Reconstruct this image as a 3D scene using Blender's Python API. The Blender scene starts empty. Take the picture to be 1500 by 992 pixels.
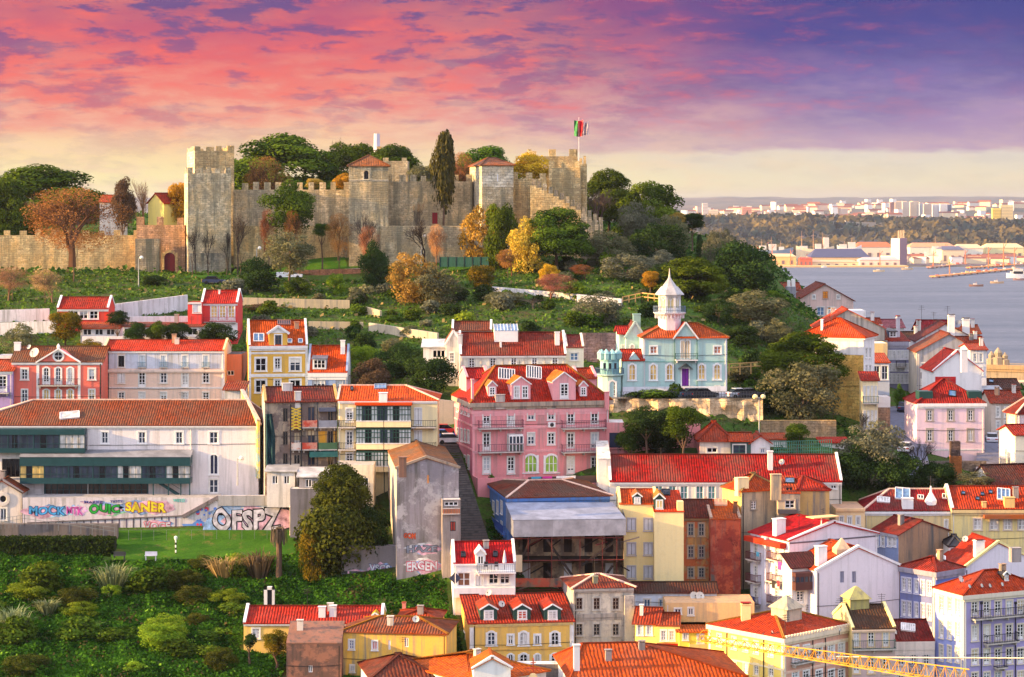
import bpy, math, random
import numpy as np
from mathutils import Vector, Matrix
RN = random.Random(11)
EXPO = 1.82
F, EYE = 3300.0, 110.0            # focal length in photo pixels, eye height above the river (m)
sc = bpy.context.scene
col = sc.collection
# ---------------------------------------------------------------- camera
cd = bpy.data.cameras.new("camera"); cam = bpy.data.objects.new("camera", cd); col.objects.link(cam)
cam.location = (0, 0, EYE); cam.rotation_euler = (math.pi/2, 0, 0)
cd.sensor_width = 36; cd.lens = 36*F/1500; cd.shift_y = -(496-300)/1500
cd.clip_start = 1; cd.clip_end = 60000
sc.camera = cam
# ---------------------------------------------------------------- light
SUN_EL, SUN_AZ = math.radians(13), math.radians(8)      # azimuth: degrees behind straight left
sd = Vector((-math.cos(SUN_EL)*math.cos(SUN_AZ), -math.cos(SUN_EL)*math.sin(SUN_AZ), math.sin(SUN_EL)))
sl = bpy.data.lights.new("sun", 'SUN'); sl.energy = 3.8; sl.angle = math.radians(0.6); sl.color = (1.0, 0.62, 0.24)
so = bpy.data.objects.new("sun", sl); col.objects.link(so); so.rotation_euler = sd.to_track_quat('Z', 'Y').to_euler()
so.location = (-200, 100, 300)
sc.view_settings.view_transform = 'Standard'; sc.view_settings.look = 'None'
sc.view_settings.exposure = EXPO; sc.view_settings.gamma = 1; sc.view_settings.use_curve_mapping = False
sc.cycles.max_bounces = 5; sc.cycles.diffuse_bounces = 2; sc.cycles.glossy_bounces = 2
sc.cycles.transmission_bounces = 2; sc.cycles.transparent_max_bounces = 4; sc.cycles.volume_bounces = 0
sc.cycles.use_denoising = True; sc.cycles.sample_clamp_indirect = 4; sc.cycles.caustics_reflective = False; sc.cycles.caustics_refractive = False

def lin(c):
    """sRGB 0-255 -> linear"""
    return tuple(((v/255)/12.92 if v/255 <= .04045 else ((v/255+.055)/1.055)**2.4) for v in c)

class NT:
    """tiny node-tree writer"""
    def __init__(s, t): s.t = t; s.l = t.links
    def n(s, ty, **k):
        x = s.t.nodes.new('ShaderNode'+ty)
        for a, v in k.items():
            if a == 'i':
                for kk, vv in v.items(): s.put(x.inputs[kk], vv)
            else: setattr(x, a, v)
        return x
    def put(s, inp, v):
        if hasattr(v, 'is_output') or isinstance(v, bpy.types.NodeSocket): s.l.new(v, inp)
        elif isinstance(v, bpy.types.Node): s.l.new(v.outputs[0], inp)
        else: inp.default_value = v
    def m(s, op, a, b=None, c=None, clamp=False):
        x = s.t.nodes.new('ShaderNodeMath'); x.operation = op; x.use_clamp = clamp
        for i, v in enumerate((a, b, c)):
            if v is not None: s.put(x.inputs[i], v)
        return x.outputs[0]
    def mix(s, f, a, b, bt='MIX'):
        x = s.t.nodes.new('ShaderNodeMix'); x.data_type = 'RGBA'; x.blend_type = bt
        def c4(v): return (*v, 1) if isinstance(v, tuple) and len(v) == 3 else v
        s.put(x.inputs[0], f); s.put(x.inputs[6], c4(a)); s.put(x.inputs[7], c4(b)); return x.outputs[2]
    def ramp(s, f, stops, interp='LINEAR'):
        x = s.t.nodes.new('ShaderNodeValToRGB'); e = x.color_ramp.elements; x.color_ramp.interpolation = interp
        while len(e) > 1: e.remove(e[-1])
        for i, (p, c) in enumerate(stops):
            q = e[0] if i == 0 else e.new(p)
            q.position = p
            q.color = (c, c, c, 1) if isinstance(c, (int, float)) else (*c, 1)
        s.put(x.inputs[0], f); return x.outputs[0]
    def noise(s, vec, sc_, det=4, rough=.55, out=0):
        x = s.n('TexNoise', i={'Scale': sc_, 'Detail': det, 'Roughness': rough})
        if vec is not None: s.put(x.inputs['Vector'], vec)
        return x.outputs[out]
    def xyz(s, x=0., y=0., z=0.):
        c = s.n('CombineXYZ'); s.put(c.inputs[0], x); s.put(c.inputs[1], y); s.put(c.inputs[2], z); return c.outputs[0]
    def mapv(s, v, scale):
        x = s.n('VectorMath', operation='MULTIPLY'); s.put(x.inputs[0], v); x.inputs[1].default_value = scale; return x.outputs[0]

# ---------------------------------------------------------------- sky
w = bpy.data.worlds.new("World"); sc.world = w; w.use_nodes = True
T = NT(w.node_tree); w.node_tree.nodes.clear()
tc = T.n('TexCoord'); sep = T.n('SeparateXYZ', i={0: tc.outputs['Generated']})
sx, sy, sz = sep.outputs
az = T.m('ARCTAN2', sx, sy)
uv = T.xyz(az, sz, 0.)
n5 = T.noise(T.mapv(uv, (7, 22, 1)), 1., 5, .5)
wp = T.n('VectorMath', operation='ADD', i={0: uv, 1: T.mapv(T.noise(T.mapv(uv, (20, 60, 1)), 1., 3, .5, 1), (.02, .006, 0))}).outputs[0]
n1 = T.noise(T.mapv(uv, (12, 42, 1)), 1.0, 6, .6)
n2 = T.noise(T.mapv(wp, (30, 120, 1)), 1.0, 8, .66)
n3 = T.noise(T.mapv(wp, (32, 118, 3)), 1.2, 9, .64)
nl = T.noise(T.mapv(uv, (9, 26, 5)), 1., 3, .5)
elv = T.m('MULTIPLY', sz, 1/.095)
eln = T.m('ADD', elv, T.m('MULTIPLY', T.m('SUBTRACT', n1, .5), T.m('MINIMUM', T.m('MULTIPLY', elv, .7), .34)))
left = T.ramp(eln, [(0, lin((255, 234, 160))), (.14, lin((255, 234, 168))), (.27, lin((252, 212, 162))), (.38, lin((244, 172, 148))), (.5, lin((243, 140, 126))), (.64, lin((238, 110, 110))), (.8, lin((212, 98, 118))), (1, lin((160, 84, 130)))])
right = T.ramp(eln, [(0, lin((240, 212, 172))), (.10, lin((243, 226, 188))), (.235, lin((228, 216, 200))), (.262, lin((196, 166, 186))), (.42, lin((172, 144, 184))), (.58, lin((124, 110, 170))), (.78, lin((84, 80, 150))), (1, lin((62, 66, 142)))])
fx = T.n('MapRange', interpolation_type='SMOOTHSTEP', i={0: T.m('ADD', az, T.m('MULTIPLY', T.m('SUBTRACT', n1, .5), .16)), 1: -.10, 2: .17, 3: 0., 4: 1.})
aab = T.m('ABSOLUTE', az)
c = T.mix(fx.outputs[0], left, right)
c = T.mix(T.m('MULTIPLY', T.ramp(n5, [(.42, 0), (.62, .75)]), T.n('MapRange', i={0: elv, 1: .3, 2: .6, 3: 0., 4: 1.}).outputs[0]), c, T.mix(fx.outputs[0], lin((240, 140, 124)), lin((70, 78, 142))))
# glowing streaks
up = T.n('MapRange', i={0: elv, 1: .22, 2: .5, 3: 0., 4: 1.}).outputs[0]
gl = T.n('MapRange', interpolation_type='SMOOTHSTEP', i={0: n2, 1: .48, 2: .7, 3: 0., 4: .65}).outputs[0]
glx = T.n('MapRange', i={0: az, 1: .02, 2: .2, 3: 1., 4: .12}).outputs[0]
c = T.mix(T.m('MULTIPLY', T.m('MULTIPLY', gl, up), glx), c, lin((252, 112, 104)))
# mauve cloud bellies
dk = T.n('MapRange', interpolation_type='SMOOTHSTEP', i={0: T.m('ADD', n3, T.m('MULTIPLY', T.m('SUBTRACT', nl, .5), .55)), 1: .47, 2: .6, 3: 0., 4: .85}).outputs[0]
dke = T.n('MapRange', i={0: elv, 1: .3, 2: .9, 3: .22, 4: 1.}).outputs[0]
lf = T.n('MapRange', interpolation_type='SMOOTHSTEP', i={0: az, 1: -.02, 2: .14, 3: 1., 4: .3}).outputs[0]
c = T.mix(T.m('MULTIPLY', T.m('MULTIPLY', dk, dke), lf), c, lin((96, 80, 142)))
# paler breaks low down
pl = T.n('MapRange', interpolation_type='SMOOTHSTEP', i={0: n2, 1: .36, 2: .54, 3: .6, 4: 0.}).outputs[0]
c = T.mix(T.m('MULTIPLY', T.m('MULTIPLY', pl, lf), T.n('MapRange', i={0: elv, 1: .1, 2: .8, 3: 1., 4: 0.}).outputs[0]), c, lin((255, 214, 176)))
sky = T.n('TexSky', sky_type='NISHITA', sun_disc=False, sun_elevation=SUN_EL, sun_rotation=math.atan2(sd.x, sd.y), altitude=100, air_density=1.0, dust_density=1.6)
nis = T.mix(1.0, sky.outputs[0], (.15, .15, .15), 'MULTIPLY')
c = T.mix(T.n('MapRange', i={0: aab, 1: .4, 2: 1.2, 3: 0., 4: 1.}).outputs[0], c, lin((192, 186, 196)))
hi = T.n('MapRange', interpolation_type='SMOOTHSTEP', i={0: sz, 1: .10, 2: .30, 3: 0., 4: 1.}).outputs[0]
k_ = 2**-EXPO
cn = T.noise(T.mapv(tc.outputs['Generated'], (2.2, 2.2, 5)), 1.0, 6, .6)
upc = T.mix(T.ramp(cn, [(.35, .25), (.65, .75)]), nis, (.67, .61, .68))      # unseen pale cloud layer, added to brighten and tint the shade
lowc = T.mix(hi, T.mix(1.0, c, (k_, k_, k_), 'MULTIPLY'), upc)
bg = T.n('Background', i={0: lowc, 1: 1.0}); wo = T.n('OutputWorld', i={0: bg.outputs[0]})

# ---------------------------------------------------------------- pixel -> world
def at(px, py, D): return Vector(((px-750)/F*D, D, EYE-(py-300)/F*D))
def zat(py, D): return EYE-(py-300)/F*D

# ---------------------------------------------------------------- materials
MATS = {}
def newmat(name):
    m = bpy.data.materials.new(name); m.use_nodes = True; m.node_tree.nodes.clear()
    t = NT(m.node_tree); o = t.n('OutputMaterial')
    return m, t, o
def bsdf(t, o, **i):
    b = t.n('BsdfPrincipled', i={k.replace('_', ' '): v for k, v in i.items()}); t.l.new(b.outputs[0], o.inputs[0]); return b
def c4(c): return (*c, 1)
def objvec(t):
    tc = t.n('TexCoord'); oi = t.n('ObjectInfo')
    a = t.n('VectorMath', operation='ADD', i={0: tc.outputs['Object']})
    r = t.m('MULTIPLY', oi.outputs['Random'], 97.); t.put(a.inputs[1], t.xyz(r, r, r)); return a.outputs[0]
def plaster(rgb, dirt=.35, rough=.85, patch=None, pamt=0.5):
    k = ('pl', rgb, dirt, patch, pamt)
    if k in MATS: return MATS[k]
    m, t, o = newmat("plaster"); v = objvec(t); c0 = lin(rgb); g_ = sum(c0)/3; c0 = tuple(min(.9, max(.01, g_+(x-g_)*1.05)) for x in c0)
    n = t.noise(v, .35, 6, .6); st = t.noise(t.mapv(v, (1.4, 1.4, .09)), 1.0, 5, .65); fine = t.noise(v, 5, 3)
    c = t.mix(t.ramp(n, [(.3, 0), (.7, 1)]), tuple(x*(1-.22*dirt) for x in c0), tuple(min(1, x*(1+.1*dirt)) for x in c0))
    gr = sum(c0)/3*.45
    c = t.mix(t.m('MULTIPLY', t.ramp(st, [(.48, 0), (.68, 1)]), min(1., dirt*1.35+.06)), c, (gr*1.05, gr, gr*.92))
    c = t.mix(t.m('MULTIPLY', t.ramp(t.noise(v, .7, 8, .72), [(.54, 0), (.6, 1)]), .1+.35*dirt), c, tuple(min(1, x*.62+.03) for x in c0))
    if patch:
        pn = t.noise(v, .5, 8, .7); c = t.mix(t.m('MULTIPLY', t.ramp(pn, [(.52-.1*pamt, 0), (.6-.1*pamt, 1)]), .9), c, lin(patch))
        pn2 = t.noise(v, .9, 8, .7, ); c = t.mix(t.m('MULTIPLY', t.ramp(pn2, [(.58, 0), (.66, 1)]), .8), c, tuple(x*.35 for x in lin(patch)))
    c = t.mix(.12, c, fine, 'OVERLAY')
    b = t.n('Bump', i={'Strength': .35, 'Distance': .05, 'Height': t.noise(v, 2.5, 6, .6)})
    bsdf(t, o, Base_Color=c, Roughness=rough, Normal=b.outputs[0], Specular_IOR_Level=.2)
    MATS[k] = m; return m
def paint(rgb, rough=.55, metal=0., var=.12):
    k = ('pt', rgb, rough, metal)
    if k in MATS: return MATS[k]
    m, t, o = newmat("paint"); v = objvec(t); c0 = lin(rgb); n = t.noise(v, 1.1, 5, .6)
    c = t.mix(t.ramp(n, [(.3, 0), (.7, 1)]), tuple(x*(1-var*1.5) for x in c0), tuple(min(1, x*(1+var)) for x in c0))
    bsdf(t, o, Base_Color=c, Roughness=rough, Metallic=metal, Specular_IOR_Level=.35); MATS[k] = m; return m
def tiles(rgb, age=.3, per=.34):
    k = ('ti', rgb, age, per)
    if k in MATS: return MATS[k]
    m, t, o = newmat("clay_tiles");  tc = t.n('TexCoord'); s = t.n('SeparateXYZ', i={0: tc.outputs['UV']})
    u = t.m('DIVIDE', s.outputs[0], per); vv = t.m('DIVIDE', s.outputs[1], .4)
    wob = t.m('MULTIPLY', t.noise(tc.outputs['UV'], .9, 4), .9)
    u = t.m('ADD', u, wob)
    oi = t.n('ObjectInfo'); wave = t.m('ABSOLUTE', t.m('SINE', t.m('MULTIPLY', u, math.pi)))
    row = t.m('FRACT', vv)
    wn = t.n('TexWhiteNoise', noise_dimensions='2D', i={0: t.xyz(t.m('FLOOR', u), t.m('FLOOR', vv))})
    ov = objvec(t); pn = t.noise(ov, .22, 7, .65); pn2 = t.noise(ov, 1.3, 5, .6)
    c0 = tuple(x*f for x, f in zip(lin(rgb), (.66, .6, .56)))
    c = t.mix(wn.outputs[0], tuple(x*(.6-.2*age) for x in c0), tuple(min(1, x*1.16) for x in c0))
    old = (c0[0]*.36+.02, c0[0]*.2+.018, c0[0]*.13+.014)
    c = t.mix(t.m('MULTIPLY', t.ramp(pn, [(.57-.3*age, 0), (.69-.1*age, 1)]), min(1., age*1.15)), c, old)
    c = t.mix(t.m('MULTIPLY', t.ramp(pn2, [(.55, 0), (.7, 1)]), .28*age+.1), c, tuple(x*.45 for x in c0))
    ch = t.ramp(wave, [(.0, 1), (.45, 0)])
    c = t.mix(t.m('MULTIPLY', ch, .5), c, tuple(x*.42 for x in c0))       # shade of the channels between cover tiles, painted into the colour
    c = t.n('HueSaturation', i={'Hue': t.m('ADD', .494, t.m('MULTIPLY', oi.outputs['Random'], .022)), 'Saturation': t.m('SUBTRACT', 1.12, t.m('MULTIPLY', pn, .2)), 'Value': t.m('ADD', .84, t.m('MULTIPLY', oi.outputs['Random'], .26)), 'Color': c}).outputs[0]
    c = t.mix(t.m('MULTIPLY', t.ramp(t.noise(ov, 2.6, 6, .75), [(.56, 0), (.66, 1)]), .25+.5*age), c, (c0[0]*.22, c0[0]*.17, c0[0]*.12))
    h = t.m('ADD', wave, t.m('MULTIPLY', row, .35))
    b = t.n('Bump', i={'Strength': .9, 'Distance': .16, 'Height': h})
    bsdf(t, o, Base_Color=c, Roughness=.8, Normal=b.outputs[0], Specular_IOR_Level=.2); MATS[k] = m; return m
def stone(rgb, bw=.9, bh=.45, dark=.4, warm=None, seed=0):
    k = ('st', rgb, bw, bh, dark)
    if k in MATS: return MATS[k]
    m, t, o = newmat("stone"); v = objvec(t); s = t.n('SeparateXYZ', i={0: v})
    wv = t.noise(v, .8, 3); 
    p = t.xyz(t.m('ADD', t.m('ADD', s.outputs[0], s.outputs[1]), t.m('MULTIPLY', wv, .8)), t.m('ADD', s.outputs[2], t.m('MULTIPLY', wv, .6)))
    c0 = lin(rgb)
    br = t.n('TexBrick', i={'Vector': p, 'Color1': c4(tuple(x*.5 for x in c0)), 'Color2': c4(tuple(min(1, x*1.35) for x in c0)), 'Mortar': c4(tuple(x*.4 for x in c0)), 'Scale': 1.0, 'Mortar Size': .035, 'Mortar Smooth': .6, 'Brick Width': bw, 'Row Height': bh, 'Bias': 0.})
    big = t.noise(v, .16, 7, .65); mid = t.noise(v, 1.6, 6, .7)
    st = t.noise(t.mapv(v, (.8, .8, .07)), 1.0, 5, .65)
    c = t.mix(t.ramp(mid, [(.35, .0), (.62, .6)]), br.outputs[0], tuple(min(1, x*1.1) for x in c0))
    c = t.mix(t.m('MULTIPLY', t.ramp(t.noise(v, .3, 6, .7), [(.42, 0), (.6, 1)]), .55), c, (min(1, c0[0]*1.15), c0[1]*.95, c0[2]*.62))
    c = t.mix(t.m('MULTIPLY', t.ramp(big, [(.44, 0), (.58, 1)]), dark), c, (c0[0]*.34, c0[1]*.35, c0[2]*.4))
    c = t.mix(t.m('MULTIPLY', t.ramp(st, [(.46, 0), (.6, 1)]), min(1, dark*1.3)), c, (c0[0]*.26, c0[1]*.31, c0[2]*.34))
    c = t.mix(t.m('MULTIPLY', t.ramp(t.noise(v, 3.3, 5, .7), [(.52, 0), (.62, 1)]), .6), c, (c0[0]*.25, c0[1]*.26, c0[2]*.24))
    hgt = t.m('ADD', t.m('MULTIPLY', br.outputs[1], -.7), mid)
    b = t.n('Bump', i={'Strength': .8, 'Distance': .22, 'Height': hgt})
    bsdf(t, o, Base_Color=c, Roughness=.9, Normal=b.outputs[0], Specular_IOR_Level=.1); MATS[k] = m; return m
def glass(rgb, rough=.12, emit=0):
    k = ('gl', rgb, emit)
    if k in MATS: return MATS[k]
    m, t, o = newmat("window_glass"); v = objvec(t); c0 = lin(rgb); n = t.noise(t.mapv(v, (1.5, 1.5, .5)), 1., 3)
    c = t.mix(t.ramp(n, [(.35, 0), (.65, 1)]), tuple(x*.55 for x in c0), tuple(min(1, x*1.3) for x in c0))
    kw = dict(Emission_Color=c4(c0), Emission_Strength=emit) if emit else {}
    bsdf(t, o, Base_Color=c, Roughness=rough, Specular_IOR_Level=.4, **kw); MATS[k] = m; return m
def metal(rgb, rough=.5, rib=0.):
    k = ('me', rgb, rough, rib)
    if k in MATS: return MATS[k]
    m, t, o = newmat("sheet_metal"); v = objvec(t); c0 = lin(rgb); n = t.noise(t.mapv(v, (.6, .6, .6)), 1., 7, .65)
    c = t.mix(t.ramp(n, [(.35, 0), (.7, 1)]), tuple(x*.6 for x in c0), tuple(min(1, x*1.2) for x in c0))
    kw = {}
    if rib:
        s = t.n('SeparateXYZ', i={0: v}); h = t.m('FRACT', t.m('DIVIDE', t.m('ADD', s.outputs[0], s.outputs[1]), rib))
        wn = t.n('TexWhiteNoise', noise_dimensions='1D'); t.put(wn.inputs['W'], t.m('FLOOR', t.m('DIVIDE', t.m('ADD', s.outputs[0], s.outputs[1]), rib*3)))
        c = t.mix(t.m('MULTIPLY', wn.outputs[0], .55), c, tuple(x*.5 for x in c0))
        kw['Normal'] = t.n('Bump', i={'Strength': .6, 'Distance': .06, 'Height': h}).outputs[0]
    bsdf(t, o, Base_Color=c, Roughness=rough, Metallic=.25, **kw); MATS[k] = m; return m
def leaf(rgb, rgb2, trans=.25):
    k = ('lf', rgb, rgb2)
    if k in MATS: return MATS[k]
    m, t, o = newmat("foliage"); a = t.n('Attribute', attribute_name='tint'); oi = t.n('ObjectInfo')
    c = t.mix(a.outputs['Fac'], lin(rgb), lin(rgb2))
    hs = t.n('HueSaturation', i={'Hue': t.m('ADD', .485, t.m('MULTIPLY', oi.outputs['Random'], .03)), 'Saturation': 1., 'Value': t.m('ADD', .8, t.m('MULTIPLY', oi.outputs['Random'], .4)), 'Color': c})
    d = t.n('BsdfDiffuse', i={0: hs.outputs[0]}); tr = t.n('BsdfTranslucent', i={0: hs.outputs[0]})
    mx = t.n('MixShader', i={0: trans, 1: d.outputs[0], 2: tr.outputs[0]}); t.l.new(mx.outputs[0], o.inputs[0])
    MATS[k] = m; return m

# ---------------------------------------------------------------- mesh builder
class MB:
    def __init__(s): s.v = []; s.f = []; s.m = []; s.uv = {}; s.mats = []
    def mi(s, mat):
        if mat not in s.mats: s.mats.append(mat)
        return s.mats.index(mat)
    def face(s, pts, mat, uv=None):
        i = len(s.v); s.v += [tuple(p) for p in pts]; s.f.append(tuple(range(i, i+len(pts)))); s.m.append(s.mi(mat))
        if uv: s.uv[len(s.f)-1] = uv
    def box(s, x0, x1, y0, y1, z0, z1, mat):
        p = [(x0, y0, z0), (x1, y0, z0), (x1, y1, z0), (x0, y1, z0), (x0, y0, z1), (x1, y0, z1), (x1, y1, z1), (x0, y1, z1)]
        i = len(s.v); s.v += p; k = s.mi(mat)
        for q in ((0, 3, 2, 1), (4, 5, 6, 7), (0, 1, 5, 4), (1, 2, 6, 5), (2, 3, 7, 6), (3, 0, 4, 7)): s.f.append(tuple(i+j for j in q)); s.m.append(k)
    def bar(s, p, q, w_, h, mat, up=Vector((0, 0, 1))):
        p, q = Vector(p), Vector(q); d = q-p
        if d.length < 1e-6: return
        d.normalize(); sd_ = d.cross(up)
        if sd_.length < 1e-4: sd_ = d.cross(Vector((0, 1, 0)))
        sd_.normalize(); u = sd_.cross(d); a = sd_*w_/2; b = u*h/2
        i = len(s.v); k = s.mi(mat)
        for e in (p, q): s.v += [tuple(e-a-b), tuple(e+a-b), tuple(e+a+b), tuple(e-a+b)]
        for f in ((0, 3, 2, 1), (4, 5, 6, 7), (0, 1, 5, 4), (1, 2, 6, 5), (2, 3, 7, 6), (3, 0, 4, 7)): s.f.append(tuple(i+j for j in f)); s.m.append(k)
    def tube(s, pts, rads, mat, n=6, cap=True):
        i0 = len(s.v); k = s.mi(mat); L = len(pts)
        for j, p in enumerate(pts):
            p = Vector(p); d = (Vector(pts[min(j+1, L-1)])-Vector(pts[max(j-1, 0)])).normalized()
            a = d.orthogonal().normalized() if abs(d.z) < .99 else Vector((1, 0, 0)); b = d.cross(a).normalized(); a = b.cross(d)
            for t in range(n):
                g = 2*math.pi*t/n; s.v.append(tuple(p+(a*math.cos(g)+b*math.sin(g))*rads[j]))
        for j in range(L-1):
            for t in range(n):
                s.f.append((i0+j*n+t, i0+j*n+(t+1) % n, i0+(j+1)*n+(t+1) % n, i0+(j+1)*n+t)); s.m.append(k)
        if cap: s.f.append(tuple(i0+(L-1)*n+t for t in range(n))); s.m.append(k)
    def lathe(s, prof, mat, n=16, c=(0, 0, 0), a0=0, ang=2*math.pi):
        i0 = len(s.v); k = s.mi(mat)
        for r, z in prof:
            for t in range(n): g = a0+ang*t/n; s.v.append((c[0]+r*math.cos(g), c[1]+r*math.sin(g), c[2]+z))
        for j in range(len(prof)-1):
            for t in range(n): s.f.append((i0+j*n+t, i0+j*n+(t+1) % n, i0+(j+1)*n+(t+1) % n, i0+(j+1)*n+t)); s.m.append(k)
    def mesh(s, name, smooth=False):
        me = bpy.data.meshes.new(name); me.from_pydata(s.v, [], s.f)
        for m in s.mats: me.materials.append(m)
        me.polygons.foreach_set('material_index', s.m)
        if s.uv:
            l = me.uv_layers.new(name='UVMap')
            for p in me.polygons:
                if p.index in s.uv:
                    for li, q in zip(p.loop_indices, s.uv[p.index]): l.data[li].uv = q
        if smooth: me.polygons.foreach_set('use_smooth', [True]*len(me.polygons))
        me.update(); return me
    def obj(s, name, parent=None, loc=None, rz=0, smooth=False):
        return link(name, s.mesh(name, smooth), parent, loc, rz)
def link(name, me, parent=None, loc=None, rz=0):
    o = bpy.data.objects.new(name, me); col.objects.link(o)
    if parent: o.parent = parent
    if loc is not None: o.location = loc
    if rz: o.rotation_euler = (0, 0, rz)
    return o
def tag(o, label=None, cat=None, group=None, kind=None):
    if label: o['label'] = label
    if cat: o['category'] = cat
    if group: o['group'] = group
    if kind: o['kind'] = kind
    return o
def thing(name, label, cat, loc=(0, 0, 0), rz=0, group=None):
    o = link(name, None, None, loc, rz); return tag(o, label, cat, group)

# ---------------------------------------------------------------- window library
WHITE = paint((236, 234, 232), .5); SURR = paint((226, 222, 215), .8); GREENF = paint((40, 66, 60)); DARKM = paint((38, 36, 40), .5)
STONEW = plaster((216, 208, 196), .35)
G_DARK = glass((16, 19, 26)); G_MID = glass((54, 64, 80)); G_CURT = glass((205, 200, 195), .35); G_WARM = glass((236, 190, 110), .3); G_BLUE = glass((96, 130, 165)); G_LIT = glass((255, 150, 40), .3)
PW = [G_DARK]*8+[G_MID]*3+[G_CURT]*2
BLIND = [paint((226, 222, 212), .8), paint((206, 186, 150), .8), paint((150, 160, 166), .8), paint((190, 196, 200), .8)]
WC = {}
def window_mesh(style, w, h, sm, fm, sd_=.14):
    w = max(.2, round(w, 2)); h = max(.2, round(h, 2)); k = (style, w, h, sm, fm)
    if k in WC: return WC[k]
    b = MB(); a = w/2; g = .09; st = style.split('+')
    flush = 'flat' in st; y0, y1 = (-.06, .0) if flush else (.06, .14)
    if 'bare' not in st:
        sw = sd_; e = .05
        b.box(-a-sw, -a+.004, -e, .05, -.05, h, sm); b.box(a-.004, a+sw, -e, .05, -.05, h, sm)
        if 'arch' in st or 'point' in st: pass
        else: b.box(-a-sw, a+sw, -e-.012, .05, h-.004, h+sw*1.2, sm)
        b.box(-a-sw*1.4, a+sw*1.4, -.14, .06, -.16, -.046, sm)
    if 'arch' in st or 'point' in st:
        N = 10; r = a; zc = h-a if 'arch' in st else h-a*1.35
        def arc(rr, t):
            if 'arch' in st: return (rr*math.cos(t), zc+rr*math.sin(t))
            q = t/math.pi; x = math.cos(t)*rr; z = zc+(rr/r)*a*1.35*(1-abs(1-2*q)**1.5) ; return (x, z)
        for i in range(N):
            t0, t1 = math.pi*i/N, math.pi*(i+1)/N; (xa, za), (xb, zb) = arc(r, t0), arc(r, t1); (xo, zo), (xp, zp) = arc(r+sd_, t0), arc(r+sd_, t1)
            b.face([(xo, -.055, zo), (xp, -.055, zp), (xb, -.055, zb), (xa, -.055, za)][::-1], sm)
            b.face([(xa, -.055, za), (xb, -.055, zb), (xb, .13, zb), (xa, .13, za)], sm)
            b.face([(xp, -.055, zp), (xo, -.055, zo), (xo, .0, zo), (xp, .0, zp)], sm)
            xs = a if t0 < math.pi/2-.01 else -a         # spandrel closes the square opening
            b.face([(xa, .03, za), (xb, .03, zb), (xb, .03, h+.002), (xa, .03, h+.002)], sm)
        b.box(-a-sd_, -a+.004, -.05, .05, -.05, zc, sm) if 'bare' in st else None
    if 'shut' in st:
        for i in (0, 1):
            x0 = -a+i*a+.03; x1 = x0+a-.06
            b.box(x0, x1, y0, y1, .03, h-.03, fm)
            for j in range(int(h/.16)): b.box(x0+.08, x1-.08, y0-.02, y0, .1+j*.16, .17+j*.16, fm) if .17+j*.16 < h-.06 else None
        WC[k] = b.mesh('window'); return WC[k]
    b.box(-a, -a+g, y0, y1, 0, h, fm); b.box(a-g, a, y0, y1, 0, h, fm); b.box(-a+g, a-g, y0, y1, h-g, h, fm); b.box(-a+g, a-g, y0, y1, 0, g, fm)
    nm = 1 if w < 1.7 else max(1, int(round(w/.9)))
    for i in range(1, nm+1):
        x = -a+w*i/(nm+1); b.box(x-g*.65, x+g*.65, y0-.01, y1-.01, g, h-g, fm)
    if 'french' in st: zs = [.30*h, .53*h, .77*h]; b.box(-a+g, a-g, y0+.01, y1+.01, g, .2*h, fm)
    elif 'big' in st: zs = [h*.5]
    elif 'one' in st: zs = []
    else: zs = [h*.36, h*.7]
    for z in zs: b.box(-a+g, a-g, y0+.006, y1-.02, z-.035, z+.035, fm)
    WC[k] = b.mesh('window'); return WC[k]
PC = {}
def pane_mesh(w, h, gm, y):
    k = (round(w, 2), round(h, 2), gm, y)
    if k not in PC:
        b = MB(); b.face([(-w/2, y, 0), (w/2, y, 0), (w/2, y, h), (-w/2, y, h)], gm); PC[k] = b.mesh('pane')
    return PC[k]

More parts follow.
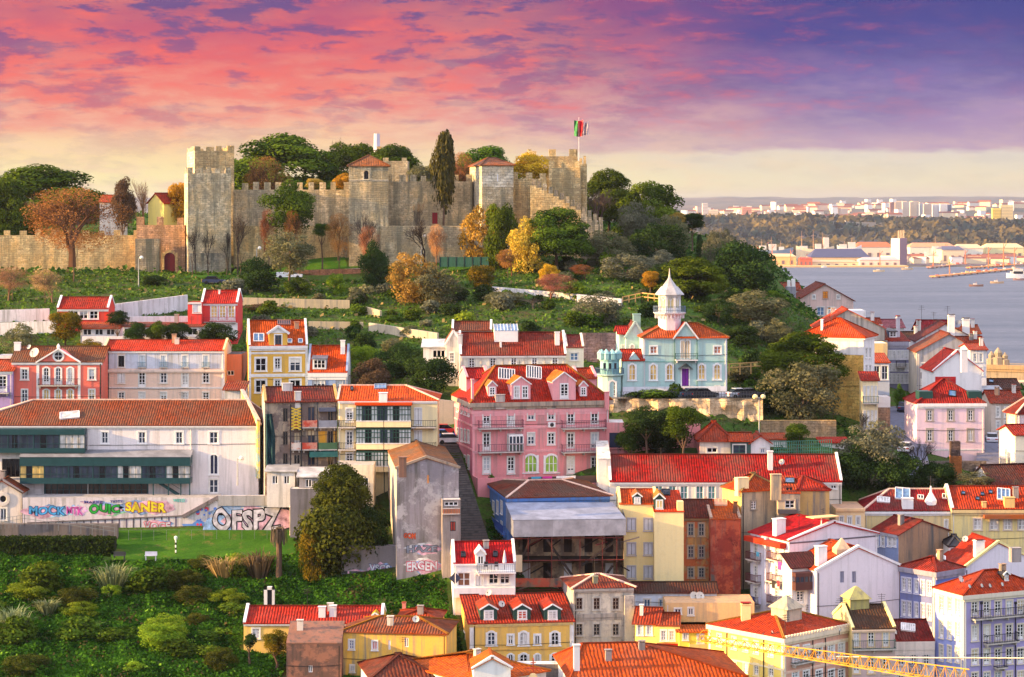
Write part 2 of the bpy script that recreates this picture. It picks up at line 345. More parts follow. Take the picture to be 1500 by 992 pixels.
# ---------------------------------------------------------------- building kit
BLDS = []
class Bld:
    def __init__(s, name, label, cat, x0, x1, D, yt, yb, dep, wall, yaw=0, below=2.5, group=None, left=None, right=None, W=None):
        s.yaw = math.radians(yaw); c, si = math.cos(s.yaw), math.sin(s.yaw)
        p = at(x0, yt, D); zb = zat(yb, D)-below
        k1 = (x1-750)/F; s.W = W or (k1*p.y-p.x)/(c-k1*si); s.d = dep; s.H = p.z-zb; s.D = D
        s.loc = Vector((p.x, p.y, zb)); s.root = thing(name, label, cat, s.loc, s.yaw, group)
        s.wall = {'front': wall, 'left': left or wall, 'right': right or wall, 'back': wall}
        s.holes = {'front': [], 'left': [], 'right': [], 'back': []}; s.gable = None; s.planes = []; s.ppm = F/D
        s.Rm = Matrix.Rotation(-s.yaw, 3, 'Z'); s.nowall = []; BLDS.append(s)
    def ray(s, px, py):
        o = s.Rm @ (Vector((0, 0, EYE))-s.loc); d = s.Rm @ Vector(((px-750)/F, 1, -(py-300)/F)); return o, d
    def hit(s, face, px, py, off=0):
        o, d = s.ray(px, py)
        if face == 'front': t = (off-o.y)/d.y; p = o+d*t; return p.x, p.z
        if face == 'left': t = (off-o.x)/d.x; p = o+d*t; return s.d-p.y, p.z
        if face == 'right': t = (s.W-off-o.x)/d.x; p = o+d*t; return p.y, p.z
    def pos(s, face, u, v, out=0):
        if face == 'front': return Vector((u, -out, v)), 0
        if face == 'left': return Vector((-out, s.d-u, v)), -math.pi/2
        if face == 'right': return Vector((s.W+out, u, v)), math.pi/2
    def flen(s, face): return s.W if face in ('front', 'back') else s.d
    def win(s, face, px, py0, py1, wpx, style='sash', sm=None, fm=None, gm=None, cut=True, name='window', sd_=.14, out=0):
        u, v1 = s.hit(face, px, py0); _, v0 = s.hit(face, px, py1)
        ua, _ = s.hit(face, px-wpx/2, py0); ub, _ = s.hit(face, px+wpx/2, py0)
        return s.winm(face, u, v0, abs(ub-ua), v1-v0, style, sm, fm, gm, cut, name, sd_, out)
    def winm(s, face, u, v0, w_, h, style='sash', sm=None, fm=None, gm=None, cut=True, name='window', sd_=.14, out=0):
        w_ = round(w_, 2); h = round(h, 2)
        if cut:
            L = s.flen(face); u = min(max(u, w_/2+.1), L-w_/2-.1); h = min(h, s.H-.12-v0)
            if h < .3 or w_ > L-.2: return None
            for a in s.holes[face]:
                if u+w_/2 > a[0]-.02 and u-w_/2 < a[1]+.02 and v0+h > a[2]-.02 and v0 < a[3]+.02: return None
            s.holes[face].append((u-w_/2, u+w_/2, v0, v0+h))
        else: style += '+flat'
        p, rz = s.pos(face, u, v0, out)
        o = link(name, window_mesh(style, w_, h, sm or SURR, fm or WHITE, sd_), s.root, p, rz)
        if 'shut' not in style:
            pp = link('pane', pane_mesh(w_-.02, h-.01, gm or RN.choice(PW), .12 if cut else -.015), o)
            if cut and gm is None and 'arch' not in style and RN.random() < .34: hb = round(h*RN.choice((.35, .5, .7)), 2); link('blind', pane_mesh(w_-.03, hb, RN.choice(BLIND), .105), o, (0, 0, h-.01-hb))
        return o
    def rows(s, face, xs, ys, wpx, style='sash', **k):
        for (a, b) in ys:
            for x in xs: s.win(face, x, a, b, wpx, style, **k)
    def walls(s):
        b = MB(); W, d, H = s.W, s.d, s.H; rv = .2
        for face in ('front', 'left', 'right', 'back'):
            if face in s.nowall: continue
            m = s.wall[face]; L = s.flen(face); hs = s.holes[face]
            if face == 'front': f = lambda u, v, n: (u, n, v)
            elif face == 'left': f = lambda u, v, n: (n, d-u, v)
            elif face == 'right': f = lambda u, v, n: (W-n, u, v)
            else: f = lambda u, v, n: (W-u, d-n, v)
            us = sorted({0., L, *[h[0] for h in hs], *[h[1] for h in hs]}); vs = sorted({0., H, *[h[2] for h in hs], *[h[3] for h in hs]})
            for i in range(len(us)-1):
                run = None
                for j in range(len(vs)-1):
                    cu, cv = (us[i]+us[i+1])/2, (vs[j]+vs[j+1])/2
                    inh = any(h[0] < cu < h[1] and h[2] < cv < h[3] for h in hs)
                    if inh:
                        if run is not None: b.face([f(us[i], run, 0), f(us[i+1], run, 0), f(us[i+1], vs[j], 0), f(us[i], vs[j], 0)], m); run = None
                    elif run is None: run = vs[j]
                if run is not None: b.face([f(us[i], run, 0), f(us[i+1], run, 0), f(us[i+1], H, 0), f(us[i], H, 0)], m)
            for (a, c, e, g) in hs:
                b.face([f(a, e, 0), f(a, e, rv), f(a, g, rv), f(a, g, 0)][::-1], m); b.face([f(c, e, 0), f(c, e, rv), f(c, g, rv), f(c, g, 0)], m)
                b.face([f(a, e, 0), f(c, e, 0), f(c, e, rv), f(a, e, rv)], m); b.face([f(a, g, 0), f(c, g, 0), f(c, g, rv), f(a, g, rv)][::-1], m)
                b.face([f(a, e, rv), f(c, e, rv), f(c, g, rv), f(a, g, rv)], DARKM)
        if s.gable:
            k, r, yr = s.gable
            if k == 'x':
                b.face([(0, d, H), (0, 0, H), (0, yr, H+r-.06)], s.wall['left']); b.face([(W, 0, H), (W, d, H), (W, yr, H+r-.06)], s.wall['right'])
            elif k == 'y':
                b.face([(0, 0, H), (W, 0, H), (yr, 0, H+r-.06)], s.wall['front']); b.face([(W, d, H), (0, d, H), (yr, d, H+r-.06)], s.wall['back'])
            elif k == 'shed':
                b.face([(0, d, H), (0, 0, H), (0, d, H+r-.06)], s.wall['left']); b.face([(W, 0, H), (W, d, H), (W, d, H+r-.06)], s.wall['right']); b.face([(W, d, H), (0, d, H), (0, d, H+r-.06), (W, d, H+r-.06)], s.wall['back'])
        s.wallobj = b.obj('wall', s.root)
    def roof(s, kind, ridge_py=None, rise=None, m=None, o=.35, inset=None, cop=None, cap=None, yr=.5, xr=.5, th=.14, z0=0, li=None, ri=None):
        W, d, H = s.W, s.d, s.H+z0; b = MB(); yr = d*yr
        if rise is None:
            mid = s.root.location; c, si = math.cos(s.yaw), math.sin(s.yaw); lx = W*xr if kind != 'shed' else W/2; ly = d if kind == 'shed' else 0 if kind == 'gabley' else yr
            wy = s.loc.y+lx*si+ly*c; rise = EYE-(ridge_py-300)/F*wy-(s.loc.z+H)
        s.rise = rise; Hr = H+rise; oe = .02 if cop else o; fs = []; caps = []; lf = .03
        e = [(-oe, -o, H), (W+oe, -o, H), (W+oe, d+o, H), (-oe, d+o, H)]
        if kind == 'gable':
            A, B = (-oe, yr, Hr), (W+oe, yr, Hr); fs = [[e[0], e[1], B, A], [e[2], e[3], A, B]]; caps = [(A, B)]; s.gable = ('x', rise, yr)
        elif kind == 'gabley':
            xm = W*xr; A, B = (xm, -o, Hr), (xm, d+o, Hr); e = [(-o, -o, H), (W+o, -o, H), (W+o, d+o, H), (-o, d+o, H)]; fs = [[e[3], e[0], A, B], [e[1], e[2], B, A]]; caps = [(A, B)]; s.gable = ('y', rise, xm)
        elif kind in ('hip', 'pyr'):
            l_ = (li if li is not None else (inset if inset is not None else min(W/2, d/2))); r_ = (ri if ri is not None else (inset if inset is not None else min(W/2, d/2)))
            if kind == 'pyr': l_ = W*xr; r_ = W-l_
            A, B = (max(l_, -oe), yr, Hr), (min(W-r_, W+oe), yr, Hr)
            if l_ <= 0: e[0] = (-.02, -o, H); e[3] = (-.02, d+o, H)
            if r_ <= 0: e[1] = (W+.02, -o, H); e[2] = (W+.02, d+o, H)
            deg = (Vector(A)-Vector(B)).length < .05
            fs = [[e[0], e[1], A]] if deg else [[e[0], e[1], B, A]]
            fs += [[e[2], e[3], A]] if deg else [[e[2], e[3], A, B]]
            fs += [[e[3], e[0], A], [e[1], e[2], B]]
            caps = [(A, B), (e[0], A), (e[1], B), (e[3], A), (e[2], B)]
        elif kind == 'shed':
            e2 = [(-oe, -o, H), (W+oe, -o, H), (W+oe, d, Hr), (-oe, d, Hr)]; fs = [e2]; s.gable = ('shed', rise, d)
        elif kind == 'flat':
            fs = [[(0.02, 0.02, H-.05), (W-.02, .02, H-.05), (W-.02, d-.02, H-.05), (.02, d-.02, H-.05)]]; lf = 0
        for f in fs:
            P = [Vector(q)+Vector((0, 0, lf)) for q in f]; n = (P[1]-P[0]).cross(P[2]-P[1]).normalized()
            ux = (P[1]-P[0]).normalized(); uy = n.cross(ux); uvs = [((q-P[0]).dot(ux), (q-P[0]).dot(uy)) for q in P]
            b.face(P, m, uvs); Q = [q-Vector((0, 0, th)) for q in P]; b.face(Q[::-1], m)
            for i in range(len(P)): j = (i+1) % len(P); b.face([Q[i], Q[j], P[j], P[i]], m, [(0, 0)]*4)
            s.planes.append((P, n))
        cm = cap or m
        if kind != 'flat' and kind != 'shed':
            for p, q in caps: b.bar(Vector(p)+Vector((0, 0, lf+.03)), Vector(q)+Vector((0, 0, lf+.03)), .3, .16, cm)
        s.roofobj = b.obj('roof', s.root)
        if cop:
            h2 = .3
            for x in ((0.09, W-.09) if kind != 'gabley' else (0,)):
                cb = MB()
                if kind == 'gable': cb.bar((x, -o*.6, H+.1), (x, yr, Hr+.22), .34, h2, cop); cb.bar((x, yr, Hr+.22), (x, d+o*.6, H+.1), .34, h2, cop)
                elif kind == 'shed': cb.bar((x, -o*.6, H+.1), (x, d, Hr+.22), .34, h2, cop)
                elif kind == 'gabley': cb.bar((-.2, 0, H), (W*xr, 0, Hr+.18), .4, h2, cop); cb.bar((W*xr, 0, Hr+.18), (W+.2, 0, H), .4, h2, cop)
                if cb.v: cb.obj('coping', s.root)
    def onroof(s, px, py):
        o, d = s.ray(px, py); best = None
        for P, n in s.planes:
            dn = d.dot(n)
            if abs(dn) < 1e-6: continue
            t = (P[0]-o).dot(n)/dn; q = o+d*t
            ok = all((P[(i+1) % len(P)]-P[i]).cross(q-P[i]).dot(n) > -.3 for i in range(len(P)))
            if ok and t > 0 and (best is None or t < best[0]): best = (t, q, n)
        if best is None:
            P, n = s.planes[0]; t = (P[0]-o).dot(n)/d.dot(n); best = (t, o+d*t, n)
        return best[1], best[2]
    def chim(s, px, py0, py1, wpx, m=None, capm=None, dp=.7, pots=True):
        q, n = s.onroof(px, py1); w_ = wpx/s.ppm; h = (py1-py0)/s.ppm; m = m or plaster((224, 220, 214), .5)
        b = MB(); D2 = max(.5, min(w_, 1.2)*dp); b.box(-w_/2, w_/2, 0, D2, -1., h*.86, m); b.box(-w_/2-.08, w_/2+.08, -.08, D2+.08, h*.86, h*.9, m)
        if pots:
            for x in (-w_/2+.05, w_/2-.15): b.box(x, x+.1, .03, D2-.03, h*.9, h*.96, m)
            b.box(-w_/2-.05, w_/2+.05, -.05, D2+.05, h*.96, h, capm or tiles((190, 70, 45)))
        return b.obj('chimney', s.root, q)
    def skylight(s, px, py, wpx, hpx, gm=None, fm=None, n=2, name='skylight'):
        q, nn = s.onroof(px, py); q2, _ = s.onroof(px, py-hpx/2); q3, _ = s.onroof(px, py+hpx/2); L = (q2-q3).length; w_ = wpx/s.ppm
        up = (q2-q3).normalized(); sx_ = up.cross(nn).normalized(); b = MB(); M_ = lambda x, y, z: q+sx_*x+up*y+nn*z
        fm = fm or WHITE; g = .09
        for x in [-w_/2+w_*i/n for i in range(n+1)]: b.bar(M_(x, -L/2, .1), M_(x, L/2, .1), g, .2, fm, nn)
        for y in (-L/2, L/2): b.bar(M_(-w_/2, y, .1), M_(w_/2, y, .1), g, .21, fm, nn)
        o = b.obj(name, s.root); p = MB(); p.face([M_(-w_/2, -L/2, .12), M_(w_/2, -L/2, .12), M_(w_/2, L/2, .12), M_(-w_/2, L/2, .12)], gm or G_BLUE); p.obj('pane', o); return o
    def dormer(s, px, py0, py1, wpx, m=None, rm=None, style='sash', kind='gable', gm=None, fm=None, sm=None, wins=1, wf=.6):
        q, n = s.onroof(px, py1); w_ = wpx/s.ppm; h = (py1-py0)/s.ppm; slope = math.hypot(n.x, n.y)/n.z; m = m or plaster((230, 226, 220), .3); rm = rm or tiles((200, 70, 40))
        h1 = h*(.68 if kind == 'gable' else .84); dp = min(h/max(slope, .3)+.3, 5); b = MB(); a = w_/2
        b.face([(-a, 0, 0), (a, 0, 0), (a, 0, h1), (-a, 0, h1)], m); b.face([(-a, dp, 0), (-a, 0, 0), (-a, 0, h1), (-a, dp, h1)], m); b.face([(a, 0, 0), (a, dp, 0), (a, dp, h1), (a, 0, h1)], m)
        if kind == 'gable': b.face([(-a, 0, h1), (a, 0, h1), (0, 0, h)], m)
        rz = math.atan2(n.x, -n.y)
        o = b.obj('dormer', s.root, q, rz); r = MB(); e = .12
        if kind == 'gable':
            for sgn in (-1, 1):
                P = [Vector((sgn*(a+e), -e, h1-.05)), Vector((sgn*(a+e), dp, h1-.05)), Vector((0, dp, h+.05)), Vector((0, -e, h+.05))]
                uv = [(P_.y, abs(P_.x)*1.2) for P_ in P]
                if sgn > 0: P = P
                else: P = P[::-1]; uv = uv[::-1]
                r.face(P, rm, uv); r.face([p+Vector((0, 0, .12)) for p in P], rm, uv); r.bar((sgn*(a+e), -e, h1), (0, -e, h+.1), .1, .16, sm or WHITE)
        else:
            P = [Vector((-a-e, -.2, h1)), Vector((a+e, -.2, h1)), Vector((a+e, dp, h+.1)), Vector((-a-e, dp, h+.1))]; r.face(P, rm, [(p.x, p.y) for p in P]); r.face([p-Vector((0, 0, .12)) for p in P][::-1], rm)
            r.box(-a-e, a+e, -.22, -.2, h1-.14, h1, rm)
        r.obj('dormer_roof', o)
        for i in range(wins):
            ww = w_*wf/wins; x = (i-(wins-1)/2)*w_*.86/max(1, wins); hh = h1*.78
            wo_ = link('window', window_mesh(style+'+flat', ww, hh, sm or WHITE, fm or WHITE, .08), o, (x, -.005, h1*.1)); link('pane', pane_mesh(ww-.02, hh-.01, gm or RN.choice(PW), -.012), wo_)
        return o
    def cornice(s, m=None, h=.35, out=.22, faces=('front',), z=None, name='cornice'):
        b = MB(); z = s.H-h-.02 if z is None else z; m = m or STONEW
        for f in faces:
            if f == 'front': b.box(-out if 'left' in faces else 0, s.W+(out if 'right' in faces else 0), -out, .0, z, z+h, m); b.box(0, s.W, -out*.5, 0, z-h*.6, z-.003, m)
            if f == 'left': b.box(-out, 0, 0, s.d, z, z+h, m)
            if f == 'right': b.box(s.W, s.W+out, 0, s.d, z, z+h, m)
        return b.obj(name, s.root)
    def belt(s, face, py, m=None, h=.22, px=None, out=.07):
        px = px or (750+s.loc.x/s.loc.y*F+5); _, v = s.hit(face, px, py); return s.cornice(m, h, out, (face,), v-h/2, 'belt_course')
    def pilaster(s, face, px, wpx, m=None, py0=None, out=.06):
        u, _ = s.hit(face, px, 500); w_ = wpx/s.ppm; b = MB(); m = m or STONEW; v1 = s.H-.03 if py0 is None else s.hit(face, px, py0)[1]
        b.box(-w_/2, w_/2, -out, 0, 0, v1, m); p, rz = s.pos(face, u, 0); return b.obj('pilaster', s.root, p, rz)
    def drain(s, face, px, py0=None, m=None):
        u, _ = s.hit(face, px, 500); v1 = s.H-.2 if py0 is None else s.hit(face, px, py0)[1]; b = MB(); b.tube([(0, -.08, 0), (0, -.08, v1)], [.06, .06], m or DARKM, 6); b.box(-.13, .13, -.2, -.01, v1, v1+.3, m or DARKM)
        p, rz = s.pos(face, u, 0); return b.obj('drainpipe', s.root, p, rz)
    def balcony(s, face, px0, px1, py, rail=1.0, out=.9, sm=None, rm=None, solid=None, step=.24):
        a, v = s.hit(face, px0, py); c, _ = s.hit(face, px1, py); L = abs(c-a); b = MB(); sm = sm or plaster((196, 188, 180), .4); rm = rm or DARKM
        b.box(-L/2, L/2, -out, 0, -.16, 0, sm)
        for x in np.linspace(-L/2+.3, L/2-.3, max(2, int(L/2.2)+1)): b.box(x-.07, x+.07, -out*.7, -.01, -.5, -.16, sm)
        p, rz = s.pos(face, (a+c)/2, v); o = b.obj('balcony', s.root, p, rz); r = MB(); y = -out+.06
        if solid: r.box(-L/2, L/2, y-.04, y+.04, .002, rail, solid); r.box(-L/2, -L/2+.08, y+.04, 0, .002, rail, solid); r.box(L/2-.08, L/2, y+.04, 0, .002, rail, solid)
        else:
            for z in (.08, rail): r.bar((-L/2, y, z), (L/2, y, z), .06, .06, rm); r.bar((-L/2+.03, y, z), (-L/2+.03, 0, z), .06, .06, rm); r.bar((L/2-.03, y, z), (L/2-.03, 0, z), .06, .06, rm)
            for x in np.arange(-L/2+.03, L/2, step): r.box(x-.018, x+.018, y-.018, y+.018, .002, rail, rm)
            for yy in np.arange(y+.2, -.05, step*1.3): r.box(-L/2+.012, -L/2+.048, yy, yy+.036, .002, rail, rm); r.box(L/2-.048, L/2-.012, yy, yy+.036, .002, rail, rm)
        r.obj('railing', o); return o
    def boxp(s, name, face, px0, px1, py0, py1, out, m, back=0, lo=0):
        """box part proud of a face, given by photo pixels"""
        a, v1 = s.hit(face, px0, py0); c, v0 = s.hit(face, px1, py1); b = MB(); L = abs(c-a); b.box(-L/2, L/2, -out, back, v0, v1, m)
        p, rz = s.pos(face, (a+c)/2, 0, lo); return b.obj(name, s.root, p, rz)
    def dish(s, px, py, dpx, m=None, rz=.5):
        q, n = s.onroof(px, py); r = dpx/s.ppm/2; return dish(s.root, q, r, rz)
    def antenna(s, px, py0, py1):
        q, n = s.onroof(px, py1); h = (py1-py0)/s.ppm; b = MB(); b.tube([(0, 0, -.3), (0, 0, h)], [.035, .03], DARKM, 5)
        for i, z in enumerate((h*.72, h*.84, h*.95)):
            b.bar((-.7+.15*i, 0, z), (.7-.15*i, 0, z), .035, .035, DARKM)
            for x in (-.45, -.15, .15, .45): b.bar((x, -.3, z), (x, .3, z), .025, .025, DARKM)
        return b.obj('antenna', s.root, q)
    def done(s): s.walls(); return s
def dish(root, q, r, rz=.5, m=None):
    b = MB(); m = m or paint((205, 200, 190), .5); N = 14
    prof = [(r*t, .28*r*t*t) for t in (0.02, .35, .7, 1)]; pts = []
    b.lathe(prof, m, N); b.lathe([(r, .28*r), (r*1.02, .26*r), (.02, -.03)], m, N)
    b.tube([(0, -r, .28*r), (0, -.1*r, r*.9)], [.025, .02], DARKM, 4); b.box(-.06, .06, -.16*r-.06, -.1*r+.06, r*.85, r*.97, DARKM)
    R_ = Matrix.Rotation(math.radians(62), 4, 'X'); Z = Matrix.Rotation(rz, 4, 'Z')
    b.v = [tuple((Z @ R_ @ Vector(v))+Vector((0, 0, r*1.3))) for v in b.v]
    b.tube([(0, .05, -.3), (0, .05, r*1.25)], [.05, .05], DARKM, 6)
    return b.obj('satellite_dish', root, q)
# ---------------------------------------------------------------- terrain
COLS = {
 -250: [(1000, 258), (900, 279), (850, 290), (822, 297), (789, 305), (598, 353), (545, 364), (500, 373), (460, 392), (425, 418), (402, 438), (396, 470), (385, 520)],
 60: [(1000, 258), (900, 279), (850, 290), (822, 297), (792, 304), (604, 338), (598, 353), (545, 364), (500, 373), (460, 392), (425, 418), (402, 438), (396, 470), (385, 520)],
 200: [(1000, 258), (900, 279), (850, 290), (824, 297), (790, 304), (604, 338), (598, 353), (545, 364), (500, 373), (460, 392), (425, 418), (402, 438), (396, 470), (385, 520)],
 350: [(1000, 258), (900, 279), (850, 290), (816, 298), (787, 304), (604, 338), (598, 353), (545, 364), (500, 373), (460, 392), (425, 418), (408, 436), (398, 452), (385, 500)],
 480: [(1000, 260), (900, 279), (850, 289), (800, 298), (778, 306), (604, 338), (597, 352), (540, 363), (505, 373), (470, 390), (430, 415), (412, 438), (368, 457), (350, 490)],
 600: [(1000, 260), (900, 278), (848, 287), (700, 310), (600, 338), (565, 347), (505, 372), (470, 390), (430, 415), (408, 438), (375, 453), (345, 490)],
 655: [(660, 318), (640, 330)], 705: [(800, 291)],
 780: [(1130, 250), (1060, 262), (970, 272), (920, 280), (840, 291), (770, 305), (590, 342), (545, 352), (480, 378), (440, 398), (405, 425), (372, 448), (340, 475)],
 880: [(1130, 250), (1060, 262), (980, 272), (920, 281), (810, 301), (640, 322), (600, 334), (560, 352), (490, 378), (440, 400), (405, 425), (378, 450), (340, 485)],
 1000: [(1130, 250), (1060, 262), (980, 272), (940, 281), (820, 301), (668, 312), (650, 325), (592, 333), (583, 338), (578, 355), (480, 380), (445, 400), (420, 425), (370, 465), (340, 510)],
 1120: [(1130, 250), (1060, 262), (980, 274), (940, 283), (820, 302), (668, 314), (640, 326), (580, 345), (540, 362), (480, 392), (430, 425), (395, 465), (372, 510)],
 1215: [(1130, 250), (1060, 264), (980, 276), (940, 285), (830, 300), (690, 312), (640, 326), (622, 345), (600, 368), (530, 410), (490, 470), (480, 530)],
 1320: [(1130, 252), (1060, 266), (980, 278), (930, 288), (800, 302), (695, 314), (660, 325), (610, 360), (572, 400), (545, 450)],
 1450: [(1130, 252), (1060, 266), (980, 278), (930, 288), (800, 303), (705, 318), (690, 328), (650, 345), (610, 375), (575, 420)],
 1640: [(1130, 252), (1060, 266), (980, 278), (930, 288), (800, 303), (700, 320), (650, 345), (600, 380), (575, 420)],
}
CP = []
for px, l in COLS.items():
    for py, D in l: CP.append(tuple(at(px, py, D)))
def cpz(px, D, z): CP.append(((px-750)/F*D, D, z))
for px in (-250, 200, 600): cpz(px, 560, 106); cpz(px, 640, 104); cpz(px, 800, 75); cpz(px, 1100, 20); cpz(px, 1400, -6)
for px in (900, 1050): cpz(px, 600, 96); cpz(px, 720, 70); cpz(px, 1000, 12); cpz(px, 1200, -4)
cpz(1200, 600, 66); cpz(1200, 720, 36); cpz(1200, 950, 8); cpz(1200, 1200, -4)
for px in (1330, 1500, 1700): cpz(px, 520, 66); cpz(px, 620, 42); cpz(px, 760, 18); cpz(px, 980, 3); cpz(px, 1150, 1); cpz(px, 1262, 0); cpz(px, 1275, -5)
for x in (-150, 0, 150): CP.append((x, 205, 40.)); CP.append((x*1.5, 150, 38.))
CP = np.array(CP); _P = CP[:, :2]
_A = np.linalg.norm(_P[:, None]-_P[None], axis=2); _n = len(CP)
_M = np.block([[-_A-1.2*0*np.eye(_n), np.ones((_n, 1)), _P], [np.ones((1, _n)), np.zeros((1, 3))], [_P.T, np.zeros((2, 3))]])
_S = np.linalg.solve(_M+np.diag([-.6]*_n+[0]*3), np.concatenate([CP[:, 2], np.zeros(3)]))
def terr(x, y):
    x = np.asarray(x, float); y = np.asarray(y, float); sh = x.shape; q = np.stack([x.ravel(), y.ravel()], 1); out = np.empty(len(q))
    for i in range(0, len(q), 20000):
        k = q[i:i+20000]; r = np.linalg.norm(k[:, None]-_P[None], axis=2); out[i:i+20000] = -r@_S[:_n]+_S[_n]+k@_S[_n+1:]
    return out.reshape(sh)
def tz(x, y): return float(terr(np.array([x]), np.array([y]))[0])
def ground(px, D): x = (px-750)/F*D; return Vector((x, D, tz(x, D)))
def gridmesh(name, X, Y, Z, mat, smooth=True):
    ny, nx = X.shape; v = np.stack([X.ravel(), Y.ravel(), Z.ravel()], 1); i = np.arange(ny*nx).reshape(ny, nx)
    f = np.stack([i[:-1, :-1], i[:-1, 1:], i[1:, 1:], i[1:, :-1]], -1).reshape(-1, 4)
    me = bpy.data.meshes.new(name); me.from_pydata(v.tolist(), [], f.tolist()); me.materials.append(mat)
    me.polygons.foreach_set('use_smooth', [smooth]*len(f)); me.update(); return link(name, me)
def soil():
    m, t, o = newmat("hillside_soil"); v = objvec(t); a = t.noise(v, .05, 8, .65); b_ = t.noise(v, .45, 7, .7)
    c = t.mix(t.ramp(a, [(.38, 0), (.62, 1)]), lin((58, 84, 34)), lin((74, 108, 34)))
    c = t.mix(t.ramp(b_, [(.46, 0), (.66, 1)]), c, lin((86, 72, 48)))
    c = t.mix(t.ramp(t.noise(v, 2.4, 5, .7), [(.45, 0), (.65, .7)]), c, lin((34, 48, 22)))
    bm = t.n('Bump', i={'Strength': .8, 'Distance': .5, 'Height': t.noise(v, 1.6, 7, .7)})
    bsdf(t, o, Base_Color=c, Roughness=.95, Normal=bm.outputs[0], Specular_IOR_Level=.1); return m
xs_ = np.concatenate([np.linspace(-420, -150, 40, endpoint=False), np.arange(-150, 140, 2.2), np.linspace(140, 520, 70)])
ys_ = np.concatenate([np.linspace(120, 240, 20, endpoint=False), np.arange(240, 480, 2.2), np.linspace(480, 700, 45, endpoint=False), np.linspace(700, 1420, 50)])
X, Y = np.meshgrid(xs_, ys_); Z = terr(X, Y)
rs_ = np.random.RandomState(3)
Z = Z+rs_.normal(0, .06, Z.shape)*(Y < 520)
tag(gridmesh('terrain', X, Y, Z, soil()), kind='structure')
# ---------------------------------------------------------------- buildings: upper left
def depfor(x0, D, yaw, xl):
    p = at(x0, 300, D); k = (xl-750)/F; a = math.radians(yaw); return (k*p.y-p.x)/(-math.sin(a)-k*math.cos(a))
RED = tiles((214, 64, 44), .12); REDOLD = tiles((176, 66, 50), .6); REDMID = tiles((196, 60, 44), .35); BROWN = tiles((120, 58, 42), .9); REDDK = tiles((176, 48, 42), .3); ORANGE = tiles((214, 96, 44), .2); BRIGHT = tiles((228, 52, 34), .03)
WPL = plaster((232, 228, 226), .3); WOLD = plaster((226, 220, 214), .7); WCLEAN = plaster((238, 236, 234), .12)
CAP = plaster((226, 190, 170), .5)

def salmon():
    m = plaster((226, 118, 104), .25); b = Bld('palace_house', 'salmon red house with white pilasters, triangular pediment and three arched balcony doors', 'house', 17, 150, 350, 530, 600, 9, m)
    b.rows('front', [67.8, 85.3, 102.9], [(539, 563.5)], 7.6, 'arch+french', sm=WHITE, sd_=.22); b.rows('front', [36, 134.5], [(541, 556)], 8.5, sm=SURR, sd_=.24)
    b.rows('front', [67.8, 85.3, 102.9], [(571, 592)], 7.6, 'arch', sm=WHITE, gm=G_WARM, sd_=.2); b.rows('front', [36, 134.5], [(571, 590)], 8.5, sm=SURR)
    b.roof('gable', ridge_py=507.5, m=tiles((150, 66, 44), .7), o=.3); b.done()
    p = MB(); u0, v0 = b.hit('front', 55, 531); u1, _ = b.hit('front', 117, 531); _, va = b.hit('front', 86, 512); um = (u0+u1)/2
    p.face([(u0, -.2, v0), (u1, -.2, v0), (um, -.2, va)], m); p.face([(u0, -.2, v0), (um, -.2, va), (um, 3, va), (u0, 3, v0)], m); p.face([(um, -.2, va), (u1, -.2, v0), (u1, 3, v0), (um, 3, va)], m); p.face([(u0, -.2, v0), (u0, 0, v0), (u1, 0, v0), (u1, -.2, v0)], m)
    p.bar((u0-.2, -.25, v0), (um, -.25, va+.1), .5, .22, WHITE); p.bar((um, -.25, va+.1), (u1+.2, -.25, v0), .5, .22, WHITE); p.tube([(um, -.2, va), (um, -.2, va+.5), (um, -.2, va+.9)], [.2, .28, .05], WHITE, 6)
    pd = p.obj('pediment', b.root); q = MB(); r = .62; cz = b.hit('front', 85.8, 521.5)[1]
    for i in range(16):
        a0, a1 = 2*math.pi*i/16, 2*math.pi*(i+1)/16; q.face([(um+r*math.cos(a0), -.24, cz+r*math.sin(a0)), (um+r*math.cos(a1), -.24, cz+r*math.sin(a1)), (um+1.5*r*math.cos(a1), -.24, cz+1.5*r*math.sin(a1)), (um+1.5*r*math.cos(a0), -.24, cz+1.5*r*math.sin(a0))][::-1], WHITE)
    q.face([(um+r*math.cos(2*math.pi*i/16), -.22, cz+r*math.sin(2*math.pi*i/16)) for i in range(16)], G_DARK); q.bar((um-r, -.25, cz), (um+r, -.25, cz), .04, .08, WHITE); q.bar((um, -.25, cz-r), (um, -.25, cz+r), .04, .08, WHITE)
    q.obj('round_window', pd)
    for x in (55.5, 116): b.pilaster('front', x, 4, WHITE)
    for x in (19, 148.5): b.pilaster('front', x, 3, m)
    b.cornice(WHITE, .3); b.balcony('front', 57, 114.6, 564); b.drain('front', 147)
    b.dish(51, 527, 15, rz=-.4); b.chim(25, 500, 514, 9, WCLEAN, pots=False)
salmon()
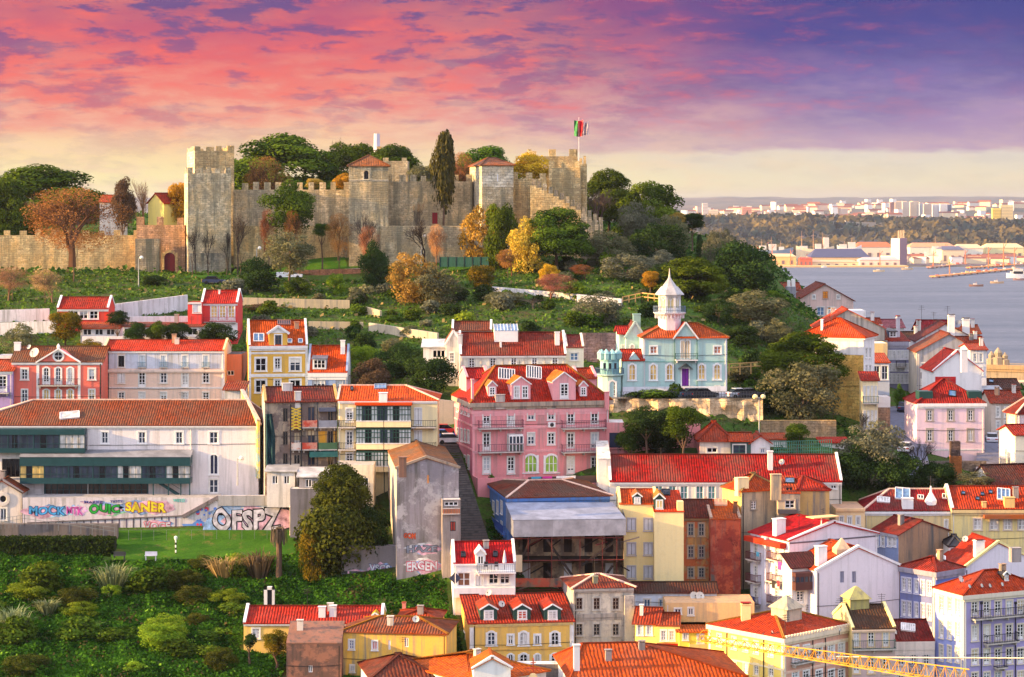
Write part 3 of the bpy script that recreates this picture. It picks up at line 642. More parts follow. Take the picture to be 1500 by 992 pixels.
def cream():
    m = plaster((236, 206, 186), .3); b = Bld('apartment_house', 'long cream four storey house with red roof and stained grey attic storey', 'house', 150.5, 328.5, 355, 514, 592, 9, m)
    at_ = plaster((206, 210, 222), .95)
    xs = [177.7, 208, 239.7, 271, 301.6]
    b.winm('front', *(lambda h: (h[0], b.hit('front', 177.7, 537.5)[1], .95, 1.75))(b.hit('front', 177.7, 520)), style='one', fm=DARKM, gm=G_DARK)
    b.rows('front', xs[1:], [(521, 537)], 8, 'shut', sm=WHITE, fm=paint((214, 222, 226)))
    b.rows('front', [208, 271], [(545.5, 567)], 9, 'french', sm=SURR); b.rows('front', [239.7, 301.6], [(546, 561)], 9, sm=SURR); b.win('front', 177.7, 546, 561, 9, 'shut', sm=SURR)
    b.rows('front', xs, [(575, 591)], 8.5, 'french')
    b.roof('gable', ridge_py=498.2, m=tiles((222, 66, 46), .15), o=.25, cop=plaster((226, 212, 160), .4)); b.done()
    a = b.boxp('attic_band', 'front', 151, 328, 514.5, 538, .03, at_)
    bpy.data.objects.remove(a)
    w2 = MB(); _, z0 = b.hit('front', 239, 540); hs = [h for h in b.holes['front'] if h[3] > z0+.2]; last = 0.
    for h in sorted(hs)+[(b.W, b.W, 0, 0)]: w2.box(last, h[0]-.16, -.03, 0, z0, b.H-.05, at_); last = h[1]+.16
    w2.obj('attic_facing', b.root)
    b.cornice(WCLEAN, .25, .25); b.cornice(plaster((232, 210, 196), .3), .35, .3, z=z0-.5, name='ledge'); b.belt('front', 568, WPL, .18); b.drain('front', 159)
    for x in xs[1:]: b.balcony('front', x-6, x+6, 537.5, rail=.75, out=.28, rm=paint((120, 160, 180)), step=.18)
    for x in (152, 327): b.pilaster('front', x, 4, WHITE)
    ye = paint((226, 170, 40)); b.boxp('awning', 'front', 163, 181, 584, 590, .8, ye)
cream()
def shade_box():
    m = plaster((206, 128, 100), .5); b = Bld('annex', 'plain terracotta annex squeezed between cream house and ochre house', 'house', 328.5, 354, 358, 519, 575, 7, m); b.win('front', 338, 543, 550, 10, 'one+bare', gm=G_DARK); b.roof('flat', rise=0, m=metal((70, 70, 74))); b.done()
    b2 = Bld('porch_house', 'low dark red roof in the gap below the terracotta annex', 'shed', 329, 357, 346, 571, 592, 5, WOLD); b2.roof('shed', ridge_py=558, m=REDOLD); b2.done()
shade_box()
def ochre():
    m = plaster((226, 178, 84), .25); b = Bld('townhouse', 'ochre yellow townhouse with red roof and tall central gabled dormer', 'house', 364.5, 450.4, 352, 507, 590, 8, m, yaw=9)
    W_ = WHITE
    b.rows('front', [382, 432.4], [(525, 543.5)], 15, 'big', sm=W_, sd_=.22); b.win('front', 406.5, 525, 543.5, 8, 'french', sm=W_, sd_=.22)
    b.rows('front', [382, 432.4], [(557, 575)], 15, 'big', sm=W_, sd_=.22); b.win('front', 406.5, 557, 575, 8, 'french', sm=W_, sd_=.22)
    b.roof('gable', ridge_py=469.6, m=RED, o=.15, cop=WCLEAN); b.done()
    b.cornice(W_, .45, .3); b.belt('front', 549.5, W_, .3); b.belt('front', 517, W_, .2)
    for x in (366, 449): b.pilaster('front', x, 3.5, W_)
    g = MB(); u0, v0 = b.hit('front', 394, 518); u1, _ = b.hit('front', 421, 518); _, v1 = b.hit('front', 407, 488); _, va = b.hit('front', 407, 479); um = (u0+u1)/2
    wu0, wu1 = um-.5, um+.5; wv0 = b.hit('front', 407, 511.5)[1]; wv1 = b.hit('front', 407, 491)[1]
    for (x0, x1, z0, z1) in ((u0, wu0, b.H-1, v1), (wu1, u1, b.H-1, v1), (wu0, wu1, b.H-1, wv0), (wu0, wu1, wv1, v1)): g.box(x0, x1, -.06, .3, z0, z1, m)
    g.box(u0, wu0, .3, 4, b.H-.5, v1, m); g.box(wu1, u1, .3, 4, b.H-.5, v1, m)
    g.face([(u0, -.06, v1), (u1, -.06, v1), (um, -.06, va)], W_); g.face([(u0, -.06, v1), (um, -.06, va), (um, 4, va), (u0, 4, v1)], RED, [(0, 0), (1, 0), (1, 4), (0, 4)]); g.face([(um, -.06, va), (u1, -.06, v1), (u1, 4, v1), (um, 4, va)], RED, [(0, 0), (1, 0), (1, 4), (0, 4)])
    g.bar((u0-.3, -.15, v1-.1), (um, -.15, va+.15), .4, .35, W_); g.bar((um, -.15, va+.15), (u1+.3, -.15, v1-.1), .4, .35, W_)
    go = g.obj('gabled_dormer', b.root); wn = link('window', window_mesh('sash', 1.0, wv1-wv0, W_, paint((90, 80, 74)), .16), go, (um, -.06, wv0)); link('pane', pane_mesh(.98, wv1-wv0, G_MID, .12), wn)
    b.skylight(379, 495, 15, 11, n=2); b.skylight(424.5, 500, 6, 5, n=1); b.skylight(440, 500, 6, 5, n=1); b.skylight(416, 473, 19, 6, G_MID, paint((150, 110, 100)), n=7)
ochre()
def smallblue():
    m = plaster((150, 172, 208), .3); b = Bld('cottage', 'small pale blue house with bright red roof beside the ochre townhouse', 'house', 451, 509, 351, 545, 592, 7, m, left=m, right=WCLEAN)
    b.win('front', 467.5, 556, 575, 17, 'big', sm=plaster((130, 140, 160)), sd_=.2); b.win('front', 498, 557, 575, 9, sm=plaster((130, 140, 160)), sd_=.2)
    b.roof('gable', ridge_py=506.5, m=tiles((232, 58, 40), .06), o=.2, cop=paint((150, 165, 190))); b.done(); b.cornice(WCLEAN, .75, .15)
    b.dormer(468, 522, 541, 21, m=plaster((170, 172, 180), .4), rm=metal((110, 112, 125)), kind='shed', wins=1, wf=.8, style='big'); b.chim(502, 496, 519, 6.5, WCLEAN, pots=False)
smallblue()
def uphill():
    b = Bld('garden_house', 'small red walled house with white windows beside the pale garden wall', 'house', 84, 159, 378, 452, 478, 6, plaster((214, 70, 58), .3)); b.rows('front', [108, 122.5, 137.5], [(455.5, 467)], 12, 'big', sm=WHITE); b.roof('gable', ridge_py=435.3, m=tiles((190, 62, 48), .25), o=.3, cop=WCLEAN); b.done(); b.cornice(WHITE, .3, .2)
    b = Bld('garden_annex', 'low red tiled lean-to in front of the small red garden house', 'shed', 118, 175, 371, 481, 497, 4, WPL); b.rows('front', [128, 145, 162], [(482, 491)], 12, 'one+bare', gm=G_DARK); b.roof('shed', ridge_py=472, m=REDMID); b.done()
    b = Bld('garden_house', 'bright coral house with three tall lit windows above a white base', 'house', 295, 348, 372, 444, 492, 7, plaster((224, 78, 74), .2))
    b.rows('front', [313.5, 326, 339], [(448, 469)], 9, 'french', sm=WHITE, gm=G_WARM); b.roof('gable', ridge_py=425.5, m=tiles((212, 62, 50), .12), o=.3, cop=WCLEAN); b.done(); b.cornice(WHITE, .25, .2); b.boxp('plinth', 'front', 295.5, 348, 473, 496, .12, WCLEAN); b.balcony('front', 299, 346, 471.5, rail=.8, out=.7, rm=paint((200, 60, 70))); b.chim(321, 424, 431, 2.5, WCLEAN, pots=False)
    b = Bld('garden_annex', 'coral side wing with one shuttered window next to the coral house', 'shed', 275, 295, 370, 443, 470, 5, plaster((224, 78, 74), .2)); b.win('front', 291, 446, 458, 11, 'shut', sm=WHITE); b.roof('flat', rise=0, m=REDOLD); b.done(); b.cornice(WPL, .2, .2)
    b = Bld('garden_annex', 'long low tiled shelter under the white garden terrace wall', 'shed', 180, 296, 368, 478, 494, 4, WPL); b.roof('shed', ridge_py=472, m=REDOLD); b.rows('front', [186, 282], [(481, 491)], 14, 'one+bare', gm=G_DARK); b.done()
    b = Bld('lilac_house', 'narrow lilac house cut by the left edge of the photograph', 'house', -40, 18.5, 349, 543, 592, 8, plaster((176, 150, 200), .3)); b.win('front', 4, 551, 574, 11, 'french', sm=WHITE); b.roof('gable', ridge_py=527, m=REDMID); b.done(); b.cornice(WHITE, .35, .2); b.balcony('front', -6, 14, 575, rm=paint((120, 110, 170)))
    b = Bld('roof_shed', 'small white hut with tin roof behind the lilac house', 'shed', -5, 18, 354, 521, 545, 4, WPL); b.roof('flat', rise=0, m=metal((170, 170, 172))); b.done()
    # castle quarter houses behind the lower wall
    b = Bld('gabled_house', 'yellow gabled house with red roof behind the castle gate wall', 'house', 217, 240, 472, 298, 330, 12, plaster((255, 220, 130), .1), yaw=-40); b.roof('gabley', ridge_py=283, m=REDMID, o=.3); b.done()
    b = Bld('gabled_house', 'dull red roof peeping out behind the brown bare tree', 'house', 146, 175, 485, 296, 330, 10, WOLD); b.roof('gable', ridge_py=286, m=REDMID); b.done()
uphill()
# ---------------------------------------------------------------- middle left: school, derelict block, veranda block
def school():
    m = plaster((232, 224, 224), .35); b = Bld('convent', 'long white convent building with brown red roof and green glazed galleries', 'convent', -60, 378.5, 312, 622.5, 728, 12, m)
    TEAL = paint((26, 66, 72), .4); TEAL2 = metal((150, 152, 160), .5, .5)
    for x, w_ in ((153.6, 9), (208, 10), (262.5, 9.5), (313, 12)): b.win('front', x, 633, 649.5, w_, 'big', sm=WCLEAN, gm=G_MID, sd_=.2)
    b.win('front', 313.3, 666, 695, 11.5, 'arch+one', sm=WCLEAN, gm=glass((44, 48, 74)), sd_=.2); b.win('front', 313, 702.5, 722, 12.5, 'big', sm=SURR, gm=G_MID)
    b.win('front', 16, 672, 699, 26, 'one', sm=SURR, fm=DARKM, gm=G_DARK); b.win('front', 141, 708, 726.5, 150, 'big', sm=TEAL, fm=TEAL, gm=glass((70, 62, 58)))
    b.roof('hip', ridge_py=586, m=tiles((150, 62, 46), .55), o=.35, li=9, ri=2.2, cap=CAP); b.done(); b.cornice(WCLEAN, .3, .3)
    b.skylight(102, 609, 28, 9, G_CURT, WCLEAN, n=1, name='roof_hatch')
    def gallery(x0, x1, y0, y1, g0, g1, out, roof=0):
        a, v1 = b.hit('front', x0, y0); c, v0 = b.hit('front', x1, y1); _, e1 = b.hit('front', x0, g0); _, e0 = b.hit('front', x0, g1); g = MB()
        g.box(a, c, -out, 0, v0, e0, TEAL); g.box(a, c, -out-.12, 0, e1, v1, TEAL); n = max(2, int((c-a)/3.0))
        for i in range(n+1): x = a+(c-a)*i/n; g.box(max(a, x-.07), min(c, x+.07), -out, -out+.14, e0, e1, TEAL)
        for i in range(n*4): x = a+(c-a)*i/(n*4); g.box(x, x+.045, -out+.02, -out+.08, e0, e1, TEAL)
        g.box(a, c, -out+.01, -out+.07, e0+(e1-e0)*.3, e0+(e1-e0)*.3+.07, TEAL)
        if roof: _, vr = b.hit('front', x0, roof); g.face([(a-.1, -out-.2, v1+.01), (c+.1, -out-.2, v1+.01), (c+.1, 0, vr), (a-.1, 0, vr)], TEAL2)
        o = g.obj('glazed_gallery', b.root); p = MB()
        for i in range(n):
            x0_, x1_ = a+(c-a)*i/n+.07, a+(c-a)*(i+1)/n-.07; gm = [G_CURT, G_CURT, G_MID, G_WARM][RN.randrange(4)]
            p.face([(x0_, -out+.11, e0), (x1_, -out+.11, e0), (x1_, -out+.11, e1), (x0_, -out+.11, e1)], G_MID if RN.random() < .4 else gm)
            if RN.random() < .7: xx = x0_+.4+RN.random(); p.face([(xx, -out+.1, e0), (xx+.8, -out+.1, e0), (xx+.8, -out+.1, e1), (xx, -out+.1, e1)], G_DARK)
        for x in (a, c): p.face([(x, -out, e0), (x, 0, e0), (x, 0, e1), (x, -out, e1)], G_MID)
        p.obj('pane', o)
    gallery(-60, 127, 627, 662, 635.5, 655, 1.4); gallery(34, 282, 667, 706, 680, 697.5, 2.2, roof=658.5)
    for x in (228, 250, 268, 281): b.boxp('post', 'front', x-.8, x+.8, 706, 727, 2.1, TEAL, back=-1.95)
    st = MB(); u0, v0 = b.hit('front', 268, 726); u1, v1 = b.hit('front', 236, 706)
    st.bar((u0, -1.6, v0), (u1, -1.6, v1), .12, .3, TEAL); st.bar((u0, -.9, v0), (u1, -.9, v1), .12, .3, TEAL); st.bar((u0, -1.6, v0+1), (u1, -1.6, v1+1), .05, .05, TEAL)
    for i in range(14): t = i/13; st.box(u0+(u1-u0)*t-.12, u0+(u1-u0)*t+.12, -1.6, -.9, v0+(v1-v0)*t, v0+(v1-v0)*t+.04, TEAL)
    st.obj('outside_stair', b.root)
    b.drain('front', 129, 626, WPL); b.drain('front', 279.5, 626, WPL)
    # chapel front
    c = Bld('chapel', 'little gabled chapel front with round oculus at the left edge', 'chapel', -26, 31.5, 307.5, 722, 792, 4, plaster((214, 204, 196), .7)); c.win('front', 5, 745, 762, 9, 'one', gm=G_MID); c.roof('gabley', ridge_py=704, m=REDOLD, o=.2, cop=plaster((150, 140, 140), .6)); c.done()
    u, v = c.hit('front', 4.7, 731); q = MB(); q.lathe([(.95, 0), (.95, .16), (.5, .16), (.42, 0.02)], plaster((216, 206, 198), .4), 18); q.lathe([(.44, .03), (.001, .03)], G_DARK, 18); q.v = [(a, -z, b_) for a, b_, z in q.v]; q.obj('oculus', c.root, (u, 0, v))
school()
def derelict():
    m = plaster((176, 158, 138), .8, patch=(110, 96, 92), pamt=.8); b = Bld('derelict_block', 'derelict balconied block with weathered walls, torn green netting and brown red roof', 'apartment block', 388, 494.5, 308, 589, 724, 9, m, yaw=9, left=plaster((176, 170, 170), .8))
    for i, (a, c) in enumerate(((596, 618), (630, 652), (662, 682))):
        b.win('front', 456, a, c, 11, 'one+bare', fm=paint((110, 90, 76))); b.win('front', 484, a+1, c, 8, 'one+bare', fm=paint((120, 100, 80)), gm=G_DARK); b.win('front', 418, a+2, c, 7, 'one+bare', fm=paint((90, 80, 70)), gm=G_DARK); b.win('front', 435, a+4, c-2, 9, 'one+bare', fm=paint((140, 130, 120)))
    b.rows('front', [400, 425, 455], [(694, 706)], 10, 'one+bare', gm=G_DARK)
    b.roof('gable', ridge_py=566.5, m=tiles((150, 60, 44), .5), o=.3, cop=plaster((190, 160, 100), .6)); b.done()
    b.chim(436.5, 572, 587, 9, WOLD, pots=False); b.chim(421, 560, 573, 15, WOLD, pots=False)
    rust = paint((196, 84, 58), .8)
    for i, y in enumerate((625, 657.5)):
        b.balcony('front', 426, 441, y, solid=plaster((208, 110, 80), .9, patch=(226, 214, 200)), rail=.9); b.balcony('front', 441.5, 464, y, solid=plaster((214, 150, 130), .9, patch=(200, 70, 50)), rail=.9)
        b.balcony('front', 466, 493, y, solid=[paint((150, 150, 158)), paint((74, 110, 74))][i], rail=.9)
    ye = plaster((220, 160, 60), .6); b.boxp('ochre_panel', 'front', 466.5, 479, 632, 656, .03, ye); b.boxp('ochre_panel', 'front', 488.5, 493.5, 632, 656, .03, ye)
    lt = MB(); u0, v1 = b.hit('front', 425, 591); u1, v0 = b.hit('front', 441, 690); yl = paint((226, 190, 60), .7)     # lattice tower
    for x in (u0, u1): lt.box(x-.08, x+.08, -1.1, -.95, v0-4, v1, DARKM)
    for k in range(7):
        z0 = v1-1.0-k*.42; lt.bar((u0, -1.05, z0), (u1, -1.05, z0+.5), .05, .14, yl); lt.bar((u0, -1.06, z0+.5), (u1, -1.06, z0), .05, .14, yl)
    lt.obj('lattice_screen', b.root)
    net = MB(); a, v1 = b.hit('front', 389, 606); c, v0 = b.hit('front', 403, 681); nm = paint((22, 60, 66), .9); N = 9
    for i in range(N):
        for j in range(12):
            P = lambda i_, j_: (a+(c-a)*i_/N*(1-.35*max(0, (j_-7)/5)), -.35-.25*math.sin(i_*1.3)-.12*math.sin(j_*.9+i_), v0+(v1-v0)*j_/12)
            net.face([P(i, j), P(i+1, j), P(i+1, j+1), P(i, j+1)], nm)
    net.obj('netting', b.root, smooth=True)
    gr = paint((40, 100, 96)); b.boxp('awning', 'front', 453, 494, 661, 668, 1.2, gr); b.boxp('awning', 'front', 466, 491, 597, 602, .9, paint((96, 100, 116)))
    for x in (441, 465): b.drain('front', x, 592, paint((80, 84, 84)))
    # yard buildings at its foot
    y = Bld('yard_shed', 'white yard shed with corrugated fence below the derelict block', 'shed', 391, 432, 304, 690, 716, 4, WOLD); y.rows('front', [403, 420], [(697, 709)], 8, 'one+bare', gm=G_DARK); y.roof('shed', ridge_py=680, m=metal((190, 190, 194), .5, .35)); y.done()
    y = Bld('yard_shed', 'grey lean-to with tin roof beside the bushy garden tree', 'shed', 438, 484, 302, 698, 724, 4, plaster((150, 146, 150), .8)); y.roof('shed', ridge_py=684, m=metal((206, 206, 210), .5, .4)); y.win('front', 452, 702, 714, 9, 'one+bare', gm=G_DARK); y.done()
    mu = MB(); p = [at(353, 571, 322), at(377, 616, 311)]; mu_m = plaster((150, 190, 200), .9, patch=(210, 190, 90), pamt=.8)
    w_ = thing('party_wall', 'sloping party wall covered with a blue and yellow mural', 'wall', (p[1].x, p[1].y, p[1].z-8)); d = p[0]-p[1]
    mu.face([(0, 0, 0), (d.x, d.y, 0), (d.x, d.y, d.z+8), (0, 0, 8)], mu_m); mu.face([(.35, 0, 0), (d.x+.35, d.y, 0), (d.x+.35, d.y, d.z+8), (.35, 0, 8)][::-1], mu_m); mu.bar((.17, 0, 8), (d.x+.17, d.y, d.z+8), .5, .2, CAP)
    mu.face([(0, 0, 0), (.35, 0, 0), (.35, 0, 8), (0, 0, 8)], mu_m); mu.obj('wall', w_)
derelict()
def veranda():
    m = plaster((240, 220, 172), .15); b = Bld('veranda_block', 'cream apartment block with rows of dark green glazed verandas and bright red roof', 'apartment block', 495, 640.4, 309, 586, 715, 9, m)
    GR = paint((24, 66, 58), .5)
    for a, c in ((598.6, 617.5), (632, 656), (664, 680)): b.win('front', 511.9, a, c, 9, 'french', sm=WHITE)
    for a, c in ((598.6, 622), (631.5, 655)): b.win('front', 612.5, a, c, 9, 'shut', sm=WHITE)
    b.win('front', 612.5, 664, 680, 9, 'shut', sm=WHITE)
    b.roof('hip', ridge_py=564.7, m=BRIGHT, o=.3, li=0.0, ri=4.5, cap=CAP); b.done(); b.cornice(WCLEAN, .3, .25, ('front',))
    b.chim(561, 574, 588, 12, WCLEAN, pots=False); b.skylight(557, 567, 17, 6, G_BLUE, metal((140, 160, 180)), n=3); b.skylight(515.5, 570, 3, 5, G_DARK, DARKM, n=1)
    for px0, px1, e in ((522.5, 562.5, 0), (563.5, 602.5, 1)):
        for (y0, y1, y2) in ((592.7, 615, 624.5), (626.6, 647.7, 657), (660, 681, 690)):
            a, v1 = b.hit('front', px0, y0); c, v0 = b.hit('front', px1, y1); _, vb = b.hit('front', px1, y2); g = MB(); out = 1.3
            g.box(a, c, -out, 0, vb, v0-.12, m); g.box(a, c, -out-.05, 0, v0-.12, v0, WPL); g.box(a, c, -out, 0, v1-.15, v1, GR); n = 9
            for i in range(n+1): x = a+(c-a)*i/n; g.box(max(a, x-.05), min(c, x+.05), -out, -out+.1, v0, v1-.15, GR)
            for t in (.38, .72): g.box(a, c, -out+.01, -out+.08, v0+(v1-v0)*t-.04, v0+(v1-v0)*t+.04, GR)
            o = g.obj('glazed_veranda', b.root); p = MB(); mid = n//2
            for i in range(n): p.face([(a+(c-a)*i/n+.04, -out+.085, v0), (a+(c-a)*(i+1)/n-.04, -out+.085, v0), (a+(c-a)*(i+1)/n-.04, -out+.085, v1-.15), (a+(c-a)*i/n+.04, -out+.085, v1-.15)], G_DARK if i in (mid, mid-1) else (glass((200, 205, 205)) if RN.random() < .75 else G_MID))
            for x in (a, c): p.face([(x, -out, v0), (x, 0, v0), (x, 0, v1-.15), (x, -out, v1-.15)], G_MID)
            p.obj('pane', o)
    b.boxp('veranda_roof', 'front', 521, 604, 589, 592.6, 1.6, BRIGHT)
    for y in (624.6, 657.2, 690.3):
        b.balcony('front', 496, 522, y, out=1.2, rail=.9); b.balcony('front', 603, 639, y, out=1.2, rail=.9)
    b.drain('front', 563, 592, GR)
    x_ = Bld('annex', 'plain cream ground floor annex below the green verandas', 'house', 492, 547, 303, 681, 722, 5, plaster((236, 222, 198), .4)); x_.win('front', 534, 700, 711, 12, 'one+bare', gm=G_MID); x_.roof('flat', rise=0, m=plaster((200, 190, 180), .6)); x_.done()
veranda()
# ---------------------------------------------------------------- middle: pink house, white terrace house, turquoise villa
def pink():
    m = plaster((232, 150, 152), .4); PK2 = plaster((236, 166, 170), .3); b = Bld('mansion', 'big pink apartment house with iron balconies, dormers and red mansard roof', 'apartment house', 692, 892, 311, 590, 722, 15, m, yaw=13, left=plaster((214, 124, 140), .35))
    b.d = depfor(692, 311, 13, 666)
    XF = [712.7, 748.4, 836, 871]
    b.rows('front', XF, [(600.5, 624.5)], 9.5, 'french', sm=SURR); b.rows('front', [777.9, 807.4], [(599.5, 615)], 9.5, sm=SURR)
    b.rows('front', [712.7, 836, 871], [(634.6, 659.5)], 9.5, 'french', sm=SURR); b.win('front', 748.4, 637, 659.5, 9, 'french'); b.rows('front', [777.9, 807.4], [(634.6, 651)], 9.5, sm=SURR)
    b.rows('front', XF, [(669.6, 693.5)], 9.5, 'french', sm=SURR); b.rows('front', [777.5, 807.8], [(667, 692)], 18, 'arch+big', sm=WHITE, gm=glass((150, 190, 80)), sd_=.25)
    for px in (671, 676.5, 681.5, 686.5): 
        for a, c in ((592-(686.5-px)*.4, 609-(686.5-px)*.4), (631-(686.5-px)*.2, 648-(686.5-px)*.2), (668, 686)): b.win('left', px, a, c, 2.6, sm=SURR)
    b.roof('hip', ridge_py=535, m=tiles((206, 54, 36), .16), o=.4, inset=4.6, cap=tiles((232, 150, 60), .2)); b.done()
    b.cornice(plaster((176, 158, 140), .7), .6, .5, ('front', 'left', 'right')); b.cornice(PK2, .5, .08, ('front', 'left'), z=b.H-1.6, name='frieze'); 
    for py in (627, 662): b.belt('front', py, PK2, .25); b.belt('left', py-4, PK2, .25, px=690)
    for x in (693.5, 768, 818, 890): b.pilaster('front', x, 3, PK2)
    for (x0, x1) in ((699.6, 764.6), (821.8, 886)):
        for py in (627, 661.8): b.balcony('front', x0, x1, py, rail=1.05, out=1.1, rm=paint((120, 70, 84)))
    bx = MB(); u0, v1 = b.hit('front', 743.5, 637); u1, v0 = b.hit('front', 764, 660.5)
    bx.box(u0, u1, -1.0, -.95, v0, v0+1, paint((60, 90, 80))); bx.box(u0, u1, -1.02, 0, v1-.15, v1+.1, WHITE)
    for i in range(5): x = u0+(u1-u0)*i/4; bx.box(x-.06, x+.06, -1.02, -.9, v0, v1-.15, WHITE)
    bx.box(u0, u1, -1.02, -.92, v0+1, v0+1.15, WHITE); eb = bx.obj('enclosed_balcony', b.root); pp = MB(); pp.face([(u0, -.96, v0+1.1), (u1, -.96, v0+1.1), (u1, -.96, v1-.1), (u0, -.96, v1-.1)], G_MID); pp.obj('pane', eb)
    b.skylight(742, 549, 24, 15, G_MID, WHITE, 6); b.skylight(782, 546.5, 22, 17, G_MID, WHITE, 6)
    dr = tiles((232, 120, 50), .2)
    b.dormer(721, 559, 580, 13, PK2, dr, 'sash'); b.dormer(763, 553, 585, 29, PK2, dr, wins=2, wf=.55); b.dormer(826.5, 546, 586, 35, PK2, dr, 'french', wf=.32); b.dormer(854.5, 559, 580, 12, PK2, dr)
    b.chim(733, 577, 589, 14, plaster((196, 180, 170), .5), pots=False); b.chim(692.5, 552, 586, 3, PK2, pots=False); b.chim(889.5, 572, 590, 6, m, pots=False)
    ac = MB(); u, v = b.hit('front', 807.4, 622); ac.box(-.5, .5, -.45, 0, -.35, .35, WHITE); ac.lathe([(.28, .0), (.28, .02), (.001, .02)], DARKM, 12)
    ac.v[8:] = [(x, -.45-z, y) for x, y, z in ac.v[8:]]; ac.obj('air_conditioner', b.root, (u, 0, v))
    # terrace in front
    tb = MB(); u0, v0 = b.hit('front', 690, 745, -3.5); _, vt = b.hit('front', 690, 700, -3.5)
    tb.box(-.02, b.W*.97, -3.6, -.02, 0, vt-1.15, m)
    for q in ((-.02, b.W*.36, -3.6, -3.4), (-.02, .18, -3.4, -.02)): tb.box(*q, vt-1.15, vt-.1, m)
    tb.box(b.W*.36+.01, b.W*.95, -3.6, -3.45, vt-1.15, vt-.15, paint((80, 64, 66)))
    tb.obj('terrace', b.root)
    for x, c_ in ((.1, (60, 60, 120)), (.42, (80, 170, 200)), (.5, (220, 60, 160)), (.6, (240, 240, 240)), (.67, (240, 240, 240)), (.75, (60, 70, 140)), (.85, (220, 190, 60)), (.9, (40, 100, 60))):
        q = thing('laundry' if .4 < x < .7 else 'plant_pot', {.1: 'indigo plant tub at the left end of the pink terrace', .42: 'turquoise cloth hung over the pink terrace rail', .5: 'magenta cloth hung over the pink terrace rail', .6: 'white bundle on the terrace rail nearest the arched windows', .67: 'white sheet on the terrace rail right of the white bundle', .75: 'navy plant tub on the pink terrace', .85: 'yellow plant tub on the pink terrace', .9: 'dark green plant tub at the right end of the pink terrace'}[x], 'cloth' if .4 < x < .7 else 'pot')
        wp = b.root.matrix_world if False else None; c, si = math.cos(b.yaw), math.sin(b.yaw); lx, ly = b.W*x, -3.62 if .4 < x < .7 else -3.0
        q.location = b.loc+Vector((lx*c-ly*si, lx*si+ly*c, vt-.95)); q.rotation_euler = (0, 0, b.yaw); z = MB(); mm = paint(c_)
        if .4 < x < .7:
            for i in range(6): z.face([(-.7+.23*i, -.03-.05*math.sin(i*2), .1), (-.47+.23*i, -.03-.05*math.sin(i*2+2), .1), (-.47+.23*i, 0, .87), (-.7+.23*i, 0, .87)], mm)
            z.obj('fabric', q)
        else: z.lathe([(.01, 0), (.3, 0), (.42, .55), (.46, .6), (.36, .58), (.01, .5)], mm, 10); z.obj('tub', q); g = leafball(.5, 60, 7); g.materials.append(leaf((50, 90, 40), (90, 130, 50))); link('leaves', g, q, (0, 0, .9))
    # side wings
    for px0, px1, py, D, lab in ((683, 716, 562, 318, 'pink attic wing with red roof left of the pink mansion skylights'), (846, 874, 562, 321, 'pink attic wing with red roof right of the pink mansion dormers')):
        w2 = Bld('attic_wing', lab, 'house', px0, px1, D, py-8, py+30, 5, PK2, yaw=13); w2.roof('gable', rise=1.2, m=tiles((206, 54, 36), .16), cop=PK2); w2.done()
def leafball(r, n, seed, leafsz=.3):
    rr = np.random.RandomState(seed); d = rr.normal(size=(n, 3)); d /= np.linalg.norm(d, axis=1)[:, None]; p = d*r*rr.uniform(.5, 1, (n, 1))
    return leafmesh(p, d, leafsz*rr.uniform(.6, 1.3, n), rr.uniform(0, 1, n), rr)
def leafmesh(p, nrm, size, tint, rr, jit=.8):
    n = len(p); q = nrm+rr.normal(0, jit, (n, 3)); q /= np.linalg.norm(q, axis=1)[:, None]
    a = np.cross(q, rr.normal(size=(n, 3))); a /= np.linalg.norm(a, axis=1)[:, None]+1e-9; b = np.cross(q, a); s = size[:, None]/2
    v = np.stack([p-a*s-b*s*.7, p+a*s-b*s*.4, p+a*s*.9+b*s*.7, p-a*s*.7+b*s*.6], 1).reshape(-1, 3)
    me = bpy.data.meshes.new('leaves'); me.vertices.add(4*n); me.vertices.foreach_set('co', v.ravel()); me.loops.add(4*n); me.loops.foreach_set('vertex_index', np.arange(4*n, dtype=np.int32)); me.polygons.add(n); me.polygons.foreach_set('loop_start', np.arange(0, 4*n, 4, dtype=np.int32)); me.polygons.foreach_set('loop_total', np.full(n, 4, dtype=np.int32))
    at_ = me.attributes.new('tint', 'FLOAT', 'FACE'); at_.data.foreach_set('value', tint.astype(np.float32)); me.update(); me.validate(); return me
pink()
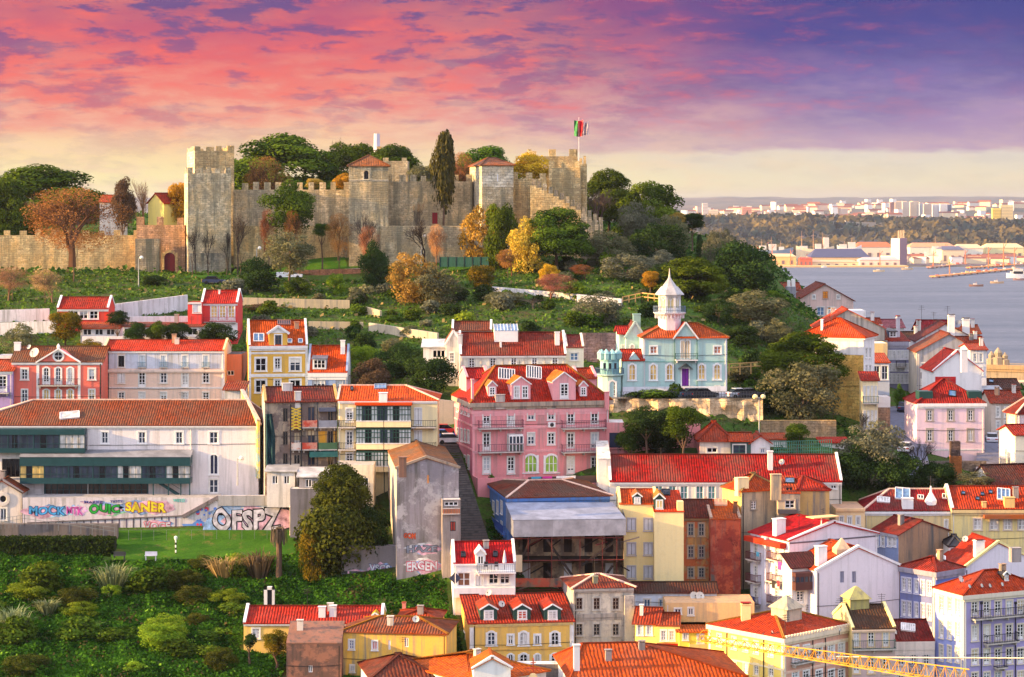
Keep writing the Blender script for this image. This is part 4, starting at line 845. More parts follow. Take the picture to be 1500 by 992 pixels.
def whiteback():
    m = plaster((236, 228, 210), .4); b = Bld('terrace_house', 'long cream terrace house with brown red roof and roof lantern above the pink house', 'terrace house', 674, 829, 343, 520.4, 572, 9, m, yaw=3, left=WOLD)
    b.rows('front', [691, 722], [(524, 541)], 8, 'french', sm=plaster((190, 190, 190))); b.rows('front', [752.6, 783, 813], [(524, 535)], 7.5, sm=WHITE)
    b.roof('gable', ridge_py=487, m=tiles((158, 52, 44), .4), o=.3, cop=WCLEAN); b.done(); b.cornice(WCLEAN, .3, .25)
    for x in (678, 705, 737, 768, 798, 826): b.pilaster('front', x, 1.2, plaster((200, 190, 180), .5))
    b.chim(674, 488, 507, 7, WOLD); b.chim(816.4, 484, 506, 7, WCLEAN, pots=False); b.chim(733.5, 498, 509, 3, WCLEAN, pots=False)
    l_ = MB(); q, n = b.onroof(741.5, 501); w_ = 35/b.ppm; l_.box(-w_/2, w_/2, 0, 3, -1.2, 1.7, WCLEAN); l_.box(-w_/2, w_/2, 2.9, 3, 1.7, 2.6, WCLEAN)
    for i in range(8): x = -w_/2+w_*i/7; l_.bar((x, -.05, 1.75), (x, 2.95, 2.62), .08, .1, WHITE)
    lo = l_.obj('roof_lantern', b.root, q); p = MB(); p.face([(-w_/2, -.05, 1.74), (w_/2, -.05, 1.74), (w_/2, 2.95, 2.6), (-w_/2, 2.95, 2.6)], G_BLUE); p.obj('pane', lo)
    c = Bld('side_house', 'narrow cream house with dark red roof at the right end of the long terrace house', 'house', 829, 855, 345, 508.7, 560, 8, m, yaw=3); c.win('front', 841, 517, 528, 11, 'big', gm=G_BLUE); c.win('front', 845, 539, 546, 13, 'one', gm=G_MID); c.roof('gable', ridge_py=491, m=REDOLD, o=.2, cop=m); c.done()
    d = Bld('rear_house', 'white rear house with small brown red roof behind the long terrace house', 'house', 662, 720, 362, 484, 525, 7, WPL); d.roof('gable', ridge_py=471, m=tiles((130, 52, 44), .4), o=.2, cop=WCLEAN); d.done()
    e = Bld('gabled_cottage', 'tall white gabled cottage left of the long terrace house', 'house', 653.5, 675, 347, 505, 590, 8, WOLD, yaw=3); e.win('front', 662, 517, 530, 6, sm=WHITE); e.win('front', 663, 540, 552, 6); e.roof('gabley', ridge_py=486, m=REDOLD, o=.15, cop=WCLEAN); e.done()
    f = Bld('veranda_shed', 'white flat porch with dark opening beside the magnolia', 'porch', 620, 655, 350, 508, 545, 5, WPL); f.win('front', 643, 513, 524, 18, 'one+bare', gm=G_DARK); f.roof('shed', rise=.9, m=metal((214, 212, 210), .5)); f.done()
whiteback()
def villa():
    m = plaster((176, 206, 202), .25); W_ = plaster((226, 224, 226), .2); rf = tiles((206, 66, 46), .12)
    b = Bld('villa', 'turquoise villa with pointed windows, purple door and white lantern tower', 'villa', 942, 1065, 337, 494.5, 592, 9, m, yaw=2)
    yw = G_WARM
    b.rows('front', [957.5, 1051], [(507.5, 518)], 10, 'big', sm=WHITE, gm=glass((190, 120, 90))); 
    b.rows('front', [957, 981], [(534, 557)], 9.5, 'point', sm=WHITE, gm=yw, sd_=.2); b.rows('front', [1027.9, 1050.5], [(534, 556)], 9.5, 'point', sm=WHITE, gm=G_WARM, sd_=.2)
    b.rows('front', [1000.5, 1007.6], [(498.5, 525.5)], 6, 'point+one', sm=WHITE, gm=G_WARM, sd_=.12)
    b.win('front', 1027, 568, 573, 9, 'one', gm=G_MID); b.win('front', 1051, 566, 580, 6, 'one', fm=paint((50, 80, 74)), gm=G_DARK)
    b.win('front', 1003.9, 540, 565.5, 10, 'shut', sm=WHITE, fm=paint((126, 40, 150)), name='door', sd_=.18)
    b.roof('hip', ridge_py=473, m=rf, o=.35, inset=4, cap=tiles((200, 120, 60))); b.done()
    b.cornice(W_, .18, .2, ('front', 'right')); b.belt('front', 529.5, plaster((140, 184, 176), .2), .12)
    for x in (943.5, 1063.5): b.pilaster('front', x, 3, W_)
    b.boxp('plinth', 'front', 943, 1064.5, 564.5, 592, .1, W_) if False else None
    for x in (988, 1021): b.drain('front', x, 497, plaster((90, 130, 125)))
    g = MB(); u0, v0 = b.hit('front', 987.5, 494.5); u1, _ = b.hit('front', 1021, 494.5); _, va = b.hit('front', 1004, 473); um = (u0+u1)/2; y1 = 4.5
    g.face([(u0, -.04, v0-.2), (u1, -.04, v0-.2), (um, -.04, va)], m); g.face([(u0-.2, -.35, v0-.25), (um, -.35, va+.08), (um, y1, va+.08), (u0-.2, y1, v0-.25)], rf, [(0, 0), (0, 3), (4, 3), (4, 0)]); g.face([(um, -.35, va+.08), (u1+.2, -.35, v0-.25), (u1+.2, y1, v0-.25), (um, y1, va+.08)], rf, [(0, 3), (0, 0), (4, 0), (4, 3)])
    g.bar((u0-.2, -.3, v0-.25), (um, -.3, va+.1), .16, .22, W_); g.bar((um, -.3, va+.1), (u1+.2, -.3, v0-.25), .16, .22, W_); g.obj('gable', b.root)
    b.balcony('front', 988.6, 1021.5, 526.5, rail=.95, out=1., sm=W_, rm=paint((70, 110, 108)))
    aw = MB(); u, v = b.hit('front', 1003.9, 536); 
    for sg in (-1, 1): aw.face([(sg*1.1, -1.1, -.4), (0, -1.1, .45), (0, -.02, .45), (sg*1.1, -.02, -.4)], paint((60, 70, 90))); aw.face([(sg*1.1, -1.1, -.5), (0, -1.1, .35), (0, -.02, .35), (sg*1.1, -.02, -.5)], paint((60, 70, 90)))
    aw.obj('porch_roof', b.root, (u, 0, v))
    st = MB()
    for i in range(8): st.box(-1.2-.2*i, 1.2+.2*i, -.8-.35*i, -.35*i-.02 if i else -.06, -3, -.02-.24*i, plaster((200, 180, 150), .4))
    st.obj('front_steps', b.root, (u, 0, b.hit('front', 1003.9, 565.5)[1]))
    # tower
    c = Vector((b.hit('front', 984.5, 480)[0], 3.6, b.H)); t = MB(); s = b.ppm; a8 = math.pi/8
    zb = lambda py: EYE-(py-300)/F*(b.loc.y+3.6)-b.loc.z
    r0 = 17.5/s; t.lathe([(r0, zb(500)), (r0, zb(466)), (r0*1.04, zb(463)), (r0*1.42, zb(459)), (r0*1.45, zb(457.5)), (.01, zb(457.4))], W_, 8, (c.x, c.y, 0), a8)
    for py in (461,):
        for k in range(24): an = 2*math.pi*k/24; t.box(c.x+r0*1.22*math.cos(an)-.07, c.x+r0*1.22*math.cos(an)+.07, c.y+r0*1.22*math.sin(an)-.07, c.y+r0*1.22*math.sin(an)+.07, zb(466), zb(460), W_)
    to = t.obj('tower', b.root); ln = MB(); r1 = 15.5/s
    for k in range(8):
        an = a8+2*math.pi*k/8; x, y = c.x+r1*math.cos(an), c.y+r1*math.sin(an); ln.box(x-.16, x+.16, y-.16, y+.16, zb(457.4), zb(432), W_)
        an2 = a8+2*math.pi*(k+1)/8; x2, y2 = c.x+r1*math.cos(an2), c.y+r1*math.sin(an2)
        ln.bar((x, y, zb(433.5)), (x2, y2, zb(433.5)), .2, .34, W_); ln.bar((x, y, zb(454)), (x2, y2, zb(454)), .12, .7, W_); ln.bar(((x+x2)/2, (y+y2)/2, zb(456)), ((x+x2)/2, (y+y2)/2, zb(434)), .1, .1, W_)
        for f0, f1 in ((0, .5), (.5, 1)):
            fm_ = (f0+f1)/2; P = lambda f_, z_: (x+(x2-x)*f_, y+(y2-y)*f_, z_)
            ln.bar(P(f0, zb(441)), P(fm_, zb(435.5)), .08, .1, W_); ln.bar(P(fm_, zb(435.5)), P(f1, zb(441)), .08, .1, W_)
    lo = ln.obj('lantern', to); gl = MB(); gl.lathe([(r1*.97, zb(457)), (r1*.97, zb(433))], glass((214, 200, 150), .2), 8, (c.x, c.y, 0), a8); gl.obj('pane', lo)
    rl = MB(); r2 = r0*1.42; zz = zb(457.4)
    for k in range(8):
        a0, a1 = a8+2*math.pi*k/8, a8+2*math.pi*(k+1)/8; p, q = Vector((c.x+r2*math.cos(a0), c.y+r2*math.sin(a0), zz)), Vector((c.x+r2*math.cos(a1), c.y+r2*math.sin(a1), zz))
        for h in (.35, .9): rl.bar(p+Vector((0, 0, h)), q+Vector((0, 0, h)), .05, .06, paint((90, 110, 130)))
        for i in range(7): e = p+(q-p)*i/7; rl.box(e.x-.025, e.x+.025, e.y-.025, e.y+.025, zz, zz+.9, paint((90, 110, 130)))
    rl.obj('railing', to)
    tr = MB(); sl_ = metal((196, 190, 186), .55); tr.lathe([(22.5/s, zb(432)), (22.5/s, zb(431)), (13/s, zb(420)), (11/s, zb(419.5)), (3.5/s, zb(409.5)), (2/s, zb(407)), (1.2/s, zb(402)), (.6/s, zb(394)), (.01, zb(393))], sl_, 8, (c.x, c.y, 0), a8)
    tr.lathe([(.01, zb(433)), (22.4/s, zb(432))], W_, 8, (c.x, c.y, 0), a8); tr.obj('tower_roof', to)
    # left wing, rear gable, turret
    wv = Bld('villa_wing', 'turquoise low wing with small gable between turret and villa', 'villa wing', 912, 943, 336.5, 528, 592, 6, m, yaw=2); wv.win('front', 926, 534, 557, 9.5, 'point', sm=WHITE, gm=yw, sd_=.2); wv.roof('gable', ridge_py=512, m=rf, o=.2); wv.done()
    gg = MB(); u0, v0 = wv.hit('front', 920, 528); u1, _ = wv.hit('front', 939, 528); um = (u0+u1)/2; va = wv.hit('front', 929, 517)[1]
    gg.face([(u0, -.05, v0-.1), (u1, -.05, v0-.1), (um, -.05, va)], m); gg.face([(u0, -.1, v0), (um, -.1, va+.05), (um, 2, va+.05), (u0, 2, v0)], W_); gg.face([(um, -.1, va+.05), (u1, -.1, v0), (u1, 2, v0), (um, 2, va+.05)], W_); gg.obj('gable', wv.root)
    rg = Bld('villa_wing', 'turquoise rear wing with steep gable behind the small gabled wing', 'villa wing', 917, 944, 343, 495, 560, 7, m, yaw=2); rg.win('front', 926, 505, 518, 5, 'point+one', sm=WHITE, gm=G_CURT); rg.roof('gabley', ridge_py=473, m=REDOLD, o=.15, cop=m); rg.done()
    re = Bld('villa_wing', 'turquoise box wing with chimney at the far left rear of the villa', 'villa wing', 907, 920, 344.5, 489, 550, 6, m, yaw=2); re.win('front', 913, 506, 514, 4, 'one'); re.roof('gable', rise=1., m=rf); re.done(); re.chim(933, 457, 486, 11, plaster((150, 190, 184), .2), pots=False)
    tu = thing('turret', 'turquoise round turret with crenellated crown and blue balcony beside the villa', 'turret', at(893, 592, 337)); s = F/337; zz = lambda py: EYE-(py-300)/F*335.5-tu.location.z; r = 17.5/s; tm = plaster((140, 186, 190), .2)
    t = MB(); t.lathe([(r, zz(600)), (r, zz(552)), (r*1.25, zz(550)), (r*1.25, zz(548.5)), (.01, zz(548.4))], m, 14); t.lathe([(14/s, zz(548.4)), (14/s, zz(530)), (15/s, zz(529)), (15/s, zz(527)), (.01, zz(527))], tm, 14); t.obj('wall', tu)
    cr = MB()
    for k in range(10):
        an = 2*math.pi*k/10; x, y = 14/s*math.cos(an), 14/s*math.sin(an); cr.lathe([(.42, zz(527)), (.42, zz(519)), (.5, zz(518.5)), (.05, zz(513))], tm, 6, (x, y, 0))
    cr.obj('battlement', tu); rl = MB(); r2 = r*1.22
    for k in range(14):
        a0, a1 = 2*math.pi*k/14, 2*math.pi*(k+1)/14; p, q = Vector((r2*math.cos(a0), r2*math.sin(a0), zz(548.4))), Vector((r2*math.cos(a1), r2*math.sin(a1), zz(548.4))); rl.bar(p+Vector((0, 0, .85)), q+Vector((0, 0, .85)), .06, .07, paint((60, 80, 110)))
        for i in range(4): e = p+(q-p)*i/4; rl.box(e.x-.03, e.x+.03, e.y-.03, e.y+.03, e.z, e.z+.85, paint((60, 80, 110)))
    rl.obj('railing', tu); wn = link('window', window_mesh('point+french', .9, 2.6, WHITE, WHITE, .2), tu, (.35, -r*.99, zz(584))); link('pane', pane_mesh(.88, 2.59, G_MID, .12), wn)
    for x in (-.8, 0, .8): wn = link('window', window_mesh('point+one+flat', .35, .9, tm, DARKM, .06), tu, (x, -math.sqrt((14/s)**2-x*x)-.02, zz(541))); link('pane', pane_mesh(.33, .88, G_DARK, -.015), wn)
villa()
def longroof():
    m = plaster((236, 228, 214), .25); b = Bld('long_house', 'long low cream house under one wide red tiled roof', 'house', 893, 1233, 304, 705, 752, 9, m, left=WOLD)
    b.rows('front', [1002, 1025, 1042.5, 985, 965], [(712, 731)], 10.5, 'big', sm=WCLEAN, gm=glass((90, 140, 140))); b.rows('front', [1208.7, 1221], [(708, 716)], 8, 'one', gm=G_DARK)
    b.roof('gable', ridge_py=666, m=tiles((192, 52, 40), .42), o=.35, cop=WCLEAN); b.done(); b.cornice(WCLEAN, .35, .25)
    b.chim(1128.5, 657.5, 689, 7.5, WPL, pots=False)
    fw = Bld('fire_wall', 'weathered white fire wall at the left end of the long red roof', 'wall', 876, 894, 306, 672, 745, 8, WOLD); fw.roof('shed', rise=1.6, m=WOLD, o=.05); fw.done()
longroof()
def smalls():
    pm = plaster((226, 150, 150), .4); b = Bld('cottage', 'pink and cream cottage with red hipped roof below the rocky wall', 'house', 1025, 1072, 311, 646, 690, 6, plaster((232, 222, 206), .3), left=pm); b.win('front', 1043, 656, 663, 15, 'one', gm=G_DARK); b.roof('hip', ridge_py=617, m=tiles((206, 60, 46), .25), o=.4, inset=2.5); b.done()
    b = Bld('shed', 'small red roofed lean-to with green glazed side beside the pink cottage', 'shed', 1071, 1100, 310, 646, 690, 5, paint((60, 90, 84))); b.win('front', 1083, 652, 664, 18, 'big', gm=G_MID, fm=paint((50, 90, 80))); b.roof('gable', ridge_py=634, m=tiles((206, 60, 46), .25)); b.done()
    b = Bld('shed', 'white gabled shed beside the tall lamp post', 'shed', 1100, 1128, 310, 650, 690, 5, WPL); b.win('front', 1117, 657, 664, 6, 'one', gm=G_BLUE); b.roof('gabley', ridge_py=638, m=REDMID); b.done()
    b = Bld('low_shed', 'low red tiled shed roof under the stone garden wall', 'shed', 1115, 1152, 318, 643, 660, 5, WPL); b.roof('shed', ridge_py=634, m=REDMID); b.done()
    b = Bld('low_shed', 'narrow orange tiled shed roof at the foot of the ochre stone house', 'shed', 1204, 1242, 320, 648, 664, 4, WOLD); b.roof('shed', ridge_py=640, m=tiles((216, 80, 50), .1)); b.done()
    b = Bld('garage', 'pink garage with a dark blue door right of the pink mansion', 'garage', 888, 914, 315, 619, 665, 5, pm); b.win('front', 902, 634, 656, 19, 'shut', sm=pm, fm=paint((40, 46, 76)), name='garage_door'); b.roof('flat', rise=0, m=WOLD); b.done()
    b = Bld('garden_wall', 'low pink garden wall behind the two slim dark trees', 'wall', 914, 1026, 317, 622, 672, 1.5, pm); b.roof('flat', rise=0, m=pm); b.done()
smalls()
def tin():
    bl = plaster((92, 132, 196), .35); b = Bld('blue_house', 'blue walled house with dark red hipped roof beside the street stairs', 'house', 745, 893, 293, 729, 800, 9, bl, yaw=10, left=plaster((96, 138, 200), .4)); b.d = depfor(745, 293, 10, 709)
    for x in (717, 723, 729, 735): b.win('left', x, 735, 752, 2.6, 'french'); b.win('left', x, 765, 783, 2.6, 'french')
    b.roof('hip', ridge_py=703.5, m=tiles((138, 50, 44), .65), o=.35, inset=4.5, cap=CAP); b.done(); b.cornice(bl, .5, .3, ('front', 'left')); b.balcony('left', 712, 742, 757, out=.5, sm=bl, rm=paint((60, 90, 160)))
    # burnt ruin under a tin emergency roof
    m = plaster((196, 164, 130), .9, patch=(120, 96, 80), pamt=.5); r = thing('ruin', 'burnt out ruin propped with scaffolding under a grey tin emergency roof', 'ruin', at(751, 860, 285)); P = lambda px, py, D: at(px, py, D)-r.location
    tn = metal((150, 156, 176), .5, .8); g = MB(); a, c, d_, e = P(751, 762, 285), P(917, 760, 285), P(898, 736, 292.5), P(740, 736, 292.5)
    for dz in (0, -.08): q = Vector((0, 0, dz)); g.face([a+q, c+q, d_+q, e+q], tn)
    g.obj('tin_roof', r); s_ = MB(); s_.face([P(752, 787, 284.9), P(917, 784, 284.9), P(917, 760.5, 284.9), P(752, 762.5, 284.9)], tn); s_.face([P(752, 787, 284.9), P(752, 762.5, 284.9), P(741, 738, 292), P(741, 772, 292)], tn); s_.face([P(917, 784, 284.9), P(911, 778, 291), P(911, 742, 291), P(917, 760.5, 284.9)], tn); s_.obj('tin_cladding', r)
    wb = MB(); x0, x1 = P(752, 800, 285).x, P(914, 800, 285).x; zt, z1 = P(752, 786, 285).z, P(752, 872, 285).z
    yb = 4.2; dk = plaster((58, 44, 38), .9); wb.face([(x0, yb, z1), (x1, yb, z1), (x1, yb, zt), (x0, yb, zt)], m); wb.face([(x0, yb, z1), (x0, yb, zt), (x0, .3, zt), (x0, .3, z1)], m); wb.face([(x1, .3, z1), (x1, .3, zt), (x1, yb, zt), (x1, yb, z1)], m)
    zf = P(752, 822, 285).z; L = x1-x0
    for i in range(5): cx = x0+L*(.12+.19*i); wb.box(cx-.5, cx+.5, yb-.08, yb-.01, zf+.5, zf+2.6, dk); wb.box(cx-.5, cx+.5, yb-.08, yb-.01, zf-3, zf-.9, [WPL, dk][i % 2])
    wb.face([(x0, .3, zf), (x1, .3, zf), (x1, yb, zf), (x0, yb, zf)], dk); wb.obj('inner_wall', r)
    dm = MB(); rb = paint((112, 44, 38), .8)
    for i in range(6): x = x0+L*(i+.3*math.sin(i*5))/5.3; dm.bar((x, .2+.3*(i%2), z1), (x, .2, zt), .08, .08, rb)
    for z in (zf, zf+2.8, zf-2.9, z1+.6): dm.bar((x0, .25, z), (x1, .25, z+.15), .08, .1, rb)
    for (a_, b_) in (((.3, .95), (.62, .1)), ((.02, .3), (.15, .95)), ((.62, .5), (.95, .95)), ((.3, .4), (.45, .05)), ((.75, .1), (.9, .5))): dm.bar((x0+L*a_[0], .35, z1+(zt-z1)*a_[1]), (x0+L*b_[0], .35, z1+(zt-z1)*b_[1]), .16, .3, dk)
    rr = random.Random(5)
    for i in range(26): x = x0+L*rr.random(); z = z1+(zt-z1)*rr.random(); dm.bar((x, rr.uniform(.5, 3.8), z), (x+rr.uniform(-2.5, 2.5), rr.uniform(.5, 3.8), z+rr.uniform(-1.5, 1.5)), .12, .16, [dk, rb, paint((150, 130, 110))][i % 3])
    dm.obj('scaffolding', r); br = MB(); br.face([P(752, 860, 284.6), P(835, 860, 284.6), P(835, 847, 284.6), P(752, 847, 284.6)], plaster((150, 116, 92), .8, patch=(190, 84, 60), pamt=.7)); br.face([P(835, 868, 284.7), P(915, 868, 284.7), P(915, 846, 284.7), P(835, 846, 284.7)], plaster((170, 140, 100), .8))
    br.face([P(752, 838, 284.5), P(765, 838, 284.5), P(765, 813, 284.5), P(752, 813, 284.5)], plaster((236, 210, 170), .1)); br.obj('front_wall', r)
tin()
def graytower():
    m = plaster((150, 144, 150), .75, patch=(180, 176, 178), pamt=.15); b = Bld('gable_tower', 'tall grey windowless gabled house with graffiti and an orange lit roof', 'house', 581, 672, 287, 686, 850, 9, m, yaw=6, left=plaster((190, 180, 174), .7)); b.d = depfor(581, 287, 6, 567)
    b.roof('gabley', ridge_py=671, m=tiles((190, 104, 60), .75), o=.1, xr=.48, cop=plaster((170, 150, 130), .7)); b.done(); b.chim(590, 668, 688, 11, plaster((150, 110, 90), .7), pots=False)
    b.boxp('slit', 'front', 626, 628, 696, 708, .03, paint((214, 140, 60)))
    b.winm('left', 4, b.hit('left', 574, 770)[1], .8, 1.4, 'one+bare', gm=paint((224, 110, 80)))
    graffiti(b, 'front', 600, 785, 18, 9, 'GOM', (206, 88, 50), (60, 30, 30)); graffiti(b, 'front', 618, 804, 46, 11, 'HAZE', (120, 130, 150), (60, 60, 74)); graffiti(b, 'front', 618, 829, 46, 15, 'ERGEN', (200, 205, 220), (190, 40, 80))
    a = Bld('side_annex', 'narrow annex with brick balustrade and a red shutter against the grey gabled house', 'annex', 648, 675, 286, 732, 850, 3, plaster((150, 140, 138), .8), yaw=6); a.win('front', 663.5, 764, 778, 8, 'one+bare', gm=paint((200, 74, 60)), fm=DARKM); a.win('front', 661, 735, 741, 20, 'one+bare', gm=G_DARK); a.roof('flat', rise=0, m=WOLD); a.done(); u, v = a.hit('front', 661, 752); z = MB(); z.box(-1.1, 1.1, -.4, 0, -.1, .0, WOLD); z.box(-1.1, 1.1, -.4, -.3, .62, .7, WOLD)
    for i in range(11): z.box(-1.05+.2*i, -.95+.2*i, -.4, -.3, 0, .62, paint((190, 110, 70)))
    z.obj('balustrade', a.root, (u, 0, v)); graffiti(a, 'front', 663, 711-2, 15, 9, 'OSK', (220, 100, 60), (70, 40, 40), z=None) if False else None
    lw = Bld('retaining_wall', 'long grey retaining wall with pale graffiti under the grey gabled house', 'wall', 500, 655, 290, 800, 858, 1.5, plaster((140, 134, 136), .8)); lw.roof('flat', rise=0, m=m); lw.done()
    graffiti(lw, 'front', 518, 842, 36, 11, 'SUTTE', (70, 76, 74), (110, 110, 110)); graffiti(lw, 'front', 556, 833, 32, 14, 'VSGS', (206, 210, 222), (70, 80, 130))
def graffiti(b, face, px, py, wpx, hpx, text, c, outline, z=None, sq=None, shade=None):
    u, v = b.hit(face, px, py); p, rz = b.pos(face, u, v, .03); W_, H_ = wpx/b.ppm, hpx/b.ppm; e = None
    if wpx > 24:
        g = MB(); r_ = random.Random(int(px))
        for k_ in range(3):
            cx_, cz_ = r_.uniform(-.2, .2)*W_, r_.uniform(-.15, .15)*H_; g.face([(cx_+W_*r_.uniform(.34, .6)*math.cos(6.283*i/22), -.012-.003*k_, cz_+H_*r_.uniform(.42, .78)*math.sin(6.283*i/22)) for i in range(22)], paint([tuple((a+255)//2 for a in c), (140, 172, 224), (226, 170, 190)][k_], .8, var=.5))
        g.obj('paint_splash', b.root, b.pos(face, u, v)[0], rz)
    dg = bpy.context.evaluated_depsgraph_get
    for i, (cc, off, y, col_sp) in enumerate(((outline, .085, .0, .96), (c, .038, .02, .96))):
        cu = bpy.data.curves.new('graffiti', 'FONT'); cu.body = text; cu.align_x = 'CENTER'; cu.align_y = 'CENTER'; cu.size = 1; cu.extrude = .004; cu.offset = off; cu.space_character = 1.04; cu.resolution_u = 3
        t = bpy.data.objects.new('graffiti', cu); col.objects.link(t); bpy.context.view_layer.update(); me = bpy.data.meshes.new_from_object(t.evaluated_get(dg())); bpy.data.objects.remove(t)
        me.materials.clear(); me.materials.append(paint(cc, .7, var=.4)); o = link('graffiti', me, e or b.root)
        if e is None:
            X_ = [q.co.x for q in me.vertices]; Y_ = [q.co.y for q in me.vertices]; cx, cy, dx, dy = (max(X_)+min(X_))/2, (max(Y_)+min(Y_))/2, max(X_)-min(X_), max(Y_)-min(Y_)
            rr_ = random.Random(len(text)*7+int(px))
        for q in me.vertices: q.co.x = (q.co.x-cx)*W_/dx; q.co.y = (q.co.y-cy)*H_/dy*(1+.12*math.sin(q.co.x*3.1))+.12*H_*math.sin(q.co.x*2.2+px)*.5
        if e is None: o.location = p; o.rotation_euler = (math.pi/2, 0, rz); e = o
        else: o.location = (0, 0, .014)
    return e
graytower()
def wallart():
    wm = plaster((214, 206, 210), .9); b = Bld('graffiti_wall', 'long white terrace wall painted with coloured graffiti below the convent', 'wall', 33, 320, 307, 729, 800, 3.8, wm); b.roof('flat', rise=0, m=plaster((180, 174, 170), .6)); b.done()
    graffiti(b, 'front', 70, 748, 56, 14, 'MOCK', (70, 160, 220), (30, 40, 90)); graffiti(b, 'front', 110, 748, 26, 12, 'MTK', (206, 80, 170), (230, 190, 214)); graffiti(b, 'front', 153, 745, 46, 14, 'OUIC', (30, 160, 50), (16, 70, 30)); graffiti(b, 'front', 214, 743, 62, 16, 'SANER', (240, 206, 40), (190, 100, 80))
    graffiti(b, 'front', 230, 771, 40, 13, 'VOCE', (190, 190, 196), (206, 40, 60)); graffiti(b, 'front', 262, 733, 18, 5, 'WSTO', (110, 200, 190), (190, 220, 214)); graffiti(b, 'front', 137, 735.5, 28, 4, 'MARKE', (60, 50, 130), (210, 204, 210)); graffiti(b, 'front', 171, 734.5, 20, 4, 'TIOTY', (60, 50, 130), (210, 204, 210))
    rp = MB(); u0, v0 = b.hit('front', 40, 766); u1, v1 = b.hit('front', 268, 755.5); u2, v2 = b.hit('front', 320, 727); g = plaster((120, 112, 116), .8)
    rp.bar((u0, -.06, v0), (u1, -.06, v1), .14, .16, g); rp.bar((u1, -.06, v1), (u2, -.06, v2), .2, .3, g)
    for i in range(20): t = i/20; rp.box(u1+(u2-u1)*t, u1+(u2-u1)*t+.24, -.35, -.1, v1+(v2-v1)*t-.3, v1+(v2-v1)*(t+.05)+.06, g)
    for i in range(22): x = u0+(u1-u0)*i/22; rp.box(x-.1, x+.1, -.012, 0, v0-3+.8*(22-i)/22*0, v0-.1+(v1-v0)*i/22, plaster((110, 100, 120), .9))
    rp.obj('ramp_edge', b.root); dots = MB()
    rr = random.Random(4)
    for i in range(34):
        px, py = rr.uniform(288, 319), rr.uniform(742, 784); u, v = b.hit('front', px, py); r_ = rr.uniform(.12, .32); dots.face([(u+r_*math.cos(2*math.pi*k/9), -.012-.0003*i, v+r_*math.sin(2*math.pi*k/9)) for k in range(9)], paint([(90, 130, 214), (220, 70, 90), (90, 130, 214)][i % 3]))
    u, v = b.hit('front', 296, 773); dots.face([(u+(2.6+.5*math.sin(k*2.3))*math.cos(2*math.pi*k/14), -.006, v+(.9+.25*math.cos(k*3.1))*math.sin(2*math.pi*k/14)) for k in range(14)], paint((96, 140, 210))); dots.obj('painted_dots', b.root)
    c = Bld('mural_wall', 'bluish wall end with huge silver outlined letters beside the lawn', 'wall', 320, 414, 305.5, 729, 800, 3, plaster((160, 180, 214), .9)); c.roof('flat', rise=0, m=wm); c.done(); c.boxp('ledge', 'front', 320, 414, 726, 741, .14, plaster((170, 168, 170), .9)); graffiti(c, 'front', 362, 762, 104, 35, 'OFSPZ', (204, 200, 212), (20, 20, 30))
    d = Bld('ramp_wall', 'dark stained ramp wall behind the clipped hedge', 'wall', -30, 172, 303.5, 768, 800, 1, plaster((120, 112, 110), .9)); d.roof('flat', rise=0, m=plaster((120, 112, 110), .9)); d.done()
    e = Bld('yard_wall', 'broken plaster yard wall sloping down beside the big silver letters', 'wall', 424, 452, 304, 742, 795, 6, plaster((196, 186, 170), .8, patch=(150, 140, 130)), yaw=-30); e.roof('shed', rise=2.0, m=WOLD, o=.05); e.done()
    f = Bld('yard_wall', 'grey rendered yard wall behind the bushy garden tree', 'wall', 425, 492, 301, 716, 760, 2, plaster((130, 126, 134), .8)); f.roof('flat', rise=0, m=WOLD); f.done()
wallart()
